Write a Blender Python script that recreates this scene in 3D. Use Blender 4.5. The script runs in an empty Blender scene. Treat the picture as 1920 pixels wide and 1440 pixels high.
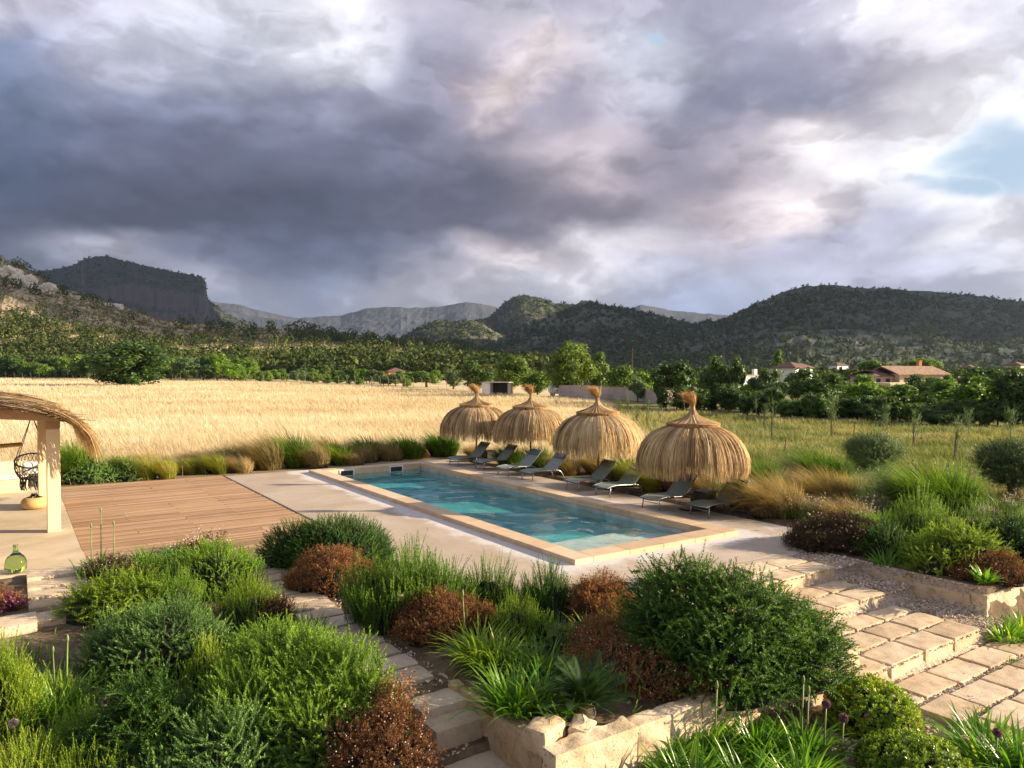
import bpy, math
import numpy as np
from mathutils import Matrix, Vector

S = bpy.context.scene
COL = S.collection
rng = np.random.default_rng(11)
R = math.radians

# ---------------------------------------------------------------- camera
FPX, CAMH = 1400.0, 3.6                     # focal length in photo pixels, eye height above the pool terrace
PITCH = math.atan(27 / FPX)
cd = bpy.data.cameras.new('camera')
cam = bpy.data.objects.new('camera', cd)
COL.objects.link(cam)
cam.location = (0, 0, CAMH)
cam.rotation_euler = (math.pi / 2 - PITCH, 0, 0)
cd.sensor_width = 36
cd.lens = FPX / 1920 * 36
cd.clip_start = 0.1
cd.clip_end = 60000
S.camera = cam
S.view_settings.view_transform = 'Standard'
S.view_settings.look = 'None'
S.view_settings.exposure = 1.4
S.view_settings.gamma = 1
S.cycles.use_denoising = True
S.cycles.max_bounces = 7
S.cycles.diffuse_bounces = 3
S.cycles.glossy_bounces = 3
S.cycles.transmission_bounces = 6
S.cycles.transparent_max_bounces = 12
S.cycles.volume_bounces = 0
S.cycles.caustics_reflective = False
S.cycles.caustics_refractive = False

# ---------------------------------------------------------------- sun
SUN_EL = R(17)
SUN_AZ = math.atan2(0.9995, 0.03)           # clockwise from +Y
sun_dir = Vector((math.sin(SUN_AZ) * math.cos(SUN_EL), math.cos(SUN_AZ) * math.cos(SUN_EL), math.sin(SUN_EL)))
sl = bpy.data.lights.new('sun', 'SUN')
sl.energy = 5.0
sl.angle = R(0.5)
sl.color = (1.0, 0.83, 0.60)
so = bpy.data.objects.new('sun', sl)
COL.objects.link(so)
so.rotation_euler = sun_dir.to_track_quat('Z', 'Y').to_euler()


# ---------------------------------------------------------------- node helper
class NT:
    def __init__(self, tree):
        self.t = tree
        self.n = tree.nodes
        self.l = tree.links

    def new(self, kind, **kw):
        nd = self.n.new(kind)
        for k, v in kw.items():
            setattr(nd, k, v)
        return nd

    def put(self, sock, v):
        if isinstance(v, bpy.types.NodeSocket):
            self.l.new(v, sock)
        else:
            if hasattr(sock.default_value, '__len__') and not isinstance(v, (int, float)):
                v = tuple(v)
                if len(sock.default_value) == 4 and len(v) == 3:
                    v = v + (1.0,)
            sock.default_value = v

    def m(self, op, a, b=0.0, c=0.0, clamp=False):
        nd = self.new('ShaderNodeMath', operation=op, use_clamp=clamp)
        self.put(nd.inputs[0], a)
        self.put(nd.inputs[1], b)
        self.put(nd.inputs[2], c)
        return nd.outputs[0]

    def v(self, op, a, b=None, c=None, out=0):
        nd = self.new('ShaderNodeVectorMath', operation=op)
        for i, q in enumerate((a, b, c)):
            if q is not None:
                self.put(nd.inputs[i], q)
        return nd.outputs[out]

    def noise(self, vec, scale, detail=4, rough=0.5, dist=0.0, out=0):
        nd = self.new('ShaderNodeTexNoise')
        if vec is not None:
            self.put(nd.inputs['Vector'], vec)
        nd.inputs['Scale'].default_value = scale
        nd.inputs['Detail'].default_value = detail
        nd.inputs['Roughness'].default_value = rough
        nd.inputs['Distortion'].default_value = dist
        return nd.outputs[out]

    def ramp(self, fac, stops, interp='LINEAR'):
        nd = self.new('ShaderNodeValToRGB')
        cr = nd.color_ramp
        cr.interpolation = interp
        while len(cr.elements) < len(stops):
            cr.elements.new(0.5)
        for e, (p, c) in zip(cr.elements, stops):
            e.position = p
            e.color = tuple(c) + (1.0,) if len(c) == 3 else c
        self.put(nd.inputs[0], fac)
        return nd.outputs[0]

    def mix(self, fac, a, b, blend='MIX'):
        nd = self.new('ShaderNodeMix', data_type='RGBA', blend_type=blend)
        self.put(nd.inputs[0], fac)
        self.put(nd.inputs[6], a)
        self.put(nd.inputs[7], b)
        return nd.outputs[2]

    def rng(self, x, a, b, c=0.0, d=1.0, smooth=False):
        nd = self.new('ShaderNodeMapRange')
        if smooth:
            nd.interpolation_type = 'SMOOTHSTEP'
        self.put(nd.inputs[0], x)
        for i, q in enumerate((a, b, c, d)):
            nd.inputs[i + 1].default_value = q
        return nd.outputs[0]

    def xyz(self, x, y, z):
        nd = self.new('ShaderNodeCombineXYZ')
        for i, q in enumerate((x, y, z)):
            self.put(nd.inputs[i], q)
        return nd.outputs[0]

    def sep(self, v):
        nd = self.new('ShaderNodeSeparateXYZ')
        self.put(nd.inputs[0], v)
        return nd.outputs


# ---------------------------------------------------------------- world: sky with broken storm clouds
def srgb(r, g, b):
    return tuple(((c / 255) / 12.92) if c < 10.3 else (((c / 255) + 0.055) / 1.055) ** 2.4 for c in (r, g, b))


def pix_dir(px, py):
    a, b, c = (px - 960) / FPX, 1.0, -(py - 720) / FPX
    cp, sp = math.cos(PITCH), math.sin(PITCH)
    return Vector((a, b * cp + c * sp, -b * sp + c * cp)).normalized()


W = bpy.data.worlds.new('World')
S.world = W
W.use_nodes = True
W.node_tree.nodes.clear()
w = NT(W.node_tree)
sky = w.new('ShaderNodeTexSky', sky_type='NISHITA')
sky.sun_disc = False
sky.sun_elevation = SUN_EL
sky.sun_rotation = SUN_AZ
tc = w.new('ShaderNodeTexCoord')
d0 = tc.outputs['Generated']
dx, dy, dz = w.sep(d0)
az0 = w.m('ARCTAN2', dx, dy)
# cloud noise on the sphere of directions, flattened
lay = w.v('MULTIPLY', d0, (2.3, 2.3, 4.3))
n1 = w.noise(lay, 1.3, 3, 0.5, out=1)
n2 = w.noise(lay, 3.6, 3, 0.5, out=1)
wp = w.v('MULTIPLY', w.v('SUBTRACT', n1, (0.5, 0.5, 0.5)), (0.13, 0.09, 0.0))
wp2 = w.v('MULTIPLY', w.v('SUBTRACT', n2, (0.5, 0.5, 0.5)), (0.14, 0.095, 0.0))
gel = w.m('DIVIDE', dz, w.m('MULTIPLY', w.m('SQRT', w.m('ADD', w.m('MULTIPLY', dx, dx), w.m('MULTIPLY', dy, dy))), w.m('MAXIMUM', w.m('COSINE', az0), 0.5)))
pos = w.v('ADD', w.v('ADD', w.xyz(az0, gel, 0.0), wp), wp2)
# broad cloud masses fixed in world azimuth and elevation: rows of sRGB colours
ROWS = [
    (30, [(60, (188, 180, 192)), (200, (182, 174, 186)), (330, (196, 190, 198)), (450, (200, 196, 204)), (580, (208, 202, 208)), (690, (205, 198, 204)), (800, (168, 160, 172)), (920, (170, 165, 175)), (1040, (165, 158, 172)), (1180, (175, 168, 182)), (1320, (165, 160, 180)), (1450, (172, 166, 182)), (1600, (212, 205, 212)), (1720, (216, 208, 210)), (1860, (206, 199, 206))]),
    (110, [(30, (128, 138, 166)), (150, (165, 165, 185)), (280, (180, 178, 190)), (420, (190, 188, 198)), (560, (200, 196, 204)), (700, (205, 200, 208)), (800, (150, 146, 162)), (930, (200, 186, 190)), (990, (215, 198, 196)), (1100, (195, 188, 196)), (1215, (200, 200, 212)), (1300, (160, 156, 174)), (1420, (150, 148, 168)), (1540, (158, 152, 170)), (1660, (180, 172, 184)), (1780, (210, 202, 208)), (1890, (208, 203, 210))]),
    (190, [(20, (112, 124, 152)), (160, (140, 144, 170)), (300, (130, 134, 158)), (450, (128, 130, 152)), (600, (140, 140, 162)), (740, (150, 148, 168)), (850, (150, 142, 158)), (930, (215, 195, 192)), (1010, (160, 152, 166)), (1100, (175, 165, 178)), (1200, (185, 180, 192)), (1290, (140, 138, 160)), (1400, (138, 136, 158)), (1520, (150, 146, 166)), (1640, (190, 182, 192)), (1740, (220, 212, 214)), (1860, (216, 211, 214))]),
    (270, [(20, (88, 100, 128)), (180, (104, 110, 136)), (340, (98, 102, 126)), (500, (94, 98, 120)), (660, (104, 106, 128)), (800, (112, 112, 134)), (900, (132, 126, 142)), (990, (150, 140, 150)), (1100, (190, 175, 180)), (1200, (150, 142, 156)), (1300, (148, 140, 156)), (1420, (170, 160, 170)), (1520, (225, 212, 210)), (1620, (215, 206, 210)), (1760, (230, 222, 222))]),
    (350, [(20, (70, 84, 112)), (180, (78, 86, 110)), (340, (80, 84, 106)), (500, (78, 82, 104)), (660, (82, 86, 108)), (820, (96, 96, 116)), (960, (108, 104, 120)), (1080, (160, 148, 156)), (1160, (165, 150, 158)), (1280, (140, 132, 146)), (1400, (175, 162, 168)), (1500, (205, 194, 196)), (1620, (228, 220, 220)), (1700, (214, 208, 212)), (1880, (224, 220, 224))]),
    (420, [(20, (88, 96, 120)), (150, (82, 88, 110)), (300, (84, 88, 108)), (450, (82, 88, 110)), (600, (84, 90, 112)), (740, (94, 96, 116)), (880, (106, 104, 122)), (1000, (120, 114, 130)), (1120, (130, 122, 136)), (1250, (150, 140, 150)), (1360, (195, 178, 180)), (1480, (220, 205, 202)), (1580, (190, 182, 192)), (1700, (180, 176, 190)), (1800, (225, 218, 220)), (1900, (205, 198, 206))]),
    (480, [(60, (110, 116, 136)), (180, (150, 150, 164)), (260, (162, 158, 170)), (350, (120, 124, 144)), (480, (108, 114, 138)), (620, (104, 112, 136)), (740, (120, 122, 142)), (850, (185, 175, 184)), (930, (215, 200, 200)), (1040, (190, 180, 186)), (1150, (205, 195, 198)), (1270, (190, 180, 188)), (1400, (180, 172, 184)), (1500, (165, 160, 178)), (1620, (175, 172, 188)), (1740, (185, 182, 196)), (1860, (205, 200, 208))]),
    (540, [(60, (120, 124, 142)), (300, (150, 148, 160)), (420, (160, 158, 170)), (540, (140, 142, 158)), (640, (130, 138, 162)), (760, (160, 156, 168)), (880, (175, 168, 178)), (1000, (205, 198, 204)), (1120, (190, 184, 192)), (1250, (160, 162, 182)), (1380, (160, 166, 188)), (1500, (170, 170, 188)), (1650, (170, 168, 186)), (1780, (170, 170, 186)), (1900, (185, 182, 194))]),
    (600, [(60, (120, 126, 146)), (500, (128, 138, 160)), (700, (150, 152, 168)), (900, (165, 165, 178)), (1200, (145, 156, 186)), (1400, (150, 160, 186)), (1900, (175, 176, 190))]),
]
AZW = 0.62
px_, pe_, _pz = w.sep(pos)
azf = w.rng(px_, -AZW, AZW)
cloud = None
prev = None
for py, stops in reversed(ROWS):
    col = w.ramp(azf, [((math.atan((x - 960) / FPX) + AZW) / (2 * AZW), srgb(*c)) for x, c in stops], 'CARDINAL')
    e_row = (693 - py) / FPX
    if cloud is None:
        cloud = col
    else:
        cloud = w.mix(w.rng(pe_, prev, e_row, 0, 1, True), cloud, col)
    prev = e_row
cloud = w.mix(w.rng(pe_, prev + .10, prev + .5, 0, 1, True), cloud, srgb(160, 158, 172))
# billows and wisps inside the masses
b1 = w.noise(lay, 2.6, 8, 0.53, 0.35)
b2 = w.noise(w.v('ADD', lay, (3.1, 7.7, 1.0)), 6.0, 7, 0.56, 0.4)
b3 = w.rng(w.noise(w.v('ADD', w.v('ADD', lay, (1.7, 2.2, 5.0)), w.v('SCALE', w.v('SUBTRACT', n2, (0.5, 0.5, 0.5)))), 2.4, 7, 0.50, 0.2), 0.40, 0.60, 0, 1, True)
bb = w.m('ADD', w.m('ADD', w.m('MULTIPLY', w.m('SUBTRACT', b1, 0.5), 1.7), w.m('MULTIPLY', w.m('SUBTRACT', b2, 0.5), 1.0)), w.m('MULTIPLY', w.m('SUBTRACT', b3, 0.5), 0.52))
# the dark underside is smoother than the lit towers
lum = w.v('DOT_PRODUCT', cloud, (0.3, 0.5, 0.2), out=1)
bb = w.m('MULTIPLY', bb, w.rng(lum, 0.08, 0.40, 0.42, 0.95))
gmn = w.new('ShaderNodeGamma')
w.put(gmn.inputs[0], cloud)
gmn.inputs[1].default_value = 1.20
hs_ = w.new('ShaderNodeHueSaturation')
hs_.inputs['Saturation'].default_value = 0.78
w.put(hs_.inputs['Color'], gmn.outputs[0])
cloud = w.v('MULTIPLY', hs_.outputs[0], (1.27, 1.27, 1.26))
gain = w.m('POWER', 2.0, w.m('MULTIPLY', bb, 0.98))
cloud = w.v('MULTIPLY', cloud, w.xyz(gain, gain, gain))
# gaps of blue
gap = None
for px, py, sx, sy in ((1890, 300, 90, 62), (1222, 92, 16, 10), (1800, 340, 52, 34)):
    dv = pix_dir(px, py)
    a, e = math.atan2(dv.x, dv.y), (693 - py) / FPX
    df = w.v('MULTIPLY', w.v('SUBTRACT', pos, (a, e, 0.0)), (FPX / sx, FPX / sy, 0.0))
    g_ = w.m('EXPONENT', w.m('MULTIPLY', w.v('DOT_PRODUCT', df, df, out=1), -0.7))
    gap = g_ if gap is None else w.m('MAXIMUM', gap, g_)
gap = w.rng(w.m('ADD', gap, w.m('MULTIPLY', w.m('SUBTRACT', b1, 0.5), 0.9)), 0.22, 1.0, 0, 1, True)
SKYK = 0.10
blue = w.v('ADD', w.v('MULTIPLY', sky.outputs[0], (0.10, 0.10, 0.10)), tuple(x / SKYK * 0.34 for x in srgb(188, 212, 234)))
below = w.rng(dz, -0.06, 0.0)
cl10 = w.v('MULTIPLY', cloud, (0.425 / SKYK, 0.448 / SKYK, 0.472 / SKYK))
skyc = w.mix(gap, cl10, blue)
skyc = w.mix(below, (1.2, 1.0, 0.7), skyc)
bg = w.new('ShaderNodeBackground')
bg.inputs['Strength'].default_value = SKYK
w.l.new(skyc, bg.inputs['Color'])
wo = w.new('ShaderNodeOutputWorld')
w.l.new(bg.outputs[0], wo.inputs['Surface'])
W.cycles.sampling_method = 'MANUAL'
W.cycles.sample_map_resolution = 512


# ---------------------------------------------------------------- geometry helpers
U = np.array([23 - 960, 1400.0]); U /= np.linalg.norm(U)        # along the pool, away
V = np.array([U[1], -U[0]])                                       # across the pool, to the right
ORI = np.array([1.15708, 13.66310])                               # near left corner of the coping
MP = Matrix(((V[0], U[0], 0, ORI[0]), (V[1], U[1], 0, ORI[1]), (0, 0, 1, 0), (0, 0, 0, 1)))
ROTP = math.atan2(V[1], V[0])


def w2l(x, y):
    p = np.stack([np.asarray(x) - ORI[0], np.asarray(y) - ORI[1]], -1)
    return p @ V, p @ U


def l2w(v_, u_):
    v_, u_ = np.asarray(v_, float), np.asarray(u_, float)
    return ORI[0] + v_ * V[0] + u_ * U[0], ORI[1] + v_ * V[1] + u_ * U[1]


def at(px, py, z=0.0):
    d = pix_dir(px, py)
    t = (z - CAMH) / d.z
    return d.x * t, d.y * t


def vnoise(x, y, seed=0):
    xi, yi = np.floor(x).astype(np.int64), np.floor(y).astype(np.int64)
    fx, fy = x - xi, y - yi
    fx, fy = fx * fx * (3 - 2 * fx), fy * fy * (3 - 2 * fy)

    def h(a, b):
        n = (a * 374761393 + b * 668265263 + seed * 974711) & 0x7fffffff
        n = ((n ^ (n >> 13)) * 1274126177) & 0x7fffffff
        n = (n ^ (n >> 16)) & 0xffff
        return n / 65535.0
    return (h(xi, yi) * (1 - fx) + h(xi + 1, yi) * fx) * (1 - fy) + (h(xi, yi + 1) * (1 - fx) + h(xi + 1, yi + 1) * fx) * fy


def fbm(x, y, seed=0, octv=4, gain=0.5):
    s, a, t = 0, 1.0, 0
    x, y = np.asarray(x, float), np.asarray(y, float)
    for o in range(octv):
        s = s + a * vnoise(x, y, seed + o * 17)
        t += a
        a *= gain
        x, y = x * 2.03 + 5.1, y * 2.03 + 1.7
    return s / t


def n3(P, f, seed=0):
    x, y, z = P[:, 0] * f, P[:, 1] * f, P[:, 2] * f
    return (fbm(x + z * .7, y + z * .31, seed, 3) + fbm(y - z * .6 + 11, x * .5 + z, seed + 5, 3)) - 1.0


class MB:
    """collects arrays of faces and links them as ONE mesh object"""
    def __init__(self):
        self.V, self.T, self.F, self.M, self.n = [], [], [], [], 0

    def add(self, v, f, tone=0.5, mat=0):
        v = np.asarray(v, float).reshape(-1, 3)
        f = np.asarray(f, np.int64)
        self.V.append(v)
        self.T.append(np.broadcast_to(np.asarray(tone, float), (len(v),)))
        self.F.append(f + self.n)
        self.M.append(mat)
        self.n += len(v)
        return self

    def mesh(self, name, mats, smooth=False):
        v = np.concatenate(self.V)
        me = bpy.data.meshes.new(name)
        me.vertices.add(len(v))
        me.vertices.foreach_set('co', v.astype(np.float32).ravel())
        idx = np.concatenate([f.ravel() for f in self.F])
        tot = np.concatenate([np.full(len(f), f.shape[1], np.int32) for f in self.F])
        start = np.concatenate([[0], np.cumsum(tot)[:-1]]).astype(np.int32)
        mi = np.concatenate([np.full(len(f), m, np.int32) for f, m in zip(self.F, self.M)])
        me.loops.add(len(idx))
        me.loops.foreach_set('vertex_index', idx.astype(np.int32))
        me.polygons.add(len(tot))
        me.polygons.foreach_set('loop_start', start)
        for m in mats:
            me.materials.append(m)
        me.polygons.foreach_set('material_index', mi)
        me.polygons.foreach_set('use_smooth', np.full(len(tot), bool(smooth)))
        at_ = me.attributes.new('tone', 'FLOAT', 'POINT')
        at_.data.foreach_set('value', np.concatenate(self.T).astype(np.float32))
        me.update(calc_edges=True)
        return me

    def build(self, name, mats, parent=None, smooth=False, M=None, loc=None, rotz=0.0):
        if not isinstance(mats, (list, tuple)):
            mats = [mats]
        o = bpy.data.objects.new(name, self.mesh(name, mats, smooth))
        COL.objects.link(o)
        if parent is not None:
            o.parent = parent
        if M is not None:
            o.matrix_world = M
        if loc is not None:
            o.location = loc
            o.rotation_euler = (0, 0, rotz)
        return o


def tag(o, label=None, cat=None, group=None, kind=None):
    if label:
        o['label'] = label
    if cat:
        o['category'] = cat
    if group:
        o['group'] = group
    if kind:
        o['kind'] = kind
    return o


def thing(name, label, cat, loc=(0, 0, 0), rotz=0.0, group=None):
    o = bpy.data.objects.new(name, None)
    o.empty_display_size = 0.2
    COL.objects.link(o)
    o.location = loc
    o.rotation_euler = (0, 0, rotz)
    return tag(o, label, cat, group)


def copy_tree(o, parent=None):
    c = o.copy()
    COL.objects.link(c)
    if parent is not None:
        c.parent = parent
    for ch in list(o.children):
        copy_tree(ch, c)
    return c


def dup(o, loc, rotz=0.0, scale=None, label=None, group=None):
    c = copy_tree(o)
    c.location = loc
    c.rotation_euler = (0, 0, rotz)
    if scale is not None:
        c.scale = scale if hasattr(scale, '__len__') else (scale,) * 3
    if label:
        c['label'] = label
    if group:
        c['group'] = group
    return c


def cbox(x0, x1, y0, y1, z0, z1, b=0.004):
    """box with chamfered edges"""
    P, F = [], []
    xs, ys, zs = (x0, x1), (y0, y1), (z0, z1)
    sg = (1, -1)
    key = {}
    for i in (0, 1):
        for j in (0, 1):
            for k in (0, 1):
                c = (xs[i], ys[j], zs[k])
                ins = (b * sg[i], b * sg[j], b * sg[k])
                for ax in range(3):
                    p = [c[q] + (ins[q] if q != ax else 0) for q in range(3)]
                    key[(i, j, k, ax)] = len(P)
                    P.append(p)
    c = (lambda i, j, k, a: key[(i, j, k, a)])
    F4 = []
    for s in (0, 1):
        F4 += [[c(s, 0, 0, 0), c(s, 1, 0, 0), c(s, 1, 1, 0), c(s, 0, 1, 0)][::(1 if s else -1)]]
        F4 += [[c(0, s, 0, 1), c(0, s, 1, 1), c(1, s, 1, 1), c(1, s, 0, 1)][::(1 if s else -1)]]
        F4 += [[c(0, 0, s, 2), c(1, 0, s, 2), c(1, 1, s, 2), c(0, 1, s, 2)][::(1 if s else -1)]]
    for a in (0, 1):
        for q in (0, 1):
            F4 += [[c(a, q, 0, 0), c(a, q, 1, 0), c(a, q, 1, 1), c(a, q, 0, 1)]]
            F4 += [[c(a, 0, q, 0), c(a, 1, q, 0), c(a, 1, q, 2), c(a, 0, q, 2)]]
            F4 += [[c(0, a, q, 1), c(1, a, q, 1), c(1, a, q, 2), c(0, a, q, 2)]]
    F3 = [[c(i, j, k, 0), c(i, j, k, 1), c(i, j, k, 2)] for i in (0, 1) for j in (0, 1) for k in (0, 1)]
    return np.array(P), np.array(F4), np.array(F3)


def addbox(mb, x0, x1, y0, y1, z0, z1, b=0.004, mat=0, tone=0.5):
    P, F4, F3 = cbox(x0, x1, y0, y1, z0, z1, b)
    n = mb.n
    mb.add(P, F4, tone, mat)
    mb.F.append(F3 + n)
    mb.M.append(mat)
    return mb


def stone(sx, sy, sz, res=0.05, rad=0.025, amp=0.012, f=6.0, seed=0, pit=0.0):
    """rough cut stone: box surface, rounded and roughened; centred on x and y, top at z = 0"""
    Vs, Fs, n = [], [], 0
    dims = np.array([sx, sy, sz])
    for ax in range(3):
        a, b = [q for q in range(3) if q != ax]
        na, nb = max(2, int(dims[a] / res)), max(2, int(dims[b] / res))
        ga, gb = np.meshgrid(np.linspace(-.5, .5, na + 1) * dims[a], np.linspace(-.5, .5, nb + 1) * dims[b], indexing='ij')
        for s in (-1, 1):
            P = np.zeros((ga.size, 3))
            P[:, a], P[:, b], P[:, ax] = ga.ravel(), gb.ravel(), s * dims[ax] / 2
            i = (np.arange(na)[:, None] * (nb + 1) + np.arange(nb)[None]).ravel()
            f4 = np.stack([i, i + 1, i + nb + 2, i + nb + 1], 1)
            e = np.cross(np.eye(3)[a], np.eye(3)[b])[ax] * s
            if e > 0:
                f4 = f4[:, ::-1]
            Vs.append(P); Fs.append(f4 + n); n += len(P)
    P = np.concatenate(Vs)
    inner = dims / 2 - rad
    c = np.clip(P, -inner, inner)
    d = P - c
    L = np.linalg.norm(d, axis=1, keepdims=True)
    nrm = d / np.maximum(L, 1e-9)
    P = c + nrm * rad
    Q = P + seed * 3.17
    P = P + nrm * (amp * 2 * n3(Q, f, seed))[:, None] + nrm * (amp * 0.8 * n3(Q, f * 3.1, seed + 3))[:, None]
    if pit:
        P = P - nrm * (pit * np.clip(n3(Q, f * 2, seed + 9) - .15, 0, 1))[:, None]
    P[:, 2] -= sz / 2
    return P, np.concatenate(Fs)


def tube(pts, rad, seg=6, cap=True):
    pts = np.asarray(pts, float)
    rad = np.broadcast_to(np.asarray(rad, float), (len(pts),))
    tan = np.gradient(pts, axis=0)
    tan /= np.linalg.norm(tan, axis=1, keepdims=True)
    ref = np.array([0, 0, 1.0]) if abs(tan[0, 2]) < .9 else np.array([1.0, 0, 0])
    Vs = []
    for p, t, r in zip(pts, tan, rad):
        x = np.cross(ref, t); x /= np.linalg.norm(x)
        y = np.cross(t, x); ref = y if abs(np.dot(ref, t)) > .95 else ref
        a = np.arange(seg) / seg * 2 * np.pi
        Vs.append(p + r * (np.cos(a)[:, None] * x + np.sin(a)[:, None] * y))
    n = len(pts)
    F = []
    for i in range(n - 1):
        for j in range(seg):
            k = (j + 1) % seg
            F.append([i * seg + j, i * seg + k, (i + 1) * seg + k, (i + 1) * seg + j])
    Vv = np.concatenate(Vs)
    if cap:
        Vv = np.concatenate([Vv, pts[:1], pts[-1:]])
        for j in range(seg):
            k = (j + 1) % seg
            F.append([n * seg, k, j, j]); F.append([n * seg + 1, (n - 1) * seg + j, (n - 1) * seg + k, (n - 1) * seg + k])
    return Vv, F


def addtube(mb, pts, rad, seg=6, mat=0, tone=0.5):
    Vv, F = tube(pts, rad, seg)
    F = np.array(F)
    q = F[F[:, 2] != F[:, 3]]
    t = F[F[:, 2] == F[:, 3]][:, :3]
    n = mb.n
    mb.add(Vv, q, tone, mat)
    if len(t):
        mb.F.append(t + n); mb.M.append(mat)
    return mb


def lathe(prof, seg=32):
    prof = np.asarray(prof, float)
    a = np.arange(seg) / seg * 2 * np.pi
    P = np.stack([prof[:, None, 0] * np.cos(a), prof[:, None, 0] * np.sin(a), np.broadcast_to(prof[:, None, 1], (len(prof), seg))], -1).reshape(-1, 3)
    i, j = np.meshgrid(np.arange(len(prof) - 1), np.arange(seg), indexing='ij')
    k = (j + 1) % seg
    F = np.stack([i * seg + j, i * seg + k, (i + 1) * seg + k, (i + 1) * seg + j], -1).reshape(-1, 4)
    return P, F


def gridmesh(P):
    """P (n,m,3) -> verts, quads"""
    n, m = P.shape[:2]
    i = (np.arange(n - 1)[:, None] * m + np.arange(m - 1)[None]).ravel()
    return P.reshape(-1, 3), np.stack([i, i + 1, i + m + 1, i + m], 1)


def scatter(tpl, pos, dirs, scale, tone=None, tone_k=0.3):
    """copies of a small template (V,F,T): its +Z laid along dirs"""
    tv, tf, tt = tpl
    N, nv = len(pos), len(tv)
    z = dirs / np.linalg.norm(dirs, axis=1, keepdims=True)
    r = rng.normal(size=(N, 3))
    x = r - z * np.sum(r * z, 1, keepdims=True)
    x /= np.linalg.norm(x, axis=1, keepdims=True)
    y = np.cross(z, x)
    sc = np.asarray(scale, float)
    if sc.ndim == 1:
        sc = np.repeat(sc[:, None], 3, 1)
    P = (tv[None, :, 0:1] * sc[:, None, 0:1]) * x[:, None] + (tv[None, :, 1:2] * sc[:, None, 1:2]) * y[:, None] + (tv[None, :, 2:3] * sc[:, None, 2:3]) * z[:, None] + pos[:, None]
    F = (tf[None] + (np.arange(N) * nv)[:, None, None]).reshape(-1, tf.shape[1])
    t = rng.random(N) if tone is None else tone
    T = (t[:, None] * (1 - tone_k) + tt[None] * tone_k).reshape(-1)
    return P.reshape(-1, 3), F, T


def blades(base, azim, length, tilt, bend, width, nseg=4, wind=None, fold=0.0, taper=1.2, tone=None):
    """arching strap leaves or grass blades"""
    N = len(base)
    s = np.linspace(0, 1, nseg + 1)
    th = tilt[:, None] + bend[:, None] * s[None] ** 1.3
    dl = (length / nseg)[:, None]
    hx = np.concatenate([np.zeros((N, 1)), np.cumsum(np.sin((th[:, 1:] + th[:, :-1]) / 2) * dl, 1)], 1)
    hz = np.concatenate([np.zeros((N, 1)), np.cumsum(np.cos((th[:, 1:] + th[:, :-1]) / 2) * dl, 1)], 1)
    ca, sa = np.cos(azim)[:, None], np.sin(azim)[:, None]
    C = np.stack([hx * ca, hx * sa, hz], -1) + base[:, None]
    if wind is not None:
        C = C + (s ** 2)[None, :, None] * length[:, None, None] * np.asarray(wind)[None, None]
    wd = (width[:, None] * np.clip(1 - s[None] ** taper, 0.04, 1) * np.clip(.55 + s[None] * 3, 0, 1)) / 2
    side = np.stack([-sa, ca, np.zeros_like(sa)], -1)
    if fold:
        up = np.stack([-np.cos(th) * ca, -np.cos(th) * sa, np.sin(th)], -1) * -fold
        A = C - side * wd[..., None] + up * wd[..., None]
        B = C
        D = C + side * wd[..., None] + up * wd[..., None]
        P = np.stack([A, B, D], 2)
        k = 3
    else:
        P = np.stack([C - side * wd[..., None], C + side * wd[..., None]], 2)
        k = 2
    m = (nseg + 1) * k
    i = np.arange(nseg) * k
    f = np.concatenate([np.stack([i + q, i + q + 1, i + q + 1 + k, i + q + k], 1) for q in range(k - 1)])
    F = (f[None] + (np.arange(N) * m)[:, None, None]).reshape(-1, 4)
    t = rng.random(N) if tone is None else tone
    T = np.repeat((t[:, None] * .8 + .2 * s[None])[:, :, None], k, 2).reshape(-1)
    return P.reshape(-1, 3), F, T


# ---------------------------------------------------------------- materials
def mat(name):
    m_ = bpy.data.materials.new(name)
    m_.use_nodes = True
    m_.node_tree.nodes.clear()
    n = NT(m_.node_tree)
    out = n.new('ShaderNodeOutputMaterial')
    return m_, n, out


def principled(n, out, **kw):
    p = n.new('ShaderNodeBsdfPrincipled')
    for k, v_ in kw.items():
        n.put(p.inputs[k.replace('_', ' ')], v_)
    n.l.new(p.outputs[0], out.inputs['Surface'])
    return p


def bump(n, p, h, strength=0.4, dist=0.01):
    b = n.new('ShaderNodeBump')
    b.inputs['Strength'].default_value = strength
    b.inputs['Distance'].default_value = dist
    n.put(b.inputs['Height'], h)
    n.l.new(b.outputs[0], p.inputs['Normal'])


def leaf_mat(name, stops, trans=0.35, rough=0.5, spec=0.3, tcol=1.25):
    """foliage: colour differs from leaf to leaf and plant to plant; light shines through"""
    m_, n, out = mat(name)
    a = n.new('ShaderNodeAttribute', attribute_name='tone')
    oi = n.new('ShaderNodeObjectInfo')
    geo = n.new('ShaderNodeNewGeometry')
    big = n.noise(geo.outputs['Position'], 2.2, 2)
    f = n.m('ADD', n.m('ADD', a.outputs['Fac'], n.m('MULTIPLY', n.m('SUBTRACT', oi.outputs['Random'], .5), .3)),
            n.m('MULTIPLY', n.m('SUBTRACT', big, .5), .9), clamp=True)
    c = n.ramp(f, stops)
    p = n.new('ShaderNodeBsdfPrincipled')
    n.put(p.inputs['Base Color'], c)
    p.inputs['Roughness'].default_value = rough
    p.inputs['Specular IOR Level'].default_value = spec
    t = n.new('ShaderNodeBsdfTranslucent')
    n.put(t.inputs['Color'], n.mix(1.0, c, (tcol, tcol * 1.02, tcol * .6), 'MULTIPLY'))
    mx = n.new('ShaderNodeMixShader')
    mx.inputs[0].default_value = trans
    n.l.new(p.outputs[0], mx.inputs[1])
    n.l.new(t.outputs[0], mx.inputs[2])
    n.l.new(mx.outputs[0], out.inputs['Surface'])
    return m_


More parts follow.
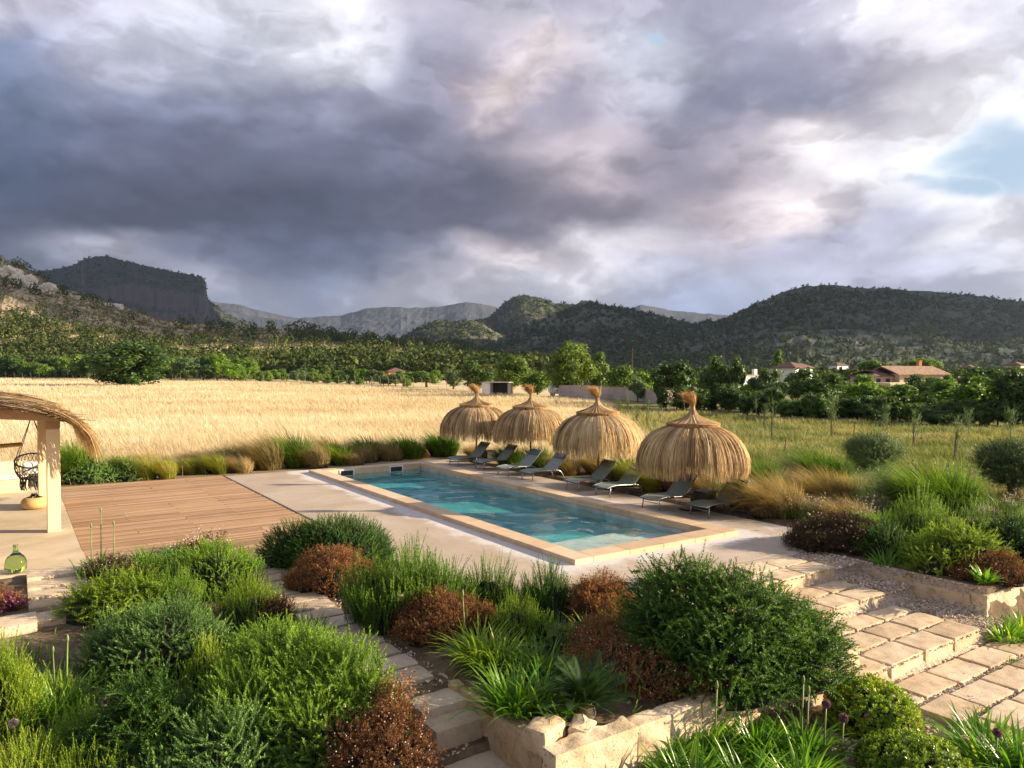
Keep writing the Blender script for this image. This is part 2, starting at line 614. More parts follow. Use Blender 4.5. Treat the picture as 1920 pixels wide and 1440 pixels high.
def flat_mat(name, c, rough=0.6, metal=0.0, var=0.12, scale=6.0, bstr=0.15):
    m_, n, out = mat(name)
    tc_ = n.new('ShaderNodeTexCoord')
    f = n.noise(tc_.outputs['Object'], scale, 5)
    col = n.mix(f, tuple(x * (1 - var) for x in c), tuple(min(1, x * (1 + var)) for x in c))
    p = principled(n, out, Base_Color=col, Roughness=rough, Metallic=metal)
    if bstr:
        bump(n, p, n.noise(tc_.outputs['Object'], scale * 6, 4), bstr, 0.005)
    return m_


def stone_mat(name, stops, scale=3.0, bstr=0.6, bdist=0.01, rough=0.9, stain=(0.12, 0.11, 0.10), stain_amt=0.5):
    m_, n, out = mat(name)
    geo = n.new('ShaderNodeNewGeometry')
    P = geo.outputs['Position']
    oi = n.new('ShaderNodeObjectInfo')
    f = n.m('ADD', n.noise(P, scale, 6, .6), n.m('MULTIPLY', n.m('SUBTRACT', oi.outputs['Random'], .5), .42))
    c = n.ramp(f, stops)
    fine = n.noise(P, scale * 14, 5, .65)
    c = n.mix(n.rng(fine, .3, .75, .0, .55), c, n.mix(.5, c, (.75, .66, .5)))
    pits = n.rng(n.noise(P, scale * 9, 4, .7), .60, .70)
    c = n.mix(n.m('MULTIPLY', pits, .5), c, stain)
    lich = n.rng(n.noise(P, scale * .9, 7, .7), .55, .75, 0, stain_amt)
    c = n.mix(lich, c, stain)
    p = principled(n, out, Base_Color=c, Roughness=rough)
    p.inputs['Specular IOR Level'].default_value = .2
    h = n.m('ADD', n.m('MULTIPLY', fine, .6), n.m('MULTIPLY', pits, -.8))
    bump(n, p, h, bstr, bdist)
    return m_


M = {}
M['rosemary'] = leaf_mat('rosemary_leaf', [(0, (0.037, 0.074, 0.013)), (.4, (0.121, 0.221, 0.025)), (.75, (0.254, 0.398, 0.046)), (1, (0.411, 0.559, 0.101))], .36, .5, .3)  # ramp ends widened: shaded shoot bases and lit tips are in the colour
M['rosemary_lime'] = leaf_mat('young_rosemary_leaf', [(0, (0.058, 0.091, 0.012)), (.4, (0.185, 0.275, 0.026)), (.75, (0.323, 0.437, 0.041)), (1, (0.485, 0.535, 0.073))], .40, .5, .3)
M['rosemary_grey'] = leaf_mat('grey_rosemary_leaf', [(0, (0.043, 0.081, 0.025)), (.4, (0.115, 0.214, 0.053)), (.75, (0.223, 0.368, 0.101)), (1, (0.375, 0.545, 0.202))], .32, .5, .3)
M['rosemary_dark'] = leaf_mat('dark_rosemary_leaf', [(0, (0.014, 0.036, 0.007)), (.4, (0.041, 0.102, 0.015)), (.75, (0.095, 0.189, 0.024)), (1, (0.189, 0.304, 0.054))], .32, .5, .3)
M['heath'] = leaf_mat('rust_heath', [(0, (.085, .050, .026)), (.4, (.21, .095, .045)), (.75, (.34, .165, .075)), (1, (.42, .26, .12))], .3, .7, .1)
M['heath_grey'] = leaf_mat('grey_brown_heath', [(0, (0.055, 0.040, 0.026)), (.45, (0.110, 0.080, 0.048)), (.8, (0.170, 0.120, 0.065)), (1, (0.240, 0.170, 0.090))], .3, .7, .1)
M['blossom'] = leaf_mat('pale_blossom', [(0, (0.620, 0.380, 0.360)), (.5, (0.750, 0.600, 0.560)), (1, (0.820, 0.780, 0.740))], .3, .6, .1, 1.0)
M['strap'] = leaf_mat('strap_leaf', [(0, (0.052, 0.130, 0.015)), (.4, (0.110, 0.259, 0.019)), (.75, (0.191, 0.366, 0.024)), (1, (0.441, 0.549, 0.052))], 0.45, .32, .5)
M['strap_lime'] = leaf_mat('lime_strap_leaf', [(0, (0.086, 0.167, 0.014)), (.4, (0.171, 0.299, 0.020)), (.75, (0.289, 0.407, 0.029)), (1, (0.449, 0.502, 0.059))], .45, .35, .5)
M['cycad'] = leaf_mat('cycad_leaf', [(0, (0.014, 0.035, 0.012)), (.5, (0.030, 0.070, 0.018)), (1, (0.070, 0.130, 0.030))], .2, .5, .2)
M['ball'] = leaf_mat('golden_green_leaf', [(0, (0.061, 0.126, 0.011)), (.4, (0.174, 0.275, 0.017)), (.75, (0.348, 0.435, 0.026)), (1, (0.512, 0.538, 0.056))], .35, .4, .4)
M['grass'] = leaf_mat('fountain_grass', [(0, (.035, .085, .010)), (.45, (.090, .185, .018)), (.8, (.19, .29, .026)), (1, (.40, .42, .07))], .42, .5, .3)
M['stipa'] = leaf_mat('feather_grass', [(0, (0.160, 0.130, 0.040)), (.35, (0.330, 0.250, 0.100)), (.7, (0.500, 0.370, 0.190)), (1, (0.660, 0.520, 0.330))], .4, .6, .2, 1.1)
M['stipa_green'] = leaf_mat('green_feather_grass', [(0, (0.130, 0.160, 0.020)), (.4, (0.280, 0.300, 0.030)), (.75, (0.420, 0.380, 0.060)), (1, (0.550, 0.450, 0.180))], .45, .6, .2, 1.1)
M['wheat'] = leaf_mat('ripe_wheat', [(0, (.38, .275, .165)), (.3, (.56, .435, .285)), (.65, (.70, .575, .405)), (1, (.80, .70, .56))], .35, .6, .2, 1.0)
M['meadow'] = leaf_mat('meadow_grass', [(0, (.075, .125, .028)), (.3, (.18, .22, .06)), (.6, (.36, .32, .13)), (1, (.68, .58, .36))], .38, .6, .2, 1.1)
M['olive'] = leaf_mat('olive_leaf', [(0, (0.054, 0.081, 0.031)), (.5, (0.103, 0.155, 0.055)), (1, (0.242, 0.338, 0.122))], .25)
M['tree_dark'] = leaf_mat('dark_tree_leaf', [(0, (0.028, 0.058, 0.012)), (.5, (0.059, 0.117, 0.020)), (1, (0.149, 0.227, 0.036))], 0.30)
M['tree_mid'] = leaf_mat('mid_tree_leaf', [(0, (0.052, 0.099, 0.014)), (.5, (0.119, 0.206, 0.024)), (1, (0.260, 0.377, 0.043))], 0.33)
M['tree_bright'] = leaf_mat('bright_tree_leaf', [(0, (0.056, 0.119, 0.014)), (.5, (0.138, 0.253, 0.023)), (1, (0.301, 0.435, 0.046))], .35)
M['pine'] = leaf_mat('pine_needle', [(0, (0.056, 0.098, 0.016)), (.5, (0.132, 0.204, 0.028)), (1, (0.276, 0.351, 0.057))], .3)
M['tree_grey'] = leaf_mat('grey_tree_leaf', [(0, (0.060, 0.095, 0.039)), (.5, (0.121, 0.183, 0.066)), (1, (0.242, 0.324, 0.133))], .25)
M['forest'] = leaf_mat('forest_leaf', [(0, (0.024, 0.042, 0.012)), (.5, (0.062, 0.086, 0.022)), (1, (0.142, 0.161, 0.042))], .2, .7, .1)
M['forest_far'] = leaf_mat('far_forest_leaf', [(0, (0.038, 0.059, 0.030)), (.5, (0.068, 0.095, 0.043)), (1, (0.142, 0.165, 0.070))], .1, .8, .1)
M['maquis'] = leaf_mat('scrub_leaf', [(0, (0.120, 0.126, 0.054)), (.5, (0.240, 0.228, 0.102)), (1, (0.408, 0.372, 0.180))], .2, .8, .1)
M['straw'] = leaf_mat('straw', [(0, (0.248, 0.151, 0.076)), (.3, (0.454, 0.302, 0.157)), (.65, (0.648, 0.464, 0.248)), (1, (0.864, 0.680, 0.410))], .28, .6, .2, 1.0)
M['straw_cap'] = leaf_mat('orange_straw', [(0, (0.220, 0.100, 0.035)), (.3, (0.400, 0.200, 0.070)), (.65, (0.550, 0.320, 0.130)), (1, (0.720, 0.500, 0.260))], .2, .6, .2, 1.0)
M['thatch'] = leaf_mat('weathered_thatch', [(0, (0.110, 0.075, 0.050)), (.3, (0.200, 0.140, 0.090)), (.65, (0.330, 0.240, 0.150)), (1, (0.500, 0.380, 0.250))], .15, .8, .1, 1.0)
M['purple'] = leaf_mat('purple_blossom', [(0, (0.250, 0.030, 0.220)), (.5, (0.450, 0.060, 0.380)), (1, (0.650, 0.180, 0.550))], .3)
M['red'] = leaf_mat('red_blossom', [(0, (0.300, 0.030, 0.015)), (1, (0.500, 0.090, 0.030))], .3)
M['allium'] = leaf_mat('allium_head', [(0, (0.160, 0.060, 0.130)), (.5, (0.280, 0.130, 0.200)), (1, (0.500, 0.340, 0.360))], .2)
M['stalk'] = flat_mat('green_stalk', (.17, .22, .06), .5, var=.3, bstr=0)
M['twig'] = flat_mat('plant_gap_shade', (.014, .014, .007), .95, var=.4, scale=20)  # near-black filler for plant hearts; shade between shoots is in its colour
M['bark'] = flat_mat('bark', (.16, .125, .09), .95, var=.35, scale=14, bstr=.6)
M['stake'] = flat_mat('wooden_stake', (.20, .13, .075), .9, var=.3, scale=20)
M['plaster'] = flat_mat('cream_plaster', (.78, .62, .38), .85, var=.05, scale=2.5, bstr=.2)
M['rattan'] = flat_mat('black_rattan', (.012, .011, .011), .6, var=.5, scale=60, bstr=.6)
M['black'] = flat_mat('black_cord', (.015, .014, .014), .7, bstr=0)
M['alu'] = flat_mat('grey_aluminium', (.36, .38, .36), .35, .85, .06, bstr=0)
M['cream'] = flat_mat('white_cushion', (.80, .77, .70), .9, var=.03)
M['white'] = flat_mat('white_render', (.80, .80, .80), .8, var=.05, scale=.6)
M['dark'] = flat_mat('dark_opening', (.02, .02, .022), .5, bstr=0)
M['housepink'] = flat_mat('warm_render', (.62, .48, .36), .85, var=.07, scale=.8)
M['orange'] = flat_mat('terracotta_render', (.62, .27, .13), .85, var=.08, scale=.8)
M['tank'] = flat_mat('white_plastic', (.82, .82, .80), .4, var=.03, bstr=0)
M['pole'] = flat_mat('chestnut_pole', (.36, .19, .085), .75, var=.3, scale=18, bstr=.4)
M['steelbase'] = flat_mat('dark_steel', (.03, .028, .026), .5, .3, bstr=0)
M['basket'] = flat_mat('woven_basket', (.55, .38, .15), .85, var=.2, scale=50, bstr=.8)
M['skimmer'] = flat_mat('white_skimmer_frame', (.80, .80, .77), .5, bstr=0)
M['paver'] = stone_mat('sandstone_paver', [(.25, (.38, .26, .15)), (.5, (.56, .41, .26)), (.75, (.66, .53, .38))], 2.6, .8, .010, stain=(.20, .15, .11), stain_amt=.6)
M['pathstone'] = stone_mat('path_stone', [(.25, (.38, .29, .20)), (.5, (.50, .38, .27)), (.75, (.58, .47, .36))], 2.6, .7, .008, stain=(.15, .12, .10), stain_amt=.4)
M['wall'] = stone_mat('rough_limestone', [(.25, (.42, .27, .13)), (.5, (.60, .44, .26)), (.75, (.68, .55, .38))], 2.2, .9, .016, stain=(.17, .145, .12), stain_amt=.6)
M['blockwall'] = stone_mat('concrete_block', [(.25, (.30, .27, .25)), (.5, (.40, .36, .34)), (.75, (.47, .43, .40))], .7, .3, .02, stain=(.18, .17, .16), stain_amt=.5)
M['cliff'] = stone_mat('pale_limestone_crag', [(.25, (.50, .42, .32)), (.5, (.72, .64, .52)), (.75, (.82, .76, .66))], .18, .8, .6, stain=(.16, .14, .11), stain_amt=.6)


# ---------------------------------------------------------------- ground
def sst(x, a, b):
    t = np.clip((x - a) / (b - a), 0, 1)
    return t * t * (3 - 2 * t)


def zg(v_, u_):
    """height of the soil in terrace coordinates"""
    v_, u_ = np.asarray(v_, float), np.asarray(u_, float)
    z = np.zeros(np.broadcast(v_, u_).shape) - 0.02
    # left bed and path slope towards the viewer
    left = -0.06 - 0.85 * sst(-u_, -4.6, 6.5)
    mid = -0.04 - 0.22 * sst(-u_, 1.6, 5.2)
    path = np.where(u_ > -2.9, -0.10 - .05 * sst(-u_, -3, 3), np.where(u_ > -3.75, -.55, -.72))
    stair = np.where(u_ > -2.72, -.05, np.where(u_ > -3.74, -.25, np.where(u_ > -5.22, -.45, -.66)))
    front = -0.70 - 0.12 * sst(-u_, 5, 9)
    right = -0.02 + 0 * u_
    g = np.where(v_ < -5.05, left, np.where(v_ < -4.15, path, np.where(v_ < .25, mid, np.where(v_ < 4.68, stair, right))))
    g = np.where((u_ < -4.9) & (v_ > -4.15) & (v_ < .9), front, g)
    g = np.where((u_ < -4.9) & (v_ >= 4.68), front, g)
    g = np.where((u_ < -6.5) & (v_ >= -4.9), front, g)
    edge = np.where(v_ < -2.6, 4.55, -1.62)
    z = np.where((u_ < edge) & (u_ > -14), g, z)
    z = np.where(u_ <= -14, -.82, z)
    slab = ((v_ > -7.6) & (v_ < -2.5) & (u_ > 4.6) & (u_ < 15.8)) | ((v_ > -2.7) & (v_ < 6.6) & (u_ > -1.5) & (u_ < 15.7)) | ((v_ < -7.5) & (v_ > -13) & (u_ > 5.0) & (u_ < 16.5))
    z = np.where(slab, -.14, z)
    z = np.where((v_ > .08) & (v_ < 4.47) & (u_ > .12) & (u_ < 14.62), -2.2, z)
    far = np.hypot(v_, u_)
    bumpy = (fbm(v_ * .6, u_ * .6, 3) - .5) * .06 + (fbm(v_ * .05, u_ * .05, 4) - .5) * .35 * sst(far, 25, 60)
    z = z + np.where(slab | ((v_ > -.3) & (v_ < 5) & (u_ < 0) & (u_ > -7)), 0, bumpy)
    return z


def zw(x, y):
    a, b = w2l(x, y)
    return zg(a, b)


def atg(px, py):
    z = 0.0
    for _ in range(6):
        x, y = at(px, py, z)
        z = float(zw(x, y))
    return x, y, z


def axis(a, b, step, far):
    core = np.arange(a, b + 1e-6, step)
    out, s, p = [], step, b
    while p < far:
        s *= 1.22
        p += s
        out.append(p)
    lo, s, p = [], step, a
    while p > -far:
        s *= 1.22
        p -= s
        lo.append(p)
    return np.concatenate([lo[::-1], core, out])


gv, gu = axis(-13.2, 9, .12, 14000), axis(-11, 18, .12, 14000)
GV, GU = np.meshgrid(gv, gu, indexing='ij')
gx, gy = l2w(GV, GU)
Pg = np.stack([gx, gy, zg(GV, GU)], -1)
gm, gn, go_ = mat('soil_and_dry_grass')
geo = gn.new('ShaderNodeNewGeometry')
gp = geo.outputs['Position']
far_ = gn.rng(gn.v('LENGTH', gp, out=1), 26, 34, 0, 1)
soil = gn.ramp(gn.noise(gp, 3.0, 6, .65), [(.3, (.10, .07, .045)), (.55, (.19, .14, .09)), (.75, (.33, .26, .18))])
dry = gn.ramp(gn.noise(gp, .35, 6, .6), [(.3, (.50, .38, .20)), (.5, (.66, .53, .31)), (.72, (.76, .63, .40))])
green = gn.ramp(gn.noise(gp, .8, 6, .65), [(.3, (.11, .13, .04)), (.5, (.22, .21, .08)), (.72, (.38, .30, .15))])
gpx, gpy, gpz = gn.sep(gp)
side = gn.rng(gn.m('SUBTRACT', gpx, gn.m('MULTIPLY', gpy, .07)), 3.2, 5.5)
dist = gn.rng(gn.v('LENGTH', gp, out=1), 260, 330, 0, 1)
fld = gn.mix(gn.m('MAXIMUM', side, dist), dry, green)
gl_v = gn.v('DOT_PRODUCT', gn.v('SUBTRACT', gp, (ORI[0], ORI[1], 0)), (V[0], V[1], 0), out=1)
gl_u = gn.v('DOT_PRODUCT', gn.v('SUBTRACT', gp, (ORI[0], ORI[1], 0)), (U[0], U[1], 0), out=1)
inside = gn.m('MULTIPLY', gn.m('MULTIPLY', gn.m('GREATER_THAN', gl_v, -.2), gn.m('LESS_THAN', gl_v, 4.8)), gn.m('MULTIPLY', gn.m('LESS_THAN', gl_u, -1.5), gn.m('GREATER_THAN', gl_u, -9.0)))
peb = gn.ramp(gn.noise(gp, 24, 3, .8), [(.35, (.22, .16, .11)), (.5, (.46, .37, .28)), (.65, (.60, .52, .43))])
soil = gn.mix(inside, soil, peb)
gcol = gn.mix(far_, soil, fld)
gpr = principled(gn, go_, Base_Color=gcol, Roughness=.95)
gpr.inputs['Specular IOR Level'].default_value = .1
bump(gn, gpr, gn.noise(gp, 14, 5, .7), .7, .03)
mb = MB()
mb.add(*gridmesh(Pg))
tag(mb.build('ground', gm, smooth=False), kind='structure')

# ---------------------------------------------------------------- terrace slabs
cm, cn, co_ = mat('weathered_concrete')
tco = cn.new('ShaderNodeTexCoord').outputs['Object']
cx, cy, cz_ = cn.sep(tco)
big = cn.noise(tco, .55, 6, .6, .6)
c1 = cn.ramp(big, [(.3, (.37, .285, .21)), (.5, (.46, .37, .28)), (.7, (.53, .45, .36))])
warp = cn.m('MULTIPLY', cn.m('SUBTRACT', cn.noise(tco, 1.3, 6, .65), .5), 1.5)
# pale lime bloom along the pool surround, part of the slab itself
edx = cn.m('MAXIMUM', cn.m('MULTIPLY', cx, -1), cn.m('SUBTRACT', cx, 4.55))
edy = cn.m('MAXIMUM', cn.m('MULTIPLY', cy, -1), -.5)
ed = cn.m('ADD', cn.m('MAXIMUM', edx, edy), warp)
lime = cn.rng(ed, .22, .70, .9, 0, True)
lime2 = cn.rng(cn.noise(tco, .9, 6, .7, 1.0), .56, .66, 0, .55)
lim = cn.m('MAXIMUM', lime, cn.m('MULTIPLY', lime2, cn.rng(cx, 2.0, 4.5)))
c2 = cn.mix(lim, c1, (.70, .67, .65))
c2 = cn.mix(cn.rng(cn.noise(tco, 9, 5, .7), .35, .75, 0, .35), c2, (.30, .24, .19))
c2 = cn.mix(cn.rng(cn.noise(tco, 60, 3, .7), .4, .8, 0, .3), c2, (.60, .53, .46))
cp_ = principled(cn, co_, Base_Color=c2, Roughness=.8)
cp_.inputs['Specular IOR Level'].default_value = .25
bump(cn, cp_, cn.noise(tco, 45, 5, .65), .35, .006)


def poly_slab(name, pts, z0, z1, m_, **kw):
    pts = np.array(pts, float)
    n = len(pts)
    me_ = MB()
    top = np.concatenate([pts, np.full((n, 1), z1)], 1)
    bot = np.concatenate([pts, np.full((n, 1), z0)], 1)
    bm_v = np.concatenate([top, bot])
    i = np.arange(n); j = (i + 1) % n
    me_.add(bm_v, np.arange(n)[None])
    me_.F.append(np.stack([i, i + n, j + n, j], 1)); me_.M.append(0)
    o = me_.build(name, m_, M=MP)
    return tag(o, **kw)


# concrete round the pool, as four strips that leave the basin open
xa, xb, ya, yb = -2.62, 6.15, -1.55, 15.6
mbc = MB()
for (x0, x1, y0, y1) in ((xa, .02, ya, yb), (4.53, xb, ya, yb), (.02, 4.53, ya, .02), (.02, 4.53, 14.83, yb)):
    addbox(mbc, x0, x1, y0, y1, -.15, 0, .0)
tag(mbc.build('pool_terrace', cm, M=MP), kind='structure')
mbe = MB()
nx = 26
ex = np.linspace(-2.4, 6.6, nx)
e0 = -1.52 + 0 * ex
e1 = -1.62 - .10 * np.sin(ex * 2.1) - .05 * rng.random(nx)
poly_slab('terrace_edge', [(x, -1.551) for x in ex[::-1]] + [(x, y) for x, y in zip(ex, e1)], -.15, -.004, cm, kind='structure')

# wooden deck: real boards with gaps
wm, wn, wo_ = mat('red_brown_decking')
a_ = wn.new('ShaderNodeAttribute', attribute_name='tone').outputs['Fac']
wt_ = wn.new('ShaderNodeTexCoord').outputs['Object']
gr = wn.noise(wn.v('MULTIPLY', wt_, (1.2, 26, 1)), 1.0, 6, .65)
wc = wn.ramp(wn.m('ADD', wn.m('ADD', .1, wn.m('MULTIPLY', a_, .36)), wn.m('MULTIPLY', gr, .5)), [(.2, (.13, .075, .045)), (.45, (.30, .18, .10)), (.7, (.43, .275, .165)), (.95, (.56, .41, .28))])
wc = wn.mix(wn.rng(wn.noise(wt_, .6, 5, .6), .5, .75, 0, .4), wc, (.46, .33, .25))
wpz = principled(wn, wo_, Base_Color=wc, Roughness=.72)
wpz.inputs['Specular IOR Level'].default_value = .3
bump(wn, wpz, gr, .4, .006)
mbd = MB()
y = 4.62
while y < 15.72:
    cuts = [-7.45] + sorted([(-5.1 + rng.choice([-1.2, 0, 1.2]) + rng.normal() * .01)]) + [-2.69]
    for k in range(len(cuts) - 1):
        dzb = rng.normal() * .0025
        addbox(mbd, cuts[k] + .003, cuts[k + 1] - .003, y + .012, y + .114, -.03, .012 + dzb, .006, tone=rng.random())
    y += .123
addbox(mbd, -7.44, -2.7, 4.62, 15.72, -.14, -.034, 0, tone=.0)
tag(mbd.build('wooden_deck', wm, M=MP), kind='structure')
# edging strip between deck and concrete
mbs = MB()
addbox(mbs, -2.686, -2.63, 4.62, 15.72, -.14, .018, .004)
tag(mbs.build('deck_edging', flat_mat('dark_edging', (.07, .055, .045), .8), M=MP), kind='structure')

# pergola floor
fm, fn, fo_ = mat('cream_screed')
ft = fn.new('ShaderNodeTexCoord').outputs['Object']
fc = fn.ramp(fn.noise(ft, .9, 6, .62, .5), [(.3, (.47, .36, .23)), (.5, (.58, .47, .32)), (.7, (.65, .56, .42))])
fc = fn.mix(fn.rng(fn.noise(ft, 4, 5, .7), .55, .75, 0, .35), fc, (.33, .24, .15))
fp = principled(fn, fo_, Base_Color=fc, Roughness=.7)
bump(fn, fp, fn.noise(ft, 30, 4, .6), .2, .005)
poly_slab('pergola_floor', [(-13, 4.95), (-8.5, 4.86), (-7.42, 5.0), (-7.455, 6.5), (-7.455, 16.3), (-13, 16.3)], -.15, .02, fm, kind='structure')

# ---------------------------------------------------------------- swimming pool
pool = thing('swimming_pool', 'long rectangular swimming pool with raised sandstone coping set in the concrete terrace', 'swimming pool')
pool.matrix_world = MP
pm, pn, po_ = mat('salmon_coping')
pt = pn.new('ShaderNodeTexCoord').outputs['Object']
pcx = pn.ramp(pn.m('ADD', pn.m('MULTIPLY', pn.new('ShaderNodeAttribute', attribute_name='tone').outputs['Fac'], .35), pn.m('MULTIPLY', pn.noise(pt, 3, 6, .6), .65)),
              [(.25, (.50, .34, .20)), (.5, (.63, .45, .28)), (.75, (.70, .54, .37))])
pcx = pn.mix(pn.rng(pn.noise(pt, 40, 4, .7), .45, .8, 0, .25), pcx, (.80, .64, .48))
pp = principled(pn, po_, Base_Color=pcx, Roughness=.6)
bump(pn, pp, pn.noise(pt, 40, 4), .2, .004)
cop = MB()
for (x0, x1, L0, L1, alongx) in ((0, .45, 0, 14.85, False), (4.10, 4.55, 0, 14.85, False), (.452, 4.098, 0, .5, True), (.452, 4.098, 14.4, 14.85, True)):
    if not alongx:
        n = 15
        e = np.linspace(L0, L1, n + 1)
        for k in range(n):
            addbox(cop, x0, x1, e[k] + .001, e[k + 1] - .001, -.12 if x0 < 1 else -.05, .10 + rng.normal() * .0006, .007, tone=rng.random())
    else:
        e = np.linspace(x0, x1, 5)
        for k in range(4):
            addbox(cop, e[k] + .001, e[k + 1] - .001, L0, L1, -.12, .10 + rng.normal() * .0006, .007, tone=rng.random())
cop.build('coping', pm, pool)
bm_, bn, bo_ = mat('grey_green_pool_plaster')
bt = bn.new('ShaderNodeTexCoord').outputs['Object']
bc = bn.ramp(bn.noise(bt, 1.1, 6, .62, .8), [(.32, (.40, .42, .40)), (.5, (.56, .57, .53)), (.68, (.72, .72, .66))])  # mottling in the plaster tone stands for patches of rippled light
principled(bn, bo_, Base_Color=bc, Roughness=.6)
bas = MB()
X0, X1, Y0, Y1, ZF = .40, 4.15, .45, 14.45, -.34
q = lambda a, b, c, d: bas.add([a, b, c, d], [[0, 1, 2, 3]])
q((X0, Y0, ZF), (X1, Y0, ZF), (X1, Y1, ZF), (X0, Y1, ZF))
q((X0, Y0, ZF), (X0, Y1, ZF), (X0, Y1, .06), (X0, Y0, .06))
q((X1, Y1, ZF), (X1, Y0, ZF), (X1, Y0, .06), (X1, Y1, .06))
q((X1, Y0, ZF), (X0, Y0, ZF), (X0, Y0, .06), (X1, Y0, .06))
q((X0, Y1, ZF), (X1, Y1, ZF), (X1, Y1, .06), (X0, Y1, .06))
addbox(bas, X0 + .002, 2.95, Y0 + .002, 2.25, ZF + .002, -.168, .01)
addbox(bas, 2.953, X1 - .002, Y0 + .002, 1.75, ZF + .002, -.195, .01)
addbox(bas, 2.953, X1 - .002, 1.753, 2.25, ZF + .002, -.225, .01)
baso = bas.build('basin', bm_, pool)
for xs in (.95, 2.85):
    sk = MB()
    for (a0, a1, c0, c1) in ((xs, xs + .55, .035, .075), (xs, xs + .55, -.17, -.135), (xs, xs + .045, -.135, .035), (xs + .505, xs + .55, -.135, .035)):
        addbox(sk, a0, a1, 14.37, 14.395, c0, c1, .003)
    fo = sk.build('skimmer', M['skimmer'], pool)
    sk = MB()
    addbox(sk, xs + .046, xs + .504, 14.385, 14.393, -.134, .034, .001)
    sk.build('skimmer_mouth', M['dark'], fo)

# water: a closed body whose volume takes up red light, under a rippled refracting surface
am, an, ao_ = mat('pool_water')
fr = an.new('ShaderNodeFresnel')
fr.inputs['IOR'].default_value = 1.33
gl = an.new('ShaderNodeBsdfGlossy')
gl.inputs['Roughness'].default_value = .01
trn = an.new('ShaderNodeBsdfTransparent')
ams = an.new('ShaderNodeMixShader')
an.put(ams.inputs[0], an.m('MULTIPLY', fr.outputs[0], an.m('SUBTRACT', 1.0, an.new('ShaderNodeNewGeometry').outputs['Backfacing'])))
an.l.new(trn.outputs[0], ams.inputs[1])
an.l.new(gl.outputs[0], ams.inputs[2])
an.l.new(ams.outputs[0], ao_.inputs['Surface'])
va = an.new('ShaderNodeVolumeAbsorption')
va.inputs['Color'].default_value = (.10, .78, .84, 1)
va.inputs['Density'].default_value = 1.35
an.l.new(va.outputs[0], ao_.inputs['Volume'])
wx, wy = np.linspace(X0 - .02, X1 + .02, 84), np.linspace(Y0 - .02, Y1 + .02, 312)
WX, WY = np.meshgrid(wx, wy, indexing='ij')
WZ = 0 * WX
gw = np.random.default_rng(4)
for k in range(26):
    lam = gw.uniform(.22, 1.5)
    th_ = gw.normal(.6, .8)
    kk = 2 * np.pi / lam
    WZ += .0017 * lam ** .9 * np.sin(kk * (WX * math.cos(th_) + WY * math.sin(th_)) + gw.uniform(0, 6.28) + 1.2 * (fbm(WX * .8, WY * .8, k, 2) - .5))
WZ *= .45 + 1.1 * fbm(WX * .5, WY * .35, 91, 3)
top = np.stack([WX, WY, -.12 + WZ], -1)
wv, wf = gridmesh(top)
wa = MB().add(wv, wf[:, ::-1])
ZB = ZF - .25
na, nb = top.shape[:2]
I = np.arange(na * nb).reshape(na, nb)
ring = np.concatenate([I[:, 0], I[-1, 1:], I[-2::-1, -1], I[0, -2:0:-1]])
low = wv[ring].copy(); low[:, 2] = ZB
n0 = wa.n
wa.add(low, np.zeros((0, 4), int))
wa.F.pop(); wa.M.pop()
j = np.arange(len(ring)); k = (j + 1) % len(ring)
wa.F.append(np.stack([ring[k], ring[j], n0 + j, n0 + k], 1)); wa.M.append(0)
wa.F.append((n0 + np.arange(len(ring)))[None, ::-1]); wa.M.append(0)
wato = wa.build('water', am, M=MP, smooth=True)
tag(wato, kind='structure')

# ---------------------------------------------------------------- paving stones of the stepped path on the right
ORD = ['first', 'second', 'third', 'fourth', 'fifth', 'sixth', 'seventh', 'eighth']
tiers = [
    ('top step', 0.0, [(-2.70, -2.24, 'front'), (-2.16, -1.74, 'back')], [.05, .78, 1.52, 2.31, 3.05, 3.93]),
    ('middle step', -.2, [(-3.73, -3.27, 'front'), (-3.19, -2.80, 'back')], [.05, .80, 1.60, 2.28, 3.02, 3.82]),
    ('wide bottom step', -.4, [(-5.20, -4.75, 'front'), (-4.67, -4.24, 'middle'), (-4.16, -3.80, 'back')], [.38, 1.28, 2.22, 3.02, 3.88]),
    ('lowest gravel level', -.615, [(-5.76, -5.30, 'back'), (-6.30, -5.85, 'second'), (-6.86, -6.38, 'third'), (-7.42, -6.94, 'front')], [.42, 1.16, 2.02, 2.90, 3.76, 4.60]),
]
for tn, z, rows, cols in tiers:
    for ri, (u0, u1, rn) in enumerate(rows):
        nc = len(cols) - 1
        for ci in range(nc):
            sh = .37 if (z < -.5 and ri % 2) else 0.0
            v0, v1 = cols[ci] + sh + .035, cols[ci + 1] + sh - .035
            if v0 < .3 and z > -.3 and False:
                continue
            th = .26 if (rn == 'front' and z > -.5) else .12
            P, F = stone(v1 - v0 + rng.normal() * .012, u1 - u0 + rng.normal() * .01, th, .045, .012, .010, 5, seed=int(rng.integers(999)), pit=.012)
            ms = MB().add(P, F)
            x, y_ = l2w((v0 + v1) / 2, (u0 + u1) / 2)
            o = ms.build('paving_stone', M['paver'], smooth=True, loc=(x, y_, z + rng.normal() * .004), rotz=ROTP + rng.normal() * .012)
            o.rotation_euler[0] = rng.normal() * .006
            frm = nc - ci
            tag(o, f'sandstone paver, {ORD[frm - 1]} from the right in the {rn} row of the {tn}', 'paving stone', 'sandstone pavers of the stepped garden path')

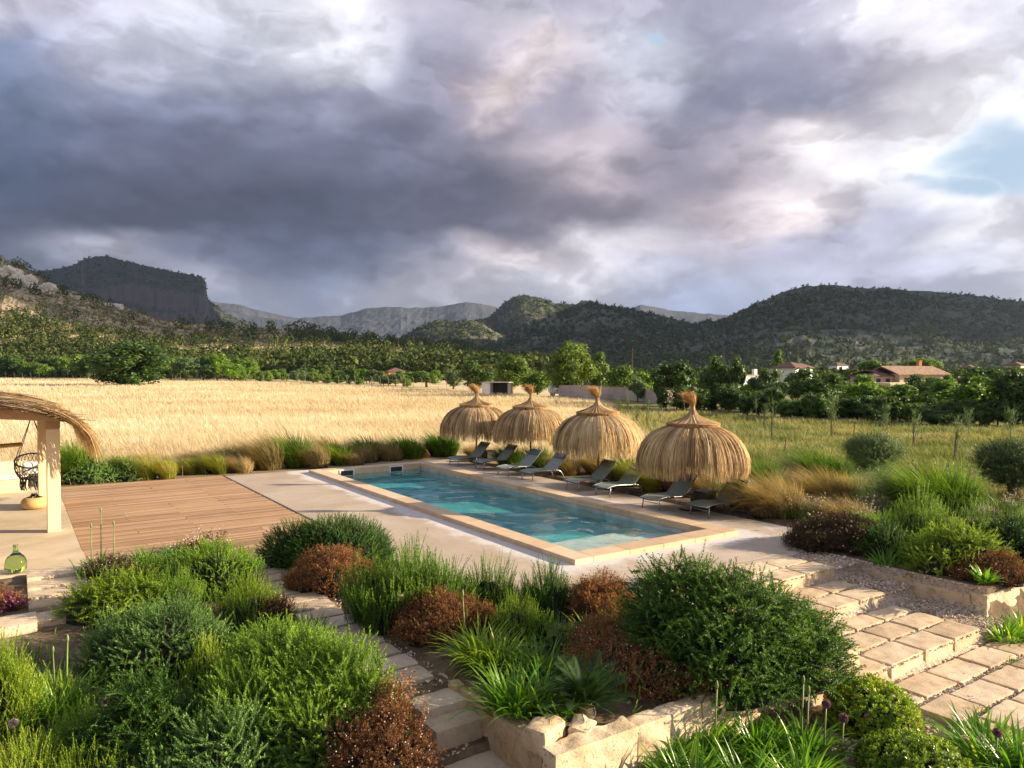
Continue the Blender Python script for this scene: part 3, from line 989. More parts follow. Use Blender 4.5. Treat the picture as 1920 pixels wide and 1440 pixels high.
# stepping slabs between the planted beds (middle path) and by the pergola (left path)
u = 4.1
k = 0
while u > -2.6:
    L = .40 + rng.normal() * .012
    wv_ = .74 + rng.normal() * .03
    P, F = stone(wv_, L, .14, .05, .02, .007, 5, seed=int(rng.integers(999)))
    x, y_ = l2w(-4.72 + rng.normal() * .015, u - L / 2)
    o = MB().add(P, F).build('stepping_stone', M['pathstone'], smooth=True, loc=(x, y_, -.055 - .05 * float(sst(-u, -3, 3))), rotz=ROTP + rng.normal() * .02)
    k += 1
    tag(o, f'stone slab, {k if k > 8 else ORD[k - 1]}{"th" if k > 8 else ""} down from the deck on the path between the beds', 'stepping stone', 'slabs of the path between the planted beds')
    u -= L + .055
for (uu, zz, L, th, lab) in ((-3.0, -.24, .5, .14, 'shaded stone tread just above the thick step of the narrow path beside the wall'), (-3.38, -.33, .42, .42, 'thick block step with a tall worn face beside the planter wall'), (-4.05, -.62, .62, .2, 'lowest slab of the narrow path, at the foot of the planter wall')):
    P, F = stone(.62, L, th, .05, .025, .01, 5, seed=int(rng.integers(999)))
    x, y_ = l2w(-4.48, uu)
    tag(MB().add(P, F).build('stepping_stone', M['pathstone'], smooth=True, loc=(x, y_, zz), rotz=ROTP + .02), lab, 'stepping stone', 'slabs of the path between the planted beds')
for i, uu in enumerate((4.55, 4.02, 3.48, 2.95, 2.36)):
    P, F = stone(.95, .46, .13, .05, .015, .005, 5, seed=int(rng.integers(999)))
    x, y_ = l2w(-7.92, uu)
    tag(MB().add(P, F).build('stepping_stone', M['paver'], smooth=True, loc=(x, y_, float(zg(-7.92, uu)) + .085), rotz=ROTP + rng.normal() * .01), f'stone tread, {ORD[i]} step down in front of the pergola floor', 'stepping stone', 'steps down from the pergola floor')
P, F = stone(.9, .6, .16, .05, .015, .005, 5, seed=5)
x, y_, z_ = atg(0, 1182)
tag(MB().add(P, F).build('stepping_stone', M['paver'], smooth=True, loc=(x, y_, z_ + .12), rotz=ROTP), 'single stone slab beyond the dark gap, left of the pergola steps', 'stepping stone')


# rough limestone walls of the raised beds
def wall_run(name, label, runs, thick=.26):
    t = thing(name, label, 'garden wall')
    for (p0, p1, ztop, h, nb) in runs:
        p0, p1 = np.array(p0), np.array(p1)
        ts = np.linspace(0, 1, nb + 1)
        ts[1:-1] += rng.normal(size=nb - 1) * .03 / nb
        for i in range(nb):
            a, b = p0 + (p1 - p0) * ts[i], p0 + (p1 - p0) * ts[i + 1]
            L = np.linalg.norm(b - a) - .006
            P, F = stone(L + .012, thick + rng.normal() * .02, h, .040, .016, .026, 3.6, seed=int(rng.integers(999)), pit=.05)
            c = (a + b) / 2
            x, y_ = l2w(*c)
            o = MB().add(P, F).build('wall_block', M['wall'], t, smooth=True, loc=(x, y_, ztop + rng.normal() * .012), rotz=ROTP + math.atan2(b[1] - a[1], b[0] - a[0]))
    return t


wall_run('stone_wall', 'rough limestone retaining wall round the planted bed with the cycad, turning a corner', [((-4.08, -2.15), (-4.08, -4.72), -.17, .70, 3), ((-4.22, -4.86), (.95, -4.86), -.15, .72, 5)])
wall_run('stone_wall', 'low limestone wall holding the shrub bed to the right of the pavers', [((4.83, -1.9), (4.83, -4.66), -.15, .62, 3), ((4.70, -4.80), (8.2, -4.80), -.14, .62, 3)])
P, F = stone(.44, .30, .24, .035, .04, .045, 3.2, seed=77, pit=.05)
x, y_ = l2w(-4.02, -4.55)
tag(MB().add(P, F).build('rock', M['wall'], smooth=True, loc=(x, y_, -.03), rotz=.9), 'broken pale boulder lying on the inner corner of the planter wall', 'rock')
P, F = stone(.30, .24, .2, .035, .04, .045, 4, seed=78, pit=.05)
x, y_ = l2w(-3.62, -4.68)
tag(MB().add(P, F).build('rock', M['wall'], smooth=True, loc=(x, y_, -.10), rotz=1.1), 'smaller orange boulder beside the broken one on the planter corner', 'rock')

# gravel between the pavers and in the lower bed
gt = []
for sd in range(4):
    P = np.array([(1, 0, 0), (-1, 0, 0), (0, .8, 0), (0, -.8, 0), (0, 0, .6), (0, 0, -.6)], float) * rng.uniform(.75, 1.25, (6, 3)) * .62 + rng.normal(size=(6, 3)) * .12
    gt.append((P, np.array([(0, 2, 4), (2, 1, 4), (1, 3, 4), (3, 0, 4), (2, 0, 5), (1, 2, 5), (3, 1, 5), (0, 3, 5)]), np.zeros(6)))
gmx = MB()
for sd in range(4):
    N = 4200
    vv, uu = rng.uniform(.1, 4.72, N), rng.uniform(-7.6, -1.62, N)
    N2 = 1500
    vv = np.concatenate([vv, rng.uniform(-.9, 1.9, N2), rng.uniform(-5.0, -4.2, 300), rng.uniform(4.0, 4.7, 700)])
    uu = np.concatenate([uu, rng.uniform(-8.4, -5.1, N2), rng.uniform(-4.6, 3, 300), rng.uniform(-4.7, -1.7, 700)])
    x, y_ = l2w(vv, uu)
    z_ = zg(vv, uu)
    sz = rng.uniform(.018, .05, len(vv)) * rng.uniform(.8, 1.4, len(vv))
    z_ = z_ + rng.uniform(-.004, .02, len(vv))
    d = np.stack([rng.normal(size=len(vv)) * .5, rng.normal(size=len(vv)) * .5, np.ones(len(vv))], 1)
    gmx.add(*scatter(gt[sd], np.stack([x, y_, z_], 1), d, sz, tone_k=0))
gvm, gvn, gvo = mat('pale_gravel')
ga = gvn.new('ShaderNodeAttribute', attribute_name='tone').outputs['Fac']
gpp = principled(gvn, gvo, Base_Color=gvn.ramp(ga, [(0, (.27, .18, .11)), (.4, (.47, .35, .24)), (.8, (.62, .50, .38)), (1, (.74, .66, .56))]), Roughness=.85)
tag(gmx.build('gravel', gvm), kind='stuff')


# ---------------------------------------------------------------- straw parasols
def strand_strips(C, side, width, tone):
    """C (N,k,3) centre lines, side (N,3) -> flat straw strips"""
    N, k = C.shape[:2]
    s = np.linspace(0, 1, k)
    wd = (width[:, None] * (1 - .55 * s[None] ** 3) / 2)[..., None]
    P = np.stack([C - side[:, None] * wd, C + side[:, None] * wd], 2)
    i = np.arange(k - 1) * 2
    f = np.stack([i, i + 1, i + 3, i + 2], 1)
    F = (f[None] + (np.arange(N) * k * 2)[:, None, None]).reshape(-1, 4)
    return P.reshape(-1, 3), F, np.repeat(tone, k * 2)


def interp(tb, s):
    tb = np.asarray(tb, float)
    L = np.concatenate([[0], np.cumsum(np.linalg.norm(np.diff(tb, axis=0), axis=1))])
    s = np.asarray(s) * L[-1]
    return np.stack([np.interp(s, L, tb[:, c]) for c in range(tb.shape[1])], -1)


def fine_profile(tb, n=40):
    tb = np.asarray(tb, float)
    for _ in range(3):                                   # corner cutting
        q = tb[:-1] * .75 + tb[1:] * .25
        r = tb[:-1] * .25 + tb[1:] * .75
        tb = np.concatenate([tb[:1], np.stack([q, r], 1).reshape(-1, 2), tb[-1:]])
    return tb


DOME = fine_profile([(.30, 2.24), (.62, 2.16), (1.00, 1.98), (1.23, 1.72), (1.34, 1.42), (1.36, 1.15), (1.32, .90)])


def make_parasol(label, loc, rot, seed):
    global rng
    keep, rng = rng, np.random.default_rng(seed)
    t = thing('straw_parasol', label, 'parasol', loc, rot, 'straw parasols beside the pool')
    p = MB()
    addtube(p, [(0, 0, .36), (0, 0, 1.2), (.005, 0, 2.0), (0, 0, 2.75)], [.036, .034, .032, .03], 8)
    p.build('pole', M['pole'], t, smooth=True)
    p = MB()
    addtube(p, [(0, 0, .02), (0, 0, .42)], [.042, .042], 10)
    pf, ff = lathe([(.0, .05), (.05, .05), (.30, .04), (.32, .03), (.32, .0), (.0, .0)], 28)
    p.add(pf, ff)
    p.build('base', M['steelbase'], t, smooth=False)
    # canopy skirt
    c = MB()
    N = 5600
    k = 8
    az_ = rng.uniform(0, 2 * np.pi, N)
    clump = fbm(np.cos(az_) * 5 + 9, np.sin(az_) * 5 + 9, seed, 3)
    s0 = rng.uniform(0, .30, N) ** 1.2
    s1 = .76 + .24 * rng.random(N) ** .9 + .18 * (clump - .5)
    s1 = np.where(rng.random(N) < .25, rng.uniform(.35, .85, N), s1)
    ss = s0[:, None] + (s1 - s0)[:, None] * np.linspace(0, 1, k)[None]
    ss = np.clip(ss, 0, 1.03)
    rz = interp(DOME, ss)
    lump = 1 + .085 * (vnoise(np.cos(az_) * 7 + 20, np.sin(az_) * 7 + 20, seed + 3) - .5)
    off = rng.normal(size=N) * .012 + .02
    frac = np.linspace(0, 1, k)[None]
    r = rz[..., 0] * lump[:, None] + off[:, None] + frac ** 2 * rng.normal(size=N)[:, None] * .035
    a2 = az_[:, None] + frac * rng.normal(size=N)[:, None] * .045
    C = np.stack([r * np.cos(a2), r * np.sin(a2), rz[..., 1] - frac ** 3 * rng.random(N)[:, None] * .05], -1)
    side = np.stack([-np.sin(az_), np.cos(az_), rng.normal(size=N) * .25], -1)
    side += np.stack([np.cos(az_), np.sin(az_), 0 * az_], -1) * rng.normal(size=N)[:, None] * .6
    side /= np.linalg.norm(side, axis=1, keepdims=True)
    tone = np.clip(rng.normal(.5, .2, N) + .9 * (vnoise(az_ * 22, az_ * 0, seed + 8) - .5) + .25 * (clump - .5), 0, 1)
    c.add(*strand_strips(C, side, rng.uniform(.009, .024, N), tone))
    aa = np.linspace(0, 2 * np.pi, 49)
    ps = DOME[(DOME[:, 1] > 1.32)]
    G = np.stack([(ps[:, None, 0] - .03) * np.cos(aa), (ps[:, None, 0] - .03) * np.sin(aa), np.broadcast_to(ps[:, None, 1] - .02, (len(ps), 49))], -1)
    gv_, gf_ = gridmesh(G)
    c.add(gv_, gf_, .25)
    c.build('canopy', M['straw'], t)
    # cap: flared collar of straw from the neck down to a tied rim
    cap = MB()
    CAP = fine_profile([(.035, 2.70), (.04, 2.56), (.10, 2.44), (.34, 2.315), (.68, 2.225)])
    N = 900
    az_ = rng.uniform(0, 2 * np.pi, N)
    rz = interp(CAP, np.clip(np.linspace(0, 1, 7)[None] * (1 + rng.normal(size=N) * .012)[:, None], 0, 1.0))
    r = rz[..., 0] + rng.normal(size=N)[:, None] * .007
    C = np.stack([r * np.cos(az_)[:, None], r * np.sin(az_)[:, None], rz[..., 1] + rng.normal(size=N)[:, None] * .008], -1)
    side = np.stack([-np.sin(az_), np.cos(az_), rng.normal(size=N) * .3], -1)
    cap.add(*strand_strips(C, side, rng.uniform(.012, .03, N), rng.random(N)))
    G = np.stack([CAP[:, None, 0] * np.cos(aa), CAP[:, None, 0] * np.sin(aa), np.broadcast_to(CAP[:, None, 1] - .012, (len(CAP), 49))], -1)
    cap.add(*gridmesh(G), .3)
    cap.build('cap', M['straw'], t)
    rim = MB()
    ra = np.linspace(0, 2 * np.pi, 57)
    pts = np.stack([(.655 + .008 * np.sin(ra * 9)) * np.cos(ra), (.655 + .008 * np.sin(ra * 9)) * np.sin(ra), 2.215 + .01 * np.sin(ra * 3 + 1)], -1)
    addtube(rim, pts, .026, 6)
    for q_ in range(2):
        N = 260
        az_ = rng.uniform(0, 2 * np.pi, N)
        L = rng.uniform(.05, .12, N)
        C = np.stack([np.stack([(.66 + .01 * j) * np.cos(az_ + .06 * j), (.66 + .01 * j) * np.sin(az_ + .06 * j), 2.23 - L * j / 2], -1) for j in range(3)], 1)
        rim.add(*strand_strips(C, np.stack([-np.sin(az_), np.cos(az_), 0 * az_], -1), np.full(N, .018), rng.random(N)))
    rim.build('cap_rim', M['straw_cap'], t)
    # tuft, blown to one side
    tf = MB()
    N = 520
    az_ = rng.uniform(0, 2 * np.pi, N)
    tl = rng.random(N) ** .6
    out = tl * .17
    wx, wy = -math.cos(rot), math.sin(rot)              # wind towards the viewer's left, in the parasol's own frame
    h = rng.uniform(.55, 1.08, N)
    ja, jb = rng.normal(size=N) * .05, rng.normal(size=N) * .05
    bendy = rng.uniform(.4, 1.5, N)
    C = []
    for j in range(7):
        s = j / 6
        sp = .03 + out * (s ** 1.5)
        C.append(np.stack([sp * np.cos(az_) + ja * s + wx * .22 * bendy * s ** 2.4, sp * np.sin(az_) + jb * s + wy * .22 * bendy * s ** 2.4, 2.60 + (.47 * h) * s - .10 * s ** 4 * tl * bendy], -1))
    C = np.stack(C, 1)
    side = np.stack([-np.sin(az_), np.cos(az_), 0 * az_], -1)
    tf.add(*strand_strips(C, side, rng.uniform(.007, .014, N), rng.random(N)))
    addtube(tf, [(0, 0, 2.5), (0, 0, 2.6), (0, 0, 2.70)], [.045, .04, .042], 8)
    tf.build('tuft', M['straw_cap'], t)
    rng = keep
    return t


UMB = [((893, 864), 'farthest straw parasol, above the first pair of loungers at the far end of the pool'),
       ((994.5, 877), 'second straw parasol from the far end of the pool, beside the pale boulder'),
       ((1122.5, 906), 'third straw parasol from the far end, its tuft before the grey block wall'),
       ((1297.5, 955), 'largest and nearest straw parasol, above the loungers by the pool corner')]
for i, ((px, py), lab) in enumerate(UMB):
    x, y_ = at(px, py)
    o = make_parasol(lab, (x, y_, 0), (0, .12, -.2, .25)[i], (5, 23, 41, 67)[i])
    o.scale = (1, 1, 1 + (.0, .005, .015, .0)[i])
    o.rotation_euler[0], o.rotation_euler[1] = (.012, -.015, .01, -.006)[i], (.01, .012, -.016, .008)[i]

# ---------------------------------------------------------------- sun loungers (foot towards the pool, -X of the terrace frame)
def make_lounger():
    t = thing('sun_lounger', 'x', 'sun lounger', group='grey sling loungers along the pool')
    W2 = .31
    side = np.array([(-.03, .265), (.08, .30), (.30, .325), (.55, .315), (.80, .295), (.98, .295)])
    back = np.array([(.98, .295), (1.14, .43), (1.34, .63), (1.50, .80)])
    fr = MB()
    for s in (-1, 1):
        pf = fine_profile(side)
        addtube(fr, np.stack([pf[:, 0], np.full(len(pf), s * W2), pf[:, 1]], -1), .019, 6)
    addtube(fr, [(-.01, -W2, .275), (-.01, W2, .275)], .018, 6)
    fr.build('frame', M['alu'], t, smooth=True)
    bf = MB()
    for s in (-1, 1):
        pf = fine_profile(back)
        addtube(bf, np.stack([pf[:, 0], np.full(len(pf), s * W2), pf[:, 1]], -1), .019, 6)
    addtube(bf, [(1.50, -W2, .80), (1.50, W2, .80)], .018, 6)
    bf.build('back_frame', M['alu'], t, smooth=True)
    for s in (-1, 1):
        lg = MB()
        addtube(lg, [(.10, s * .29, .30), (.085, s * .30, .15), (.07, s * .30, 0)], [.018, .017, .016], 6)
        lg.build('leg', M['alu'], t, smooth=True)
        lg = MB()
        pf = fine_profile([(.78, .295), (1.05, .30), (1.20, .26), (1.30, .13), (1.34, 0)])
        addtube(lg, np.stack([pf[:, 0], np.full(len(pf), s * .30), pf[:, 1]], -1), .018, 6)
        lg.build('leg', M['alu'], t, smooth=True)
    st = MB()
    addtube(st, [(1.325, -.30, .05), (1.325, .30, .05)], .012, 5)
    addtube(st, [(.085, -.30, .17), (.085, .30, .17)], .010, 5)
    st.build('stretcher', M['alu'], t, smooth=True)
    for nm, prof in (('seat', side), ('backrest', back)):
        sb = MB()
        pf = fine_profile(prof)
        ys = np.linspace(-W2 + .012, W2 - .012, 7)
        sag = .028 * (1 - (ys / W2) ** 2)
        G = np.stack([np.broadcast_to(pf[:, None, 0], (len(pf), 7)), np.broadcast_to(ys, (len(pf), 7)), pf[:, None, 1] + .008 - sag[None]], -1)
        v1, f1 = gridmesh(G)
        sb.add(v1, f1)
        G2 = G.copy(); G2[..., 2] -= .006
        v2, f2 = gridmesh(G2)
        sb.add(v2, f2[:, ::-1])
        sb.build(nm, SL, t, smooth=True)
    pw = MB()
    P, F = stone(.62, .16, .045, .04, .022, .004, 5, seed=3)
    ang = math.atan2(.17, .16)
    dirx = np.array([math.cos(ang), 0, math.sin(ang)]); nrm = np.array([-math.sin(ang), 0, math.cos(ang)])
    Q = P[:, 1:2] * dirx + (P[:, 2:3] + .045) * nrm + P[:, 0:1] * np.array([0, .88, 0]) + np.array([1.40, 0, .695])
    pw.add(Q, F)
    pw.build('headrest', SLH, t, smooth=True)
    return t


def sling_mat(name, c):
    m_, n, out = mat(name)
    tc_ = n.new('ShaderNodeTexCoord')
    col = n.mix(n.noise(tc_.outputs['Object'], 5, 5), tuple(x * .88 for x in c), tuple(x * 1.12 for x in c))
    p = principled(n, out, Base_Color=col, Roughness=.55)
    bump(n, p, n.noise(tc_.outputs['Object'], 260, 2), .3, .002)
    return m_


SL = sling_mat('grey_green_sling', (.25, .305, .275))
SLH = sling_mat('dark_grey_sling', (.12, .14, .138))
lounger = make_lounger()
LF = [((839.5, 872.5), (862, 875)), ((887.5, 879), (911, 881)), ((929.5, 891), (957, 894)), ((976, 899), (1001, 902.5)),
      ((1057, 918), (1089.5, 921)), ((1114.5, 928), (1146, 933)), ((1202, 952), (1239, 957.5)), ((1291, 966), (1332, 971))]
LL = ['farthest grey lounger, its backrest behind the pole of the farthest parasol', 'grey lounger right of the farthest parasol pole and its black table',
      'grey lounger left of the second parasol pole, head close under its straw', 'grey lounger right of the second parasol pole, in front of the pale boulder',
      'grey lounger left of the third parasol pole', 'grey lounger right of the third parasol pole, its black table on the left',
      'grey lounger left of the nearest parasol pole', 'nearest grey lounger, right of the nearest parasol pole at the pool corner']
for i, (a, b) in enumerate(LF):
    pa, pb = np.array(at(*a)), np.array(at(*b))
    va_, ua_ = w2l(*((pa + pb) / 2))
    x, y_ = l2w(va_ - .07, ua_)
    o = lounger if i == 0 else copy_tree(lounger)
    o.location = (x, y_, 0.002)
    o.rotation_euler.z = ROTP + (.03, -.02, .04, 0, -.04, .02, .01, -.03)[i]
    o['label'] = LL[i]

# black woven side tables between the loungers of each pair
tbl = thing('side_table', 'x', 'side table', group='black side tables between the loungers')
b_ = MB()
addbox(b_, -.21, .21, -.21, .21, .02, .40, .015)
b_.build('body', M['rattan'], tbl)
b_ = MB()
addbox(b_, -.23, .23, -.23, .23, .402, .43, .008)
b_.build('top', M['rattan'], tbl)
for i, (px, py, lab) in enumerate(((909, 866, 'black cube side table by the farthest parasol pole'), (1001, 880, 'black cube side table at the second parasol pole'),
                                   (1139, 911, 'black cube side table at the third parasol pole'), (1313, 953, 'black cube side table at the nearest parasol pole'))):
    x, y_ = at(px, py)
    a2, b2 = w2l(x, y_)
    x, y_ = l2w(a2 + .22, b2 + .05)
    o = tbl if i == 0 else copy_tree(tbl)
    o.location = (x, y_, .002)
    o.rotation_euler.z = ROTP
    o['label'] = lab
P, F = stone(.62, .4, .5, .05, .12, .05, 3, seed=21, pit=.03)
x, y_ = at(1012, 885)
tag(MB().add(P, F).build('rock', M['wall'], smooth=True, loc=(x + .3, y_ + .9, .42), rotz=.4), 'pale boulder behind the fourth lounger, by the second parasol', 'rock')

# ---------------------------------------------------------------- pergola on the left
pg = thing('pergola', 'cream plastered pergola with a shaggy straw roof at the left edge', 'pergola')
pg.matrix_world = MP


def column(v_, u_, s, h):
    c = MB()
    addbox(c, v_ - s / 2, v_ + s / 2, u_ - s / 2, u_ + s / 2, .02, h, .012)
    c.build('column', M['plaster'], pg)


column(-7.83, 8.62, .255, 2.30)
column(-7.86, 12.45, .34, 2.36)
column(-9.11, 6.2, .34, 2.75)
wood = flat_mat('peeled_timber', (.52, .32, .17), .7, var=.25, scale=9, bstr=.3)
lt = MB()
addbox(lt, -7.965, -7.695, 8.485, 8.755, 2.302, 2.47, .008)
lt.build('column_head', flat_mat('column_head_timber', (.40, .26, .15), .75, var=.2), pg)
bmn = MB()
P, F4, F3 = cbox(-4.0, .26, -.07, .07, -.11, .11, .008)
ca, sa = math.cos(-.085), math.sin(-.085)
Q = np.stack([P[:, 0] * ca - P[:, 2] * sa - 7.86, P[:, 1] + 8.40, P[:, 0] * sa + P[:, 2] * ca + 2.585], -1)
bmn.add(Q, F4); bmn.F.append(F3); bmn.M.append(0)
Q2 = Q + np.array([0, 4.05, .02])
n_ = bmn.n
bmn.add(Q2, F4); bmn.F.append(F3 + n_); bmn.M.append(0)
bmn.build('beam', wood, pg)
pur = MB()
for uu, vv in ((8.0, -9.0), (9.2, -8.3), (10.6, -8.3), (11.6, -8.3), (8.2, -10.4)):
    pass
addbox(pur, -9.22, -9.02, 5.9, 13.6, 2.80, 2.98, .01)
addbox(pur, -7.95, -7.85, 8.0, 13.6, 2.70, 2.76, .01)
pur.build('rafter', wood, pg)
th = MB()
ROOF = fine_profile([(-13.0, 3.42), (-10.5, 3.20), (-9.2, 3.02), (-8.2, 2.84), (-7.55, 2.60), (-7.10, 2.15), (-6.98, 1.55)])
N = 7000
u0 = rng.uniform(7.95, 13.6, N)
Lr = np.linalg.norm(np.diff(ROOF, axis=0), axis=1).sum()
s0 = rng.uniform(.30, .80, N)
s1 = np.clip(s0 + rng.uniform(.10, .30, N), 0, 1.0)
fr_ = rng.random(N) < .45
s0 = np.where(fr_, rng.uniform(.62, .80, N), s0)
s1 = np.where(fr_, rng.uniform(.84, 1.02, N), s1)
lin = np.linspace(0, 1, 7)[None]
rz = interp(ROOF, np.clip(s0[:, None] + (s1 - s0)[:, None] * lin, 0, 1.0))
off = rng.normal(size=N) * .03
C = np.stack([rz[..., 0] + lin ** 2 * rng.normal(size=N)[:, None] * .07, u0[:, None] + lin * rng.normal(size=N)[:, None] * .16,
              rz[..., 1] + off[:, None] + (~fr_)[:, None] * lin * rng.normal(size=N)[:, None] * .035], -1)
side = np.stack([rng.normal(size=N) * .2, np.ones(N), rng.normal(size=N) * .5], -1)
side /= np.linalg.norm(side, axis=1, keepdims=True)
old = np.clip((s0 + s1) / 2, 0, 1) < .72
tv, tf_, tt = strand_strips(C, side, rng.uniform(.010, .022, N), np.clip(rng.normal(.5, .25, N), 0, 1))
fo = tf_.reshape(N, 6, 4)
th.add(tv, fo[old].reshape(-1, 4), tt, 0)
n_ = 0
th.F.append(fo[~old].reshape(-1, 4)); th.M.append(1)
ps = ROOF[ROOF[:, 0] < -7.3]
uu = np.linspace(8.05, 13.55, 12)
for dz_, fl in ((-.03, 1), (-.13, -1)):
    G = np.stack([np.broadcast_to(ps[:, None, 0], (len(ps), 12)), np.broadcast_to(uu, (len(ps), 12)), np.broadcast_to(ps[:, None, 1] + dz_, (len(ps), 12))], -1)
    v1, f1 = gridmesh(G)
    th.add(v1, f1[:, ::fl], .2)
# frayed straw along the near verge
N = 900
vv = rng.uniform(-11.5, -7.4, N)
zz = np.interp(vv, ROOF[:, 0], ROOF[:, 1]) + rng.uniform(-.10, .03, N)
C = np.stack([np.stack([vv + j * rng.normal(size=N) * .05 + j * .05, 8.1 - j * rng.random(N) * .09, zz - j * rng.random(N) * .03], -1) for j in range(4)], 1)
th.add(*strand_strips(C, np.stack([0 * vv + .3, rng.normal(size=N), 0 * vv + 1], -1) / 1.4, rng.uniform(.01, .02, N), rng.random(N)))
th.build('straw_roof', [M['thatch'], M['straw']], pg)

bn_ = thing('masonry_bench', 'cream masonry bench with a low back under the pergola', 'bench')
bn_.matrix_world = MP
b_ = MB()
addbox(b_, -12.6, -8.35, 15.2, 16.0, .02, .43, .02)
b_.build('base', M['plaster'], bn_)
b_ = MB()
addbox(b_, -12.6, -8.33, 15.17, 16.0, .432, .475, .01)
b_.build('seat', M['cream'], bn_)
b_ = MB()
addbox(b_, -12.6, -8.20, 16.003, 16.25, .02, .86, .02)
b_.build('backrest', M['plaster'], bn_)

rail = MB()
x, y_ = at(0, 833, 1.7)
a2, b2 = w2l(*at(40, 833, 1.70))
addtube(rail, [(a2 - 1.6, b2 - .9, 1.70), (a2, b2, 1.70)], .055, 10)
o = rail.build('wooden_rail', M['basket'], pg, smooth=True)

# hanging chair of black cord
hx, hy = at(62, 938, 0)
hc = thing('hanging_chair', 'black cord hanging chair with a white cushion under the pergola', 'hanging chair', (hx, hy, 0), ROTP)
ring = MB()
a_ = np.linspace(0, 2 * np.pi, 33)
rg = np.stack([.42 * np.cos(a_), -.02 + .30 * np.sin(a_), 1.10 + .17 * np.sin(a_)], -1)
addtube(ring, rg, .022, 6)
rg2 = np.stack([.30 * np.cos(a_), .02 + .26 * np.sin(a_), .62 + 0 * a_], -1)
addtube(ring, rg2, .018, 6)
ring.build('ring', M['black'], hc, smooth=True)
net = MB()
for k in range(30):
    for sgn in (1, -1):
        a0 = k / 30 * 2 * np.pi
        pts = []
        for s in np.linspace(0, 1, 6):
            aa_ = a0 + sgn * s * .55
            p0 = np.array([.42 * np.cos(aa_), -.02 + .30 * np.sin(aa_), 1.10 + .17 * np.sin(aa_)])
            p1 = np.array([.30 * np.cos(aa_), .02 + .26 * np.sin(aa_), .62])
            pts.append(p0 * (1 - s) + p1 * s + np.array([np.cos(aa_), np.sin(aa_), 0]) * .06 * math.sin(math.pi * s))
        addtube(net, pts, .007, 4)
for k in range(-6, 7):
    yy = k * .042
    hw = .30 * math.sqrt(max(0, 1 - (yy / .27) ** 2))
    addtube(net, [(-hw, .02 + yy, .62), (0, .02 + yy, .56), (hw, .02 + yy, .62)], .007, 4)
net.build('netting', M['black'], hc)
tas = MB()
for k in range(40):
    aa_ = rng.uniform(0, 2 * np.pi)
    p = np.array([.29 * np.cos(aa_), .02 + .25 * np.sin(aa_), .60])
    addtube(tas, [p, p + np.array([rng.normal() * .02, rng.normal() * .02, -.16]), p + np.array([rng.normal() * .03, rng.normal() * .03, -.30])], [.012, .016, .008], 5)
tas.build('tassels', M['black'], hc)
rp = MB()
for aa_ in (.4, 2.74, 3.6, 5.8):
    addtube(rp, [(.42 * np.cos(aa_), -.02 + .30 * np.sin(aa_), 1.10 + .17 * np.sin(aa_)), (0, 0, 2.35)], .010, 5)
addtube(rp, [(0, 0, 2.35), (0, 0, 2.74)], .012, 5)
rp.build('rope', M['black'], hc)
P, F = stone(.50, .16, .36, .05, .07, .02, 4, seed=9)
P[:, 2] += 1.06
P[:, 1] += .14
tag(MB().add(P, F).build('cushion', M['cream'], smooth=True, M=hc.matrix_basis.copy()), 'white cushion lying in the black hanging chair', 'cushion')

# round woven basket with dark sticks
bx, by = at(53, 957, .02)
by += .25
bk = thing('basket', 'squat round straw basket on the pergola floor beside the column', 'basket', (bx, by, .022))
pf, ff = lathe(fine_profile([(.0, .0), (.20, .0), (.28, .06), (.31, .16), (.27, .26), (.19, .30), (.17, .29), (.21, .24), (.24, .15), (.2, .04), (0, .03)]), 32)
MB().add(pf, ff).build('body', M['basket'], bk, smooth=True)
hd = MB()
for k in range(5):
    a0 = k * 1.3
    addtube(hd, [(.15 * math.cos(a0), .15 * math.sin(a0), .27), (.06 * math.cos(a0 + .8), .06 * math.sin(a0 + .8), .36 + .01 * k), (-.14 * math.cos(a0), -.14 * math.sin(a0 + .3), .28)], .018, 6)
hd.build('rope_handle', M['black'], bk)

# green glass demijohn
gm_, gn_, go2 = mat('green_glass')
gpn = principled(gn_, go2, Base_Color=(.42, .62, .24), Roughness=.02)
gpn.inputs['Transmission Weight'].default_value = 1.0
gpn.inputs['IOR'].default_value = 1.45
bx, by = at(21, 1077, .02)
dj = fine_profile([(.0, .012), (.10, .0), (.155, .03), (.175, .10), (.172, .19), (.14, .27), (.085, .33), (.045, .365), (.036, .41), (.034, .455), (.044, .468), (.044, .488), (.034, .492)])
inner = np.array([(max(0, r - .007), z + (.008 if z < .02 else 0)) for r, z in dj[::-1]])
pf, ff = lathe(dj, 40)
djo = MB().add(pf, ff).build('demijohn', gm_, smooth=True, loc=(bx, by + .12, .022))
tag(djo, 'big green glass demijohn standing on the pergola floor', 'demijohn')


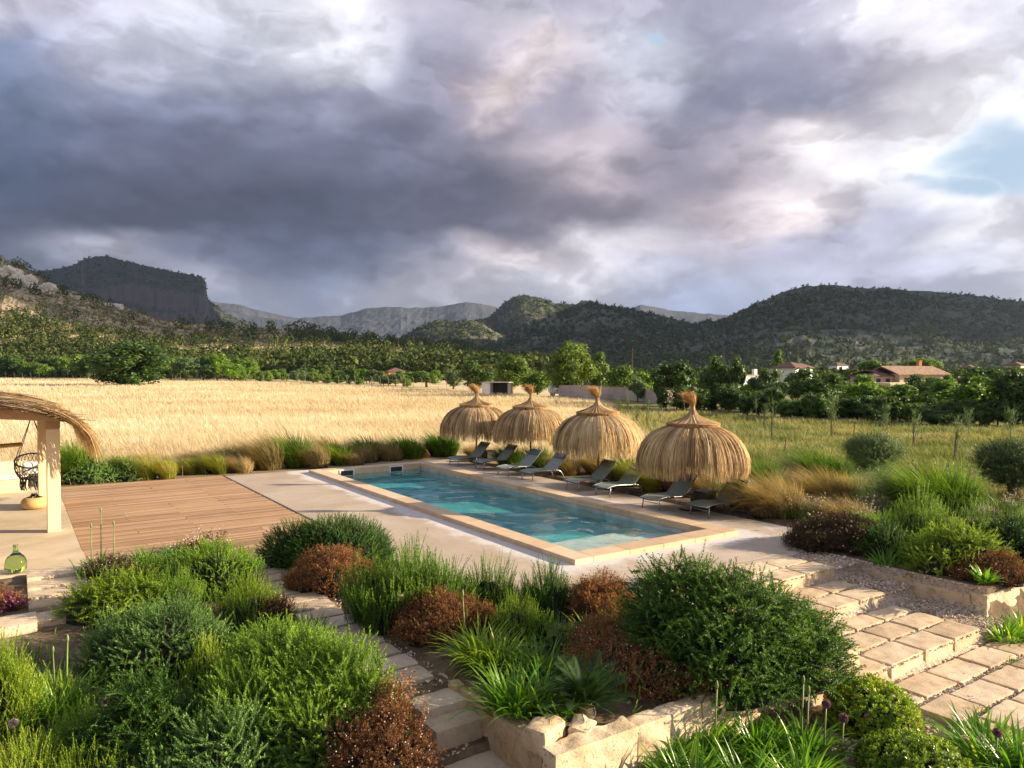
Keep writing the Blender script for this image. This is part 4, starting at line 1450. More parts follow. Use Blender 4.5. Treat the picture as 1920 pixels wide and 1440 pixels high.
# ---------------------------------------------------------------- plants
def sprig(nl, ll, lw, elev, curve=.12, seed=0, tip_contrast=.5, start=.08):
    """a shoot of unit length with narrow leaves all round"""
    g = np.random.default_rng(seed)
    h = np.linspace(start, 1, nl) + g.normal(size=nl) * .01
    az_ = np.arange(nl) * 2.399 + g.normal(size=nl) * .3
    el = elev + g.normal(size=nl) * .15 + .35 * h
    L = ll * (1 - .45 * h) * g.uniform(.8, 1.15, nl)
    cx_ = curve * h ** 2
    base = np.stack([cx_, 0 * h, h], -1)
    d = np.stack([np.cos(az_) * np.cos(el), np.sin(az_) * np.cos(el), np.sin(el)], -1)
    sd = np.stack([-np.sin(az_), np.cos(az_), 0 * az_], -1)
    P = np.stack([base - sd * lw / 2, base + sd * lw / 2, base + d * L[:, None]], 1).reshape(-1, 3)
    F = np.arange(nl * 3).reshape(-1, 3)
    t = np.repeat(np.clip(g.normal(.42, .18, nl) + tip_contrast * (h - .5) * 1.0, 0, 1), 3)  # paler young tips, widened so lit tips and shaded bases are in the tone
    st = np.array([[-.012, 0, 0], [.012, 0, 0], [curve, 0, 1]])
    P = np.concatenate([P, st]); F = np.concatenate([F, [[nl * 3, nl * 3 + 1, nl * 3 + 2]]]); t = np.concatenate([t, [.2] * 3])
    return P, F, t


def twigs(nb, nl, seed):
    """a fine forked twig with tiny leaves, of unit length"""
    g = np.random.default_rng(seed)
    Vs, Fs, Ts, n = [], [], [], 0
    for b in range(nb):
        p0 = np.array([0, 0, g.uniform(0, .35)])
        a, r = g.uniform(0, 6.28), g.uniform(.15, .42)
        p1 = np.array([r * np.cos(a), r * np.sin(a), g.uniform(.75, 1.0)])
        sd = np.array([-np.sin(a), np.cos(a), 0]) * .010
        Vs.append(np.array([p0 - sd, p0 + sd, p1])); Fs.append([[n, n + 1, n + 2]]); Ts += [.25] * 3; n += 3
        for k in range(nl):
            s = g.uniform(.25, 1.05)
            c = p0 * (1 - s) + p1 * s
            q = g.normal(size=(3, 3)) * .036
            Vs.append(c + q); Fs.append([[n, n + 1, n + 2]]); Ts += [float(np.clip(g.normal(.5, .25), 0, 1))] * 3; n += 3
    return np.concatenate(Vs), np.concatenate(Fs), np.array(Ts)


def spray(nl, seed, ll=.5, lw=.22):
    """a rosette of small broad leaves"""
    g = np.random.default_rng(seed)
    az_ = np.arange(nl) * 2.399
    el = g.uniform(.1, 1.2, nl)
    L = ll * g.uniform(.7, 1.2, nl)
    h = np.linspace(0, .6, nl)
    d = np.stack([np.cos(az_) * np.cos(el), np.sin(az_) * np.cos(el), np.sin(el)], -1)
    sd = np.stack([-np.sin(az_), np.cos(az_), 0 * az_], -1)
    b = np.stack([0 * h, 0 * h, h], -1)
    m1 = b + d * (L * .55)[:, None]
    P = np.stack([b, m1 - sd * lw / 2, b + d * L[:, None], m1 + sd * lw / 2], 1).reshape(-1, 3)
    return P, np.arange(nl * 4).reshape(-1, 4), np.repeat(np.clip(g.normal(.5, .2, nl), 0, 1), 4)


SPR = {
    'up': [sprig(44, .13, .030, .55, .08, s, .5) for s in range(4)],
    'thick': [sprig(46, .17, .05, .45, .18, s + 10, .5) for s in range(4)],
    'droop': [sprig(46, .17, .05, .40, .40, s + 20, .5) for s in range(4)],
    'olive': [sprig(16, .26, .06, .5, .15, s + 30, .3) for s in range(3)],
    'twig': [twigs(5, 12, s) for s in range(4)],
    'ball': [spray(11, s) for s in range(3)],
}


def bush_lobes(lobes, seed):
    g = np.random.default_rng(seed)
    if isinstance(lobes, list):
        return lobes
    if lobes <= 1:
        return [(0, 0, 1.0, 1.0)]
    L = [(g.uniform(-.15, .15), g.uniform(-.15, .15), .72, 1.0)]
    for i in range(lobes - 1):
        a = (i + g.uniform(-.3, .3)) / (lobes - 1) * 2 * np.pi
        q = g.uniform(.42, .62)
        L.append((q * np.cos(a), q * np.sin(a), g.uniform(.40, .58), g.uniform(.55, .88)))
    return L


def dome_pts(N, rx, ry, h, lump, seed, low=.0, inner=.0, lobes=1):
    """points and outward directions on a mound made of several uneven lobes"""
    g = np.random.default_rng(seed)
    L = bush_lobes(lobes, seed)
    lobes = len(L)
    L = np.array(L)
    wgt = L[:, 2] ** 2
    M_ = int(N * (1 if lobes <= 1 else 1.35))
    k = g.choice(len(L), M_, p=wgt / wgt.sum())
    d = rng.normal(size=(M_, 3))
    d[:, 2] = np.abs(d[:, 2]) * .9
    d /= np.linalg.norm(d, axis=1, keepdims=True)
    lm = 1 + lump * (fbm(d[:, 0] * 2.2 + seed * 3.1 + k, d[:, 1] * 2.2 + d[:, 2] * 1.3, seed, 3) - .5) * 2
    rr = lm * (1 - inner * rng.random(M_) ** 2)
    sx, sy, sz = rx * L[k, 2], ry * L[k, 2], h * L[k, 3]
    p = np.stack([rx * L[k, 0] + d[:, 0] * sx * rr, ry * L[k, 1] + d[:, 1] * sy * rr, np.abs(d[:, 2]) ** .75 * sz * rr + low], -1)
    n = d / np.stack([sx, sy, sz], -1)
    n /= np.linalg.norm(n, axis=1, keepdims=True)
    if lobes > 1:                                   # leave out what lies deep inside a neighbouring lobe
        keep = np.ones(M_, bool)
        for j, (a, b_, r_, hh) in enumerate(L):
            e_ = ((p[:, 0] - rx * a) / (rx * r_)) ** 2 + ((p[:, 1] - ry * b_) / (ry * r_)) ** 2 + (p[:, 2] / (h * hh)) ** 2
            keep &= (e_ > .62) | (k == j)
        p, n = p[keep], n[keep]
    return p, n


def core(mb, rx, ry, h, k, seed, matid=1, off=(0, 0, 0)):  # filler dome whose dark colour stands for shade among the shoots
    a = np.linspace(0, 2 * np.pi, 19)
    e_ = np.linspace(-.1, np.pi / 2, 8)
    A, E_ = np.meshgrid(a, e_, indexing='ij')
    d = np.stack([np.cos(A) * np.cos(E_), np.sin(A) * np.cos(E_), np.sin(E_)], -1).reshape(-1, 3)
    lm = 1 + .25 * (fbm(d[:, 0] * 3 + seed, d[:, 1] * 3 + d[:, 2] * 2, seed, 3) - .5)
    P = (d * np.array([rx, ry, h]) * k * lm[:, None]).reshape(19, 8, 3)
    v_, f_ = gridmesh(P)
    mb.add(v_ + np.array(off), f_, .1, matid)


def bush_dims(x0, x1, ytop, yfront, depth=.8, zoff=0.0):
    """bed position, half widths and height of a plant seen at these photo pixels"""
    x, y_, z = atg((x0 + x1) / 2, yfront)
    r = (x1 - x0) / 2 / FPX * y_
    yc = y_ + r * depth
    r = r * yc / y_ * 1.10
    xc = ((x0 + x1) / 2 - 960) / FPX * yc
    z = float(zw(xc, yc)) + zoff
    zt = CAMH - (ytop - 693) / FPX * yc
    return xc, yc, z, r, r * depth, max(.12, zt - z)


def add_blossom(o, pts, size, m_):
    N = len(pts)
    bl = MB()
    tpl = (np.array([(1, 0, 0), (-1, 0, 0), (0, 1, 0), (0, -1, 0), (0, 0, .8), (0, 0, -.8)], float), np.array([(0, 2, 4), (2, 1, 4), (1, 3, 4), (3, 0, 4), (2, 0, 5), (1, 2, 5), (3, 1, 5), (0, 3, 5)]), np.zeros(6))
    bl.add(*scatter(tpl, pts, rng.normal(size=(N, 3)), size * rng.uniform(.6, 1.3, N), tone_k=0))
    return bl.build('blossom', m_, o)


def clip_bed(xc, yc, p, n):
    """shrubs of the left bed are kept off the stepping slabs"""
    v_, u_ = w2l(xc + p[:, 0], yc + p[:, 1])
    vc, uc = w2l(xc, yc)
    if vc > -5.0:
        return p, n
    k = v_ < -5.08 + rng.normal(size=len(v_)) * .07
    return p[k], n[k]


def bush(style, x0, x1, ytop, yfront, label, m_='rosemary', dens=1.0, depth=.8, L=None, name=None, blossom=0, cat='shrub', group=None, lump=.18, lobes=6):
    xc, yc, z, rx, ry, h = bush_dims(x0, x1, ytop, yfront, depth)
    if style == 'twig':
        rx, ry, h = rx * 1.14, ry * 1.14, h * 1.10
    seed = int(rng.integers(1, 900))
    mb = MB()
    area = 2 * np.pi * ((rx * ry) ** .8 + (rx * h) ** .8 + (ry * h) ** .8) / 3 + .05
    ppm = FPX / yc                                                 # photo pixels per metre here
    if style == 'up':                                              # upright rosemary: shoots rise from the ground
        L = L or min(.55, h * .75)
        N = int(area * 230 * dens)
        p, n = clip_bed(xc, yc, *dome_pts(N, rx, ry, h, lump, seed, inner=.45, lobes=lobes))
        N = len(p)
        d = n * .35 + np.array([0, 0, 1.0]) + rng.normal(size=(N, 3)) * .16
        d /= np.linalg.norm(d, axis=1, keepdims=True)
        ln = L * rng.uniform(.6, 1.12, N)
        p = p - d * ln[:, None] * .85
        p[:, 2] = np.maximum(p[:, 2], 0)
        cl = fbm(p[:, 0] * 5 + seed, p[:, 1] * 5, seed, 2)
        p[:, 2] += (cl - .5) * h * .35
        for k, tp in enumerate(SPR['up']):
            s = slice(k, None, 4)
            w_ = .62 * np.clip(ln[s], .2, 1)
            mb.add(*scatter(tp, p[s], d[s], np.stack([w_, w_, ln[s]], 1), tone=np.clip(rng.normal(.5, .2, len(p[s])) + (cl[s] - .5) * .5, 0, 1), tone_k=.68))
        ck = .58
    elif style in ('mound', 'droop'):                              # spreading rosemary
        L = L or .34
        N = int(area * 230 * dens)
        p, n = clip_bed(xc, yc, *dome_pts(N, rx, ry, h, lump, seed, inner=.22, lobes=lobes))
        N = len(p)
        out = n * np.array([1, 1, .55])
        d = out * .9 + np.array([0, 0, .55 if style == 'mound' else .12]) + rng.normal(size=(N, 3)) * .30
        d[:, 0] -= .10
        d /= np.linalg.norm(d, axis=1, keepdims=True)
        ln = L * rng.uniform(.55, 1.15, N)
        p = p - d * ln[:, None] * .7
        p[:, 2] = np.maximum(p[:, 2], 0.01)
        cl = fbm(p[:, 0] * 3 + seed, p[:, 1] * 3 + p[:, 2] * 2, seed, 2)
        kind = 'thick' if style == 'mound' else 'droop'
        for k, tp in enumerate(SPR[kind]):
            s = slice(k, None, 4)
            w_ = .80 * np.clip(ln[s], .2, 1)
            mb.add(*scatter(tp, p[s], d[s], np.stack([w_, w_, ln[s]], 1), tone=np.clip(rng.normal(.5, .2, len(p[s])) + (cl[s] - .5) * .5, 0, 1), tone_k=.68))
        ck = .70
    elif style == 'twig':                                          # fine heathy cushions
        L = L or .20
        N = int(area * 330 * dens)
        p, n = clip_bed(xc, yc, *dome_pts(N, rx, ry, h * .92, lump + .08, seed, inner=.30, lobes=lobes))
        N = len(p)
        d = n * .8 + np.array([0, 0, .5]) + rng.normal(size=(N, 3)) * .3
        d /= np.linalg.norm(d, axis=1, keepdims=True)
        ln = L * np.where(rng.random(N) < .12, rng.uniform(1.1, 1.8, N), rng.uniform(.6, 1.2, N))
        tip = p.copy()
        p = p - d * ln[:, None] * .8
        p[:, 2] = np.maximum(p[:, 2], 0.005)
        for k, tp in enumerate(SPR['twig']):
            s = slice(k, None, 4)
            mb.add(*scatter(tp, p[s], d[s], ln[s], tone_k=.5))
        ck = .66
    elif style == 'ball':                                          # clipped broad-leaved ball
        N = int(area * 620 * dens)
        p, n = dome_pts(N, rx, ry, h, .10, seed, inner=.15)
        d = n + np.array([0, 0, .3]) + rng.normal(size=(N, 3)) * .35
        ln = .085 * rng.uniform(.7, 1.2, N)
        p[:, 2] = np.maximum(p[:, 2], .01)
        for k, tp in enumerate(SPR['ball']):
            s = slice(k, None, 3)
            mb.add(*scatter(tp, p[s], d[s], ln[s], tone_k=.45))
        ck = .86
    if style == 'ball' or lobes == 1:
        core(mb, rx, ry, h, ck, seed)
    else:
        for (a_, b_, r_, h_) in bush_lobes(lobes, seed):
            core(mb, rx * r_, ry * r_, h * h_, ck * (.84 if isinstance(lobes, list) else 1), seed, off=(rx * a_, ry * b_, 0))
    if w2l(xc, yc)[0] <= -5.0:                                    # the heart, too, stays behind the edge of the path
        for i_, a_ in enumerate(mb.V):
            if len(a_) == 19 * 8:
                vv, _u = w2l(xc + a_[:, 0], yc + a_[:, 1])
                mv = np.maximum(vv + 5.3, 0)
                mb.V[i_] = a_ - np.stack([mv * V[0], mv * V[1], 0 * mv], 1)
    o = mb.build(name or {'up': 'rosemary_bush', 'mound': 'rosemary_bush', 'droop': 'rosemary_bush', 'twig': 'heath_bush', 'ball': 'round_shrub'}[style], [M[m_], M['twig']], loc=(xc, yc, z - .02))
    tag(o, label, cat, group)
    if blossom:
        k = rng.choice(len(p), int(blossom * len(p)), replace=True)
        q = p[k] + d[k] * (ln[k] * rng.uniform(.9, 1.15, len(k)))[:, None] if style != 'twig' else p[k] + (d[k] + rng.normal(size=(len(k), 3)) * .3) * (ln[k] * rng.uniform(.85, 1.2, len(k)))[:, None]
        add_blossom(o, q, .009 * max(1.0, yc / 9), M['blossom'])
    return o


def clump(kind, px, py, label, r=.18, n=60, L=.5, wd=.035, m_='strap', bend=1.3, tilt=.5, name='agapanthus', cat='plant', group=None, wind=None, fold=.35, nseg=6, world=None, zoff=0):
    """tuft of arching leaves springing from one patch of ground"""
    if world is None:
        x, y_, z = atg(px, py)
    else:
        x, y_ = world
        z = float(zw(x, y_))
    a0 = rng.uniform(0, 2 * np.pi, n)
    rr = r * np.sqrt(rng.random(n))
    base = np.stack([rr * np.cos(a0), rr * np.sin(a0), np.full(n, .0)], -1)
    az_ = a0 + rng.normal(size=n) * .7
    ti = tilt * rr / r + np.abs(rng.normal(size=n)) * .15
    be = bend * rng.uniform(.45, 1.25, n) * (.5 + .5 * rr / r)
    ln = L * rng.uniform(.6, 1.1, n)
    mb = MB()
    mb.add(*blades(base, az_, ln, ti, be, wd * rng.uniform(.7, 1.2, n), nseg, wind, fold, 2.2 if fold else 1.4, np.clip(rng.normal(.5, .22, n), 0, 1)))
    o = mb.build(name, M[m_], smooth=bool(fold), loc=(x, y_, z - .01 + zoff))
    return tag(o, label, cat, group)


def grass_mound(x0, x1, ytop, yfront, label, m_='grass', n=2600, name='fountain_grass', depth=.7, wind=(-.35, 0, 0), wd=.012, spiky=1.0, cat='grass tuft', group=None, up=.35, heads=0, spread=None):
    xc, yc, z, rx, ry, h = bush_dims(x0, x1, ytop, yfront, depth)
    rx, ry = rx * .8, ry * .8
    a0 = rng.uniform(0, 2 * np.pi, n)
    rr = np.sqrt(rng.random(n)) * .72
    base = np.stack([rx * rr * np.cos(a0), ry * rr * np.sin(a0), np.zeros(n)], -1)
    L = h * 1.32 * np.where(rng.random(n) < .2 * spiky, rng.uniform(1.0, 1.35, n), rng.uniform(.55, 1.1, n)) * (1 - .2 * rr)
    mb = MB()
    mb.add(*blades(base, a0 + rng.normal(size=n) * .6, L, up * rr + np.abs(rng.normal(size=n)) * .12, (1.6 - .6 * spiky) * rng.uniform(.5, 1.7, n) * (.55 + .7 * rr), np.full(n, wd * max(1, yc / 14)) * rng.uniform(.7, 1.3, n), 5, wind, 0, 1.5, np.clip(rng.normal(.5, .2, n) + .3 * (fbm(base[:, 0] * 4, base[:, 1] * 4 + xc, 3, 2) - .5), 0, 1)))
    core(mb, rx * .8, ry * .8, h * .45, .9, 3, 1)
    o = mb.build(name, [M[m_], M['twig']], loc=(xc, yc, z - .01))
    return tag(o, label, cat, group)


def stalk(px, py, ptop, label, head='bud', lean=0.0, name='flower_stalk', z=None):
    if z is None:
        x, y_, z = atg(px, py)
    else:
        x, y_ = at(px, py, z)
    h = CAMH - (ptop - 693) / FPX * y_ - z
    mb = MB()
    addtube(mb, [(0, 0, 0), (lean * .3, 0, h * .5), (lean, 0, h)], [.011, .010, .008], 6)
    o = mb.build(name, M['stalk'], smooth=True, loc=(x, y_, z))
    tag(o, label, 'flower stalk')
    hm = MB()
    if head == 'bud':
        pf, ff = lathe(fine_profile([(0, -.02), (.014, 0), (.019, .03), (.011, .07), (0, .09)]), 8)
        hm.add(pf + np.array([lean, 0, h]), ff)
        hm.build('bud', M['stalk'] if head == 'bud' else M['allium'], o, smooth=True)
    else:
        N = 160
        d = rng.normal(size=(N, 3)); d /= np.linalg.norm(d, axis=1, keepdims=True)
        r = .045
        hm.add(*scatter((np.array([(-.4, 0, 0), (.4, 0, 0), (.35, 0, 1), (-.35, 0, 1)]), np.array([[0, 1, 2, 3]]), np.zeros(4)), d * r * .35 + np.array([lean, 0, h]), d, np.full(N, r * .75), tone_k=0))
        pf, ff = lathe(fine_profile([(0, -r * .7), (r * .7, 0), (0, r * .7)]), 10)
        hm.add(pf + np.array([lean, 0, h]), ff, .3)
        hm.build('flower_head', M['allium'] if head == 'allium' else M['blossom'], o)
    return o


# --- low growth that knits the beds together
def ground_cover(name, m_, regions, seed):
    mb = MB()
    for (v0, v1, u0, u1, dn, hgt) in regions:
        N = int((v1 - v0) * (u1 - u0) * dn)
        vv, uu = rng.uniform(v0, v1, N), rng.uniform(u0, u1, N)
        k = fbm(vv * .9 + seed, uu * .9, seed, 3) > .33
        vv, uu = vv[k], uu[k]
        x, y_ = l2w(vv, uu)
        up = hgt * fbm(vv * 1.3, uu * 1.3, seed + 4, 3)
        p = np.stack([x, y_, zg(vv, uu) + up * .6 - .03], -1)
        d = np.stack([rng.normal(size=len(x)) * .45, rng.normal(size=len(x)) * .45, np.ones(len(x))], 1)
        for q_, tp in enumerate(SPR['thick'] + SPR['up'][:2]):
            s = slice(q_, None, 6)
            ln = rng.uniform(.18, .40, len(p[s]))
            mb.add(*scatter(tp, p[s], d[s], np.stack([ln * .6, ln * .6, ln], 1), tone_k=.5))
    return tag(mb.build(name, m_), kind='stuff')


ground_cover('ground_cover', M['rosemary'], [(-9.6, -5.15, -7.5, 1.2, 115, .34), (-7.7, -5.15, 1.2, 4.3, 105, .25), (-3.95, .2, -4.65, -1.9, 110, .18), (-4.0, -2.0, -2.0, 2.5, 70, .16), (5.05, 9.5, -4.5, -1.0, 70, .3), (6.6, 12, -1.0, 2.5, 45, .2)], 7)
LBED = 1.2
# --- left bed
LB = 'in the big left bed'
bush('mound', 300, 520, 1012, 1135, 'green rosemary mound at the top of the left bed, next to the deck', 'rosemary', 1.0, .75, .30)
bush('up', 390, 535, 1070, 1190, 'yellowish upright rosemary on the left bed beside the path, left of the small brown heath', 'rosemary_lime', 1.0, .7, .40)
bush('up', 245, 385, 1060, 1170, 'upright olive-green rosemary behind the grey-green one in the left bed', 'rosemary', 1.0, .7, .38)
bush('droop', 95, 330, 1072, 1185, 'loose sprawling rosemary hanging over the pergola steps', 'rosemary_lime', .8, .6, .42, lump=.3)
bush('twig', 150, 260, 1040, 1100, 'small straw-coloured heath cushion behind the sprawling rosemary near the demijohn', 'heath_grey', .6, .7, blossom=.3)
bush('twig', 345, 470, 1000, 1050, 'pinkish flowering heath cushion against the wooden deck', 'heath', .7, .7, blossom=1.2)
bush('twig', 478, 585, 1112, 1190, 'small brown heath bush right beside the stepping slabs on the left bed', 'heath', 1.0, .7, blossom=.5)
bush('mound', 140, 430, 1120, 1300, 'grey-green rosemary mound in the middle of the left bed', 'rosemary_grey', 1.0, .75, .34)
bush('up', 150, 240, 1140, 1250, 'small upright rosemary at the left rim of the left bed, by the steps', 'rosemary_grey', 1.0, .8, .36)
bush('up', 335, 430, 1180, 1310, 'bright yellow-green rosemary shoots in the centre of the left bed', 'rosemary_lime', .9, .8, .40)
bush('mound', 370, 800, 1195, 1500, 'largest rosemary mound of the left bed, spilling towards the narrow path', 'rosemary', 1.25, .8, .38, lump=.2, lobes=[(-.30, .35, .62, 1.0), (.15, .10, .66, .92), (.48, -.18, .48, .72), (-.45, -.30, .5, .78), (.1, -.5, .5, .66)])
bush('droop', 100, 400, 1290, 1520, 'dark shaded rosemary with drooping shoots low on the left bed', 'rosemary_dark', .9, .7, .42)
bush('mound', 230, 560, 1330, 1560, 'blue-green rosemary at the bottom edge of the photo left of the big mound', 'rosemary_grey', 1.0, .8, .36)
bush('up', -70, 62, 1185, 1400, 'tall yellow-green rosemary at the left edge of the photo', 'rosemary_lime', 1.2, .8, .60)
bush('up', 70, 215, 1300, 1470, 'dim upright rosemary between the left-edge rosemary and the bottom one', 'rosemary', 1.0, .8, .45)
bush('up', -60, 130, 1370, 1560, 'lime rosemary in the bottom left corner of the photo', 'rosemary_lime', 1.1, .8, .45)
bush('up', 90, 240, 1385, 1560, 'bright spiky rosemary at the bottom edge just right of the corner one', 'rosemary_lime', 1.0, .8, .42)
bush('up', 200, 330, 1310, 1480, 'single yellowish upright rosemary in front of the dark drooping one', 'rosemary_lime', .8, .8, .42)
bush('twig', 600, 850, 1300, 1540, 'large rust and pink flowering heath at the foot of the left bed', 'heath', 1.0, .8, .24, blossom=.6)
for i, (px, py, n, L, lab) in enumerate(((190, 1078, 50, .42, 'agapanthus clump at the deck corner, with tall bud stalks'), (275, 1068, 60, .45, 'agapanthus clump in front of the deck, in the middle of three'),
                                         (330, 1058, 45, .42, 'agapanthus clump nearest to the pinkish heath at the deck'), (470, 1262, 60, .46, 'yellow-green agapanthus on the left bed, farther left of the two by the path'),
                                         (575, 1235, 80, .52, 'yellow-green agapanthus spilling onto the stepping slabs'), (110, 1345, 80, .55, 'bright agapanthus in shade on the lower left bed'))):
    clump('strap', px, py, lab, .24, int(n * 1.7), L * 1.12, .036, 'strap_lime' if i in (3, 4) else 'strap', 1.2, .65, zoff=.12 if i in (3, 4) else .03)
stalk(190, 1075, 960, 'tall bud stalk of the agapanthus standing before the wooden deck', 'bud')
stalk(172, 1080, 990, 'short bud stalk left of the tall one before the deck', 'bud')
stalk(214, 1075, 985, 'bud stalk right of the tall one before the deck', 'bud')
stalk(125, 1330, 1206, 'bud stalk rising from the shaded agapanthus on the left', 'bud', .02)
stalk(104, 1330, 1226, 'thin bud stalk left of the other over the shaded agapanthus', 'bud', -.02)
stalk(200, 1420, 1322, 'faded pale flower head over the dark rosemary', 'pale')
stalk(26, 1440, 1362, 'pale round flower head at the left edge of the photo', 'pale')
bush('twig', -30, 30, 1100, 1150, 'small plant with magenta flowers beside the pergola steps', 'heath', .8, .7, name='flowering_plant', cat='plant')
o = bpy.data.objects['flowering_plant']
P_, _n = dome_pts(170, .3, .25, .28, .1, 5)
add_blossom(o, P_, .022, M['purple'])

bush('mound', 415, 560, 1165, 1290, 'green rosemary mound between the grey-green one and the yellow-green agapanthus', 'rosemary', 1.0, .8, .32)
bush('up', 40, 130, 1265, 1340, 'small yellow-green rosemary behind the shaded agapanthus', 'rosemary_lime', .9, .8, .34)
bush('droop', 480, 640, 1215, 1330, 'dark rosemary filling in below the yellow-green agapanthus', 'rosemary', .9, .8, .34)
# --- middle bed
bush('mound', 488, 752, 970, 1090, 'dense dark green rosemary mound where the deck meets the concrete', 'rosemary_dark', 1.2, .75, .28, lump=.12, lobes=3)
bush('twig', 552, 700, 1022, 1120, 'rust brown heath in front of the dark mound by the deck', 'heath', 1.1, .75)
bush('up', 645, 900, 1020, 1185, 'big upright rosemary in front of the pool concrete', 'rosemary', 1.25, .7, .62)
bush('up', 850, 985, 1030, 1160, 'right-hand upright rosemary joined to the big one before the pool', 'rosemary', 1.1, .7, .50)
bush('up', 975, 1082, 1045, 1170, 'dark upright rosemary standing alone below the pool corner', 'rosemary_dark', 1.2, .8, .45)
bush('twig', 748, 935, 1110, 1285, 'rust brown heath bush overhanging the stepping slabs in the middle bed', 'heath', 1.2, .8, .20)
bush('up', 920, 1035, 1108, 1220, 'lime upright rosemary between the two agapanthus groups', 'rosemary_lime', 1.1, .8, .38)
bush('up', 1020, 1085, 1150, 1230, 'thin silvery rosemary right of the lime one', 'rosemary_grey', .6, .8, .34)
bush('twig', 1062, 1190, 1072, 1180, 'rust brown heath below the near corner of the pool', 'heath', 1.1, .75)
bush('droop', 1175, 1580, 1062, 1400, 'huge dark green rosemary mound tumbling over the stone wall beside the pavers', 'rosemary_dark', 1.6, .8, .40, lump=.12, lobes=[(-.38, .25, .60, 1.0), (.02, .02, .74, .92), (.46, -.15, .50, .66), (-.15, -.42, .56, .70), (.48, .30, .48, .62), (-.62, -.1, .36, .72)])
bush('twig', 1055, 1365, 1165, 1370, 'wide brown heath dotted with white flowers behind the cycad', 'heath', 1.0, .75, .21, blossom=.30)
for i, (px, py, n, L, lab) in enumerate(((905, 1310, 75, .55, 'agapanthus clump at the left end of the middle bed, with a bud stalk'), (960, 1335, 75, .52, 'glossy agapanthus clump just left of the cycad'), (1010, 1270, 60, .5, 'agapanthus clump behind the cycad, left of the white-dotted heath'),
                          (1105, 1200, 24, .38, 'small agapanthus tuft left of the huge dark mound'), (1160, 1190, 26, .38, 'small agapanthus tuft touching the huge dark mound'), (1240, 1100, 40, .36, 'agapanthus peeping over the top of the huge dark mound'),
                          (935, 1262, 60, .5, 'agapanthus in front of the overhanging rust brown heath, behind the bud stalk'), (1010, 1330, 60, .48, 'agapanthus squeezed between the cycad and its left neighbour'), (985, 1205, 40, .42, 'agapanthus at the foot of the lime upright rosemary'))):
    clump('strap', px, py, lab, .26, int(n * 1.8), L * 1.12, .038, 'strap' if i % 3 else 'strap_lime', 1.25, .65, zoff=.03)
stalk(872, 1290, 1120, 'tall pale bud stalk over the left agapanthus of the middle bed', 'bud', -.03)
stalk(765, 1180, 1122, 'round pink flower head leaning over the stepping slabs', 'pale', -.10)

# cycad
cxx, cyy, czz = atg(1098, 1345)
cy_ = MB()
for k in range(36):
    a0, ti = k * 2.399, .20 + 1.0 * (k / 36)
    L = rng.uniform(.48, .64)
    s = np.linspace(0, 1, 15)
    th_ = ti + (.5 + .2 * rng.random()) * s ** 1.5
    X = np.cumsum(np.sin(th_)) / 15 * L; Z = np.cumsum(np.cos(th_)) / 15 * L
    C = np.stack([X * np.cos(a0), X * np.sin(a0), Z + .10], -1)
    addtube(cy_, C, np.linspace(.008, .003, 15), 4, tone=.5)
    T = np.gradient(C, axis=0); T /= np.linalg.norm(T, axis=1, keepdims=True)
    ss = np.linspace(.12, .99, 24)
    Pc = np.stack([np.interp(ss, s, C[:, q_]) for q_ in range(3)], -1)
    Tc = np.stack([np.interp(ss, s, T[:, q_]) for q_ in range(3)], -1)
    sd = np.array([-np.sin(a0), np.cos(a0), 0])
    nrm = np.cross(Tc, sd)
    for sg in (-1, 1):
        d = sd * sg * .78 + Tc * .62 + nrm * .30
        d /= np.linalg.norm(d, axis=1, keepdims=True)
        ll = .115 * np.sin(np.pi * np.clip(ss * .9 + .08, 0, 1)) ** .6 + .02
        wv2 = Tc * .0085
        P = np.stack([Pc - wv2, Pc + wv2, Pc + d * ll[:, None] + wv2 * .2, Pc + d * ll[:, None] - wv2 * .2], 1).reshape(-1, 3)
        cy_.add(P, np.arange(len(ss) * 4).reshape(-1, 4), np.repeat(np.clip(rng.normal(.45, .2, len(ss)), 0, 1), 4))
cyo = cy_.build('cycad', M['cycad'], loc=(cxx, cyy, czz))
tag(cyo, 'dark cycad with a rosette of stiff feather-shaped fronds behind the corner of the planter wall', 'cycad')
tr = MB()
pf, ff = lathe(fine_profile([(.0, -.02), (.11, .0), (.12, .08), (.07, .16), (0, .18)]), 12)
tr.add(pf, ff).build('trunk', M['bark'], cyo, smooth=True)

# --- bottom right
for px, py, n, L, lab in ((1235, 1440, 80, .50, 'agapanthus at the left end of the front row below the wall'), (1330, 1425, 90, .50, 'second agapanthus from the left in the front row below the wall'), (1420, 1420, 95, .50, 'third agapanthus from the left in the front row, below the huge dark mound'),
                          (1510, 1425, 80, .48, 'right-hand agapanthus of the front row, beside the gravel'), (1290, 1490, 80, .5, 'agapanthus cut by the bottom edge, left in the front row'), (1400, 1490, 80, .5, 'agapanthus cut by the bottom edge, in the middle of the front row'), (1500, 1490, 80, .5, 'agapanthus cut by the bottom edge, right in the front row'),
                          (1850, 1425, 90, .55, 'dark agapanthus in the bottom right corner with a purple allium head'), (1910, 1460, 80, .55, 'agapanthus at the right edge of the bottom corner'),
                          (1885, 1200, 70, .40, 'agapanthus at the right edge of the photo beside the paver path'), (1920, 1190, 60, .42, 'agapanthus half cut by the right edge below the stone wall')):
    clump('strap', px, py, lab, .27, int(n * 1.7), L * 1.1, .040, 'strap', 1.2, .7, zoff=.02)
bush('ball', 1568, 1714, 1282, 1392, 'round golden-green clipped shrub on the gravel beside the pavers', 'ball', 1.0, .9)
bush('ball', 1630, 1810, 1395, 1500, 'golden-green shrub cut by the bottom edge in front of the round one', 'ball', 1.0, .9)
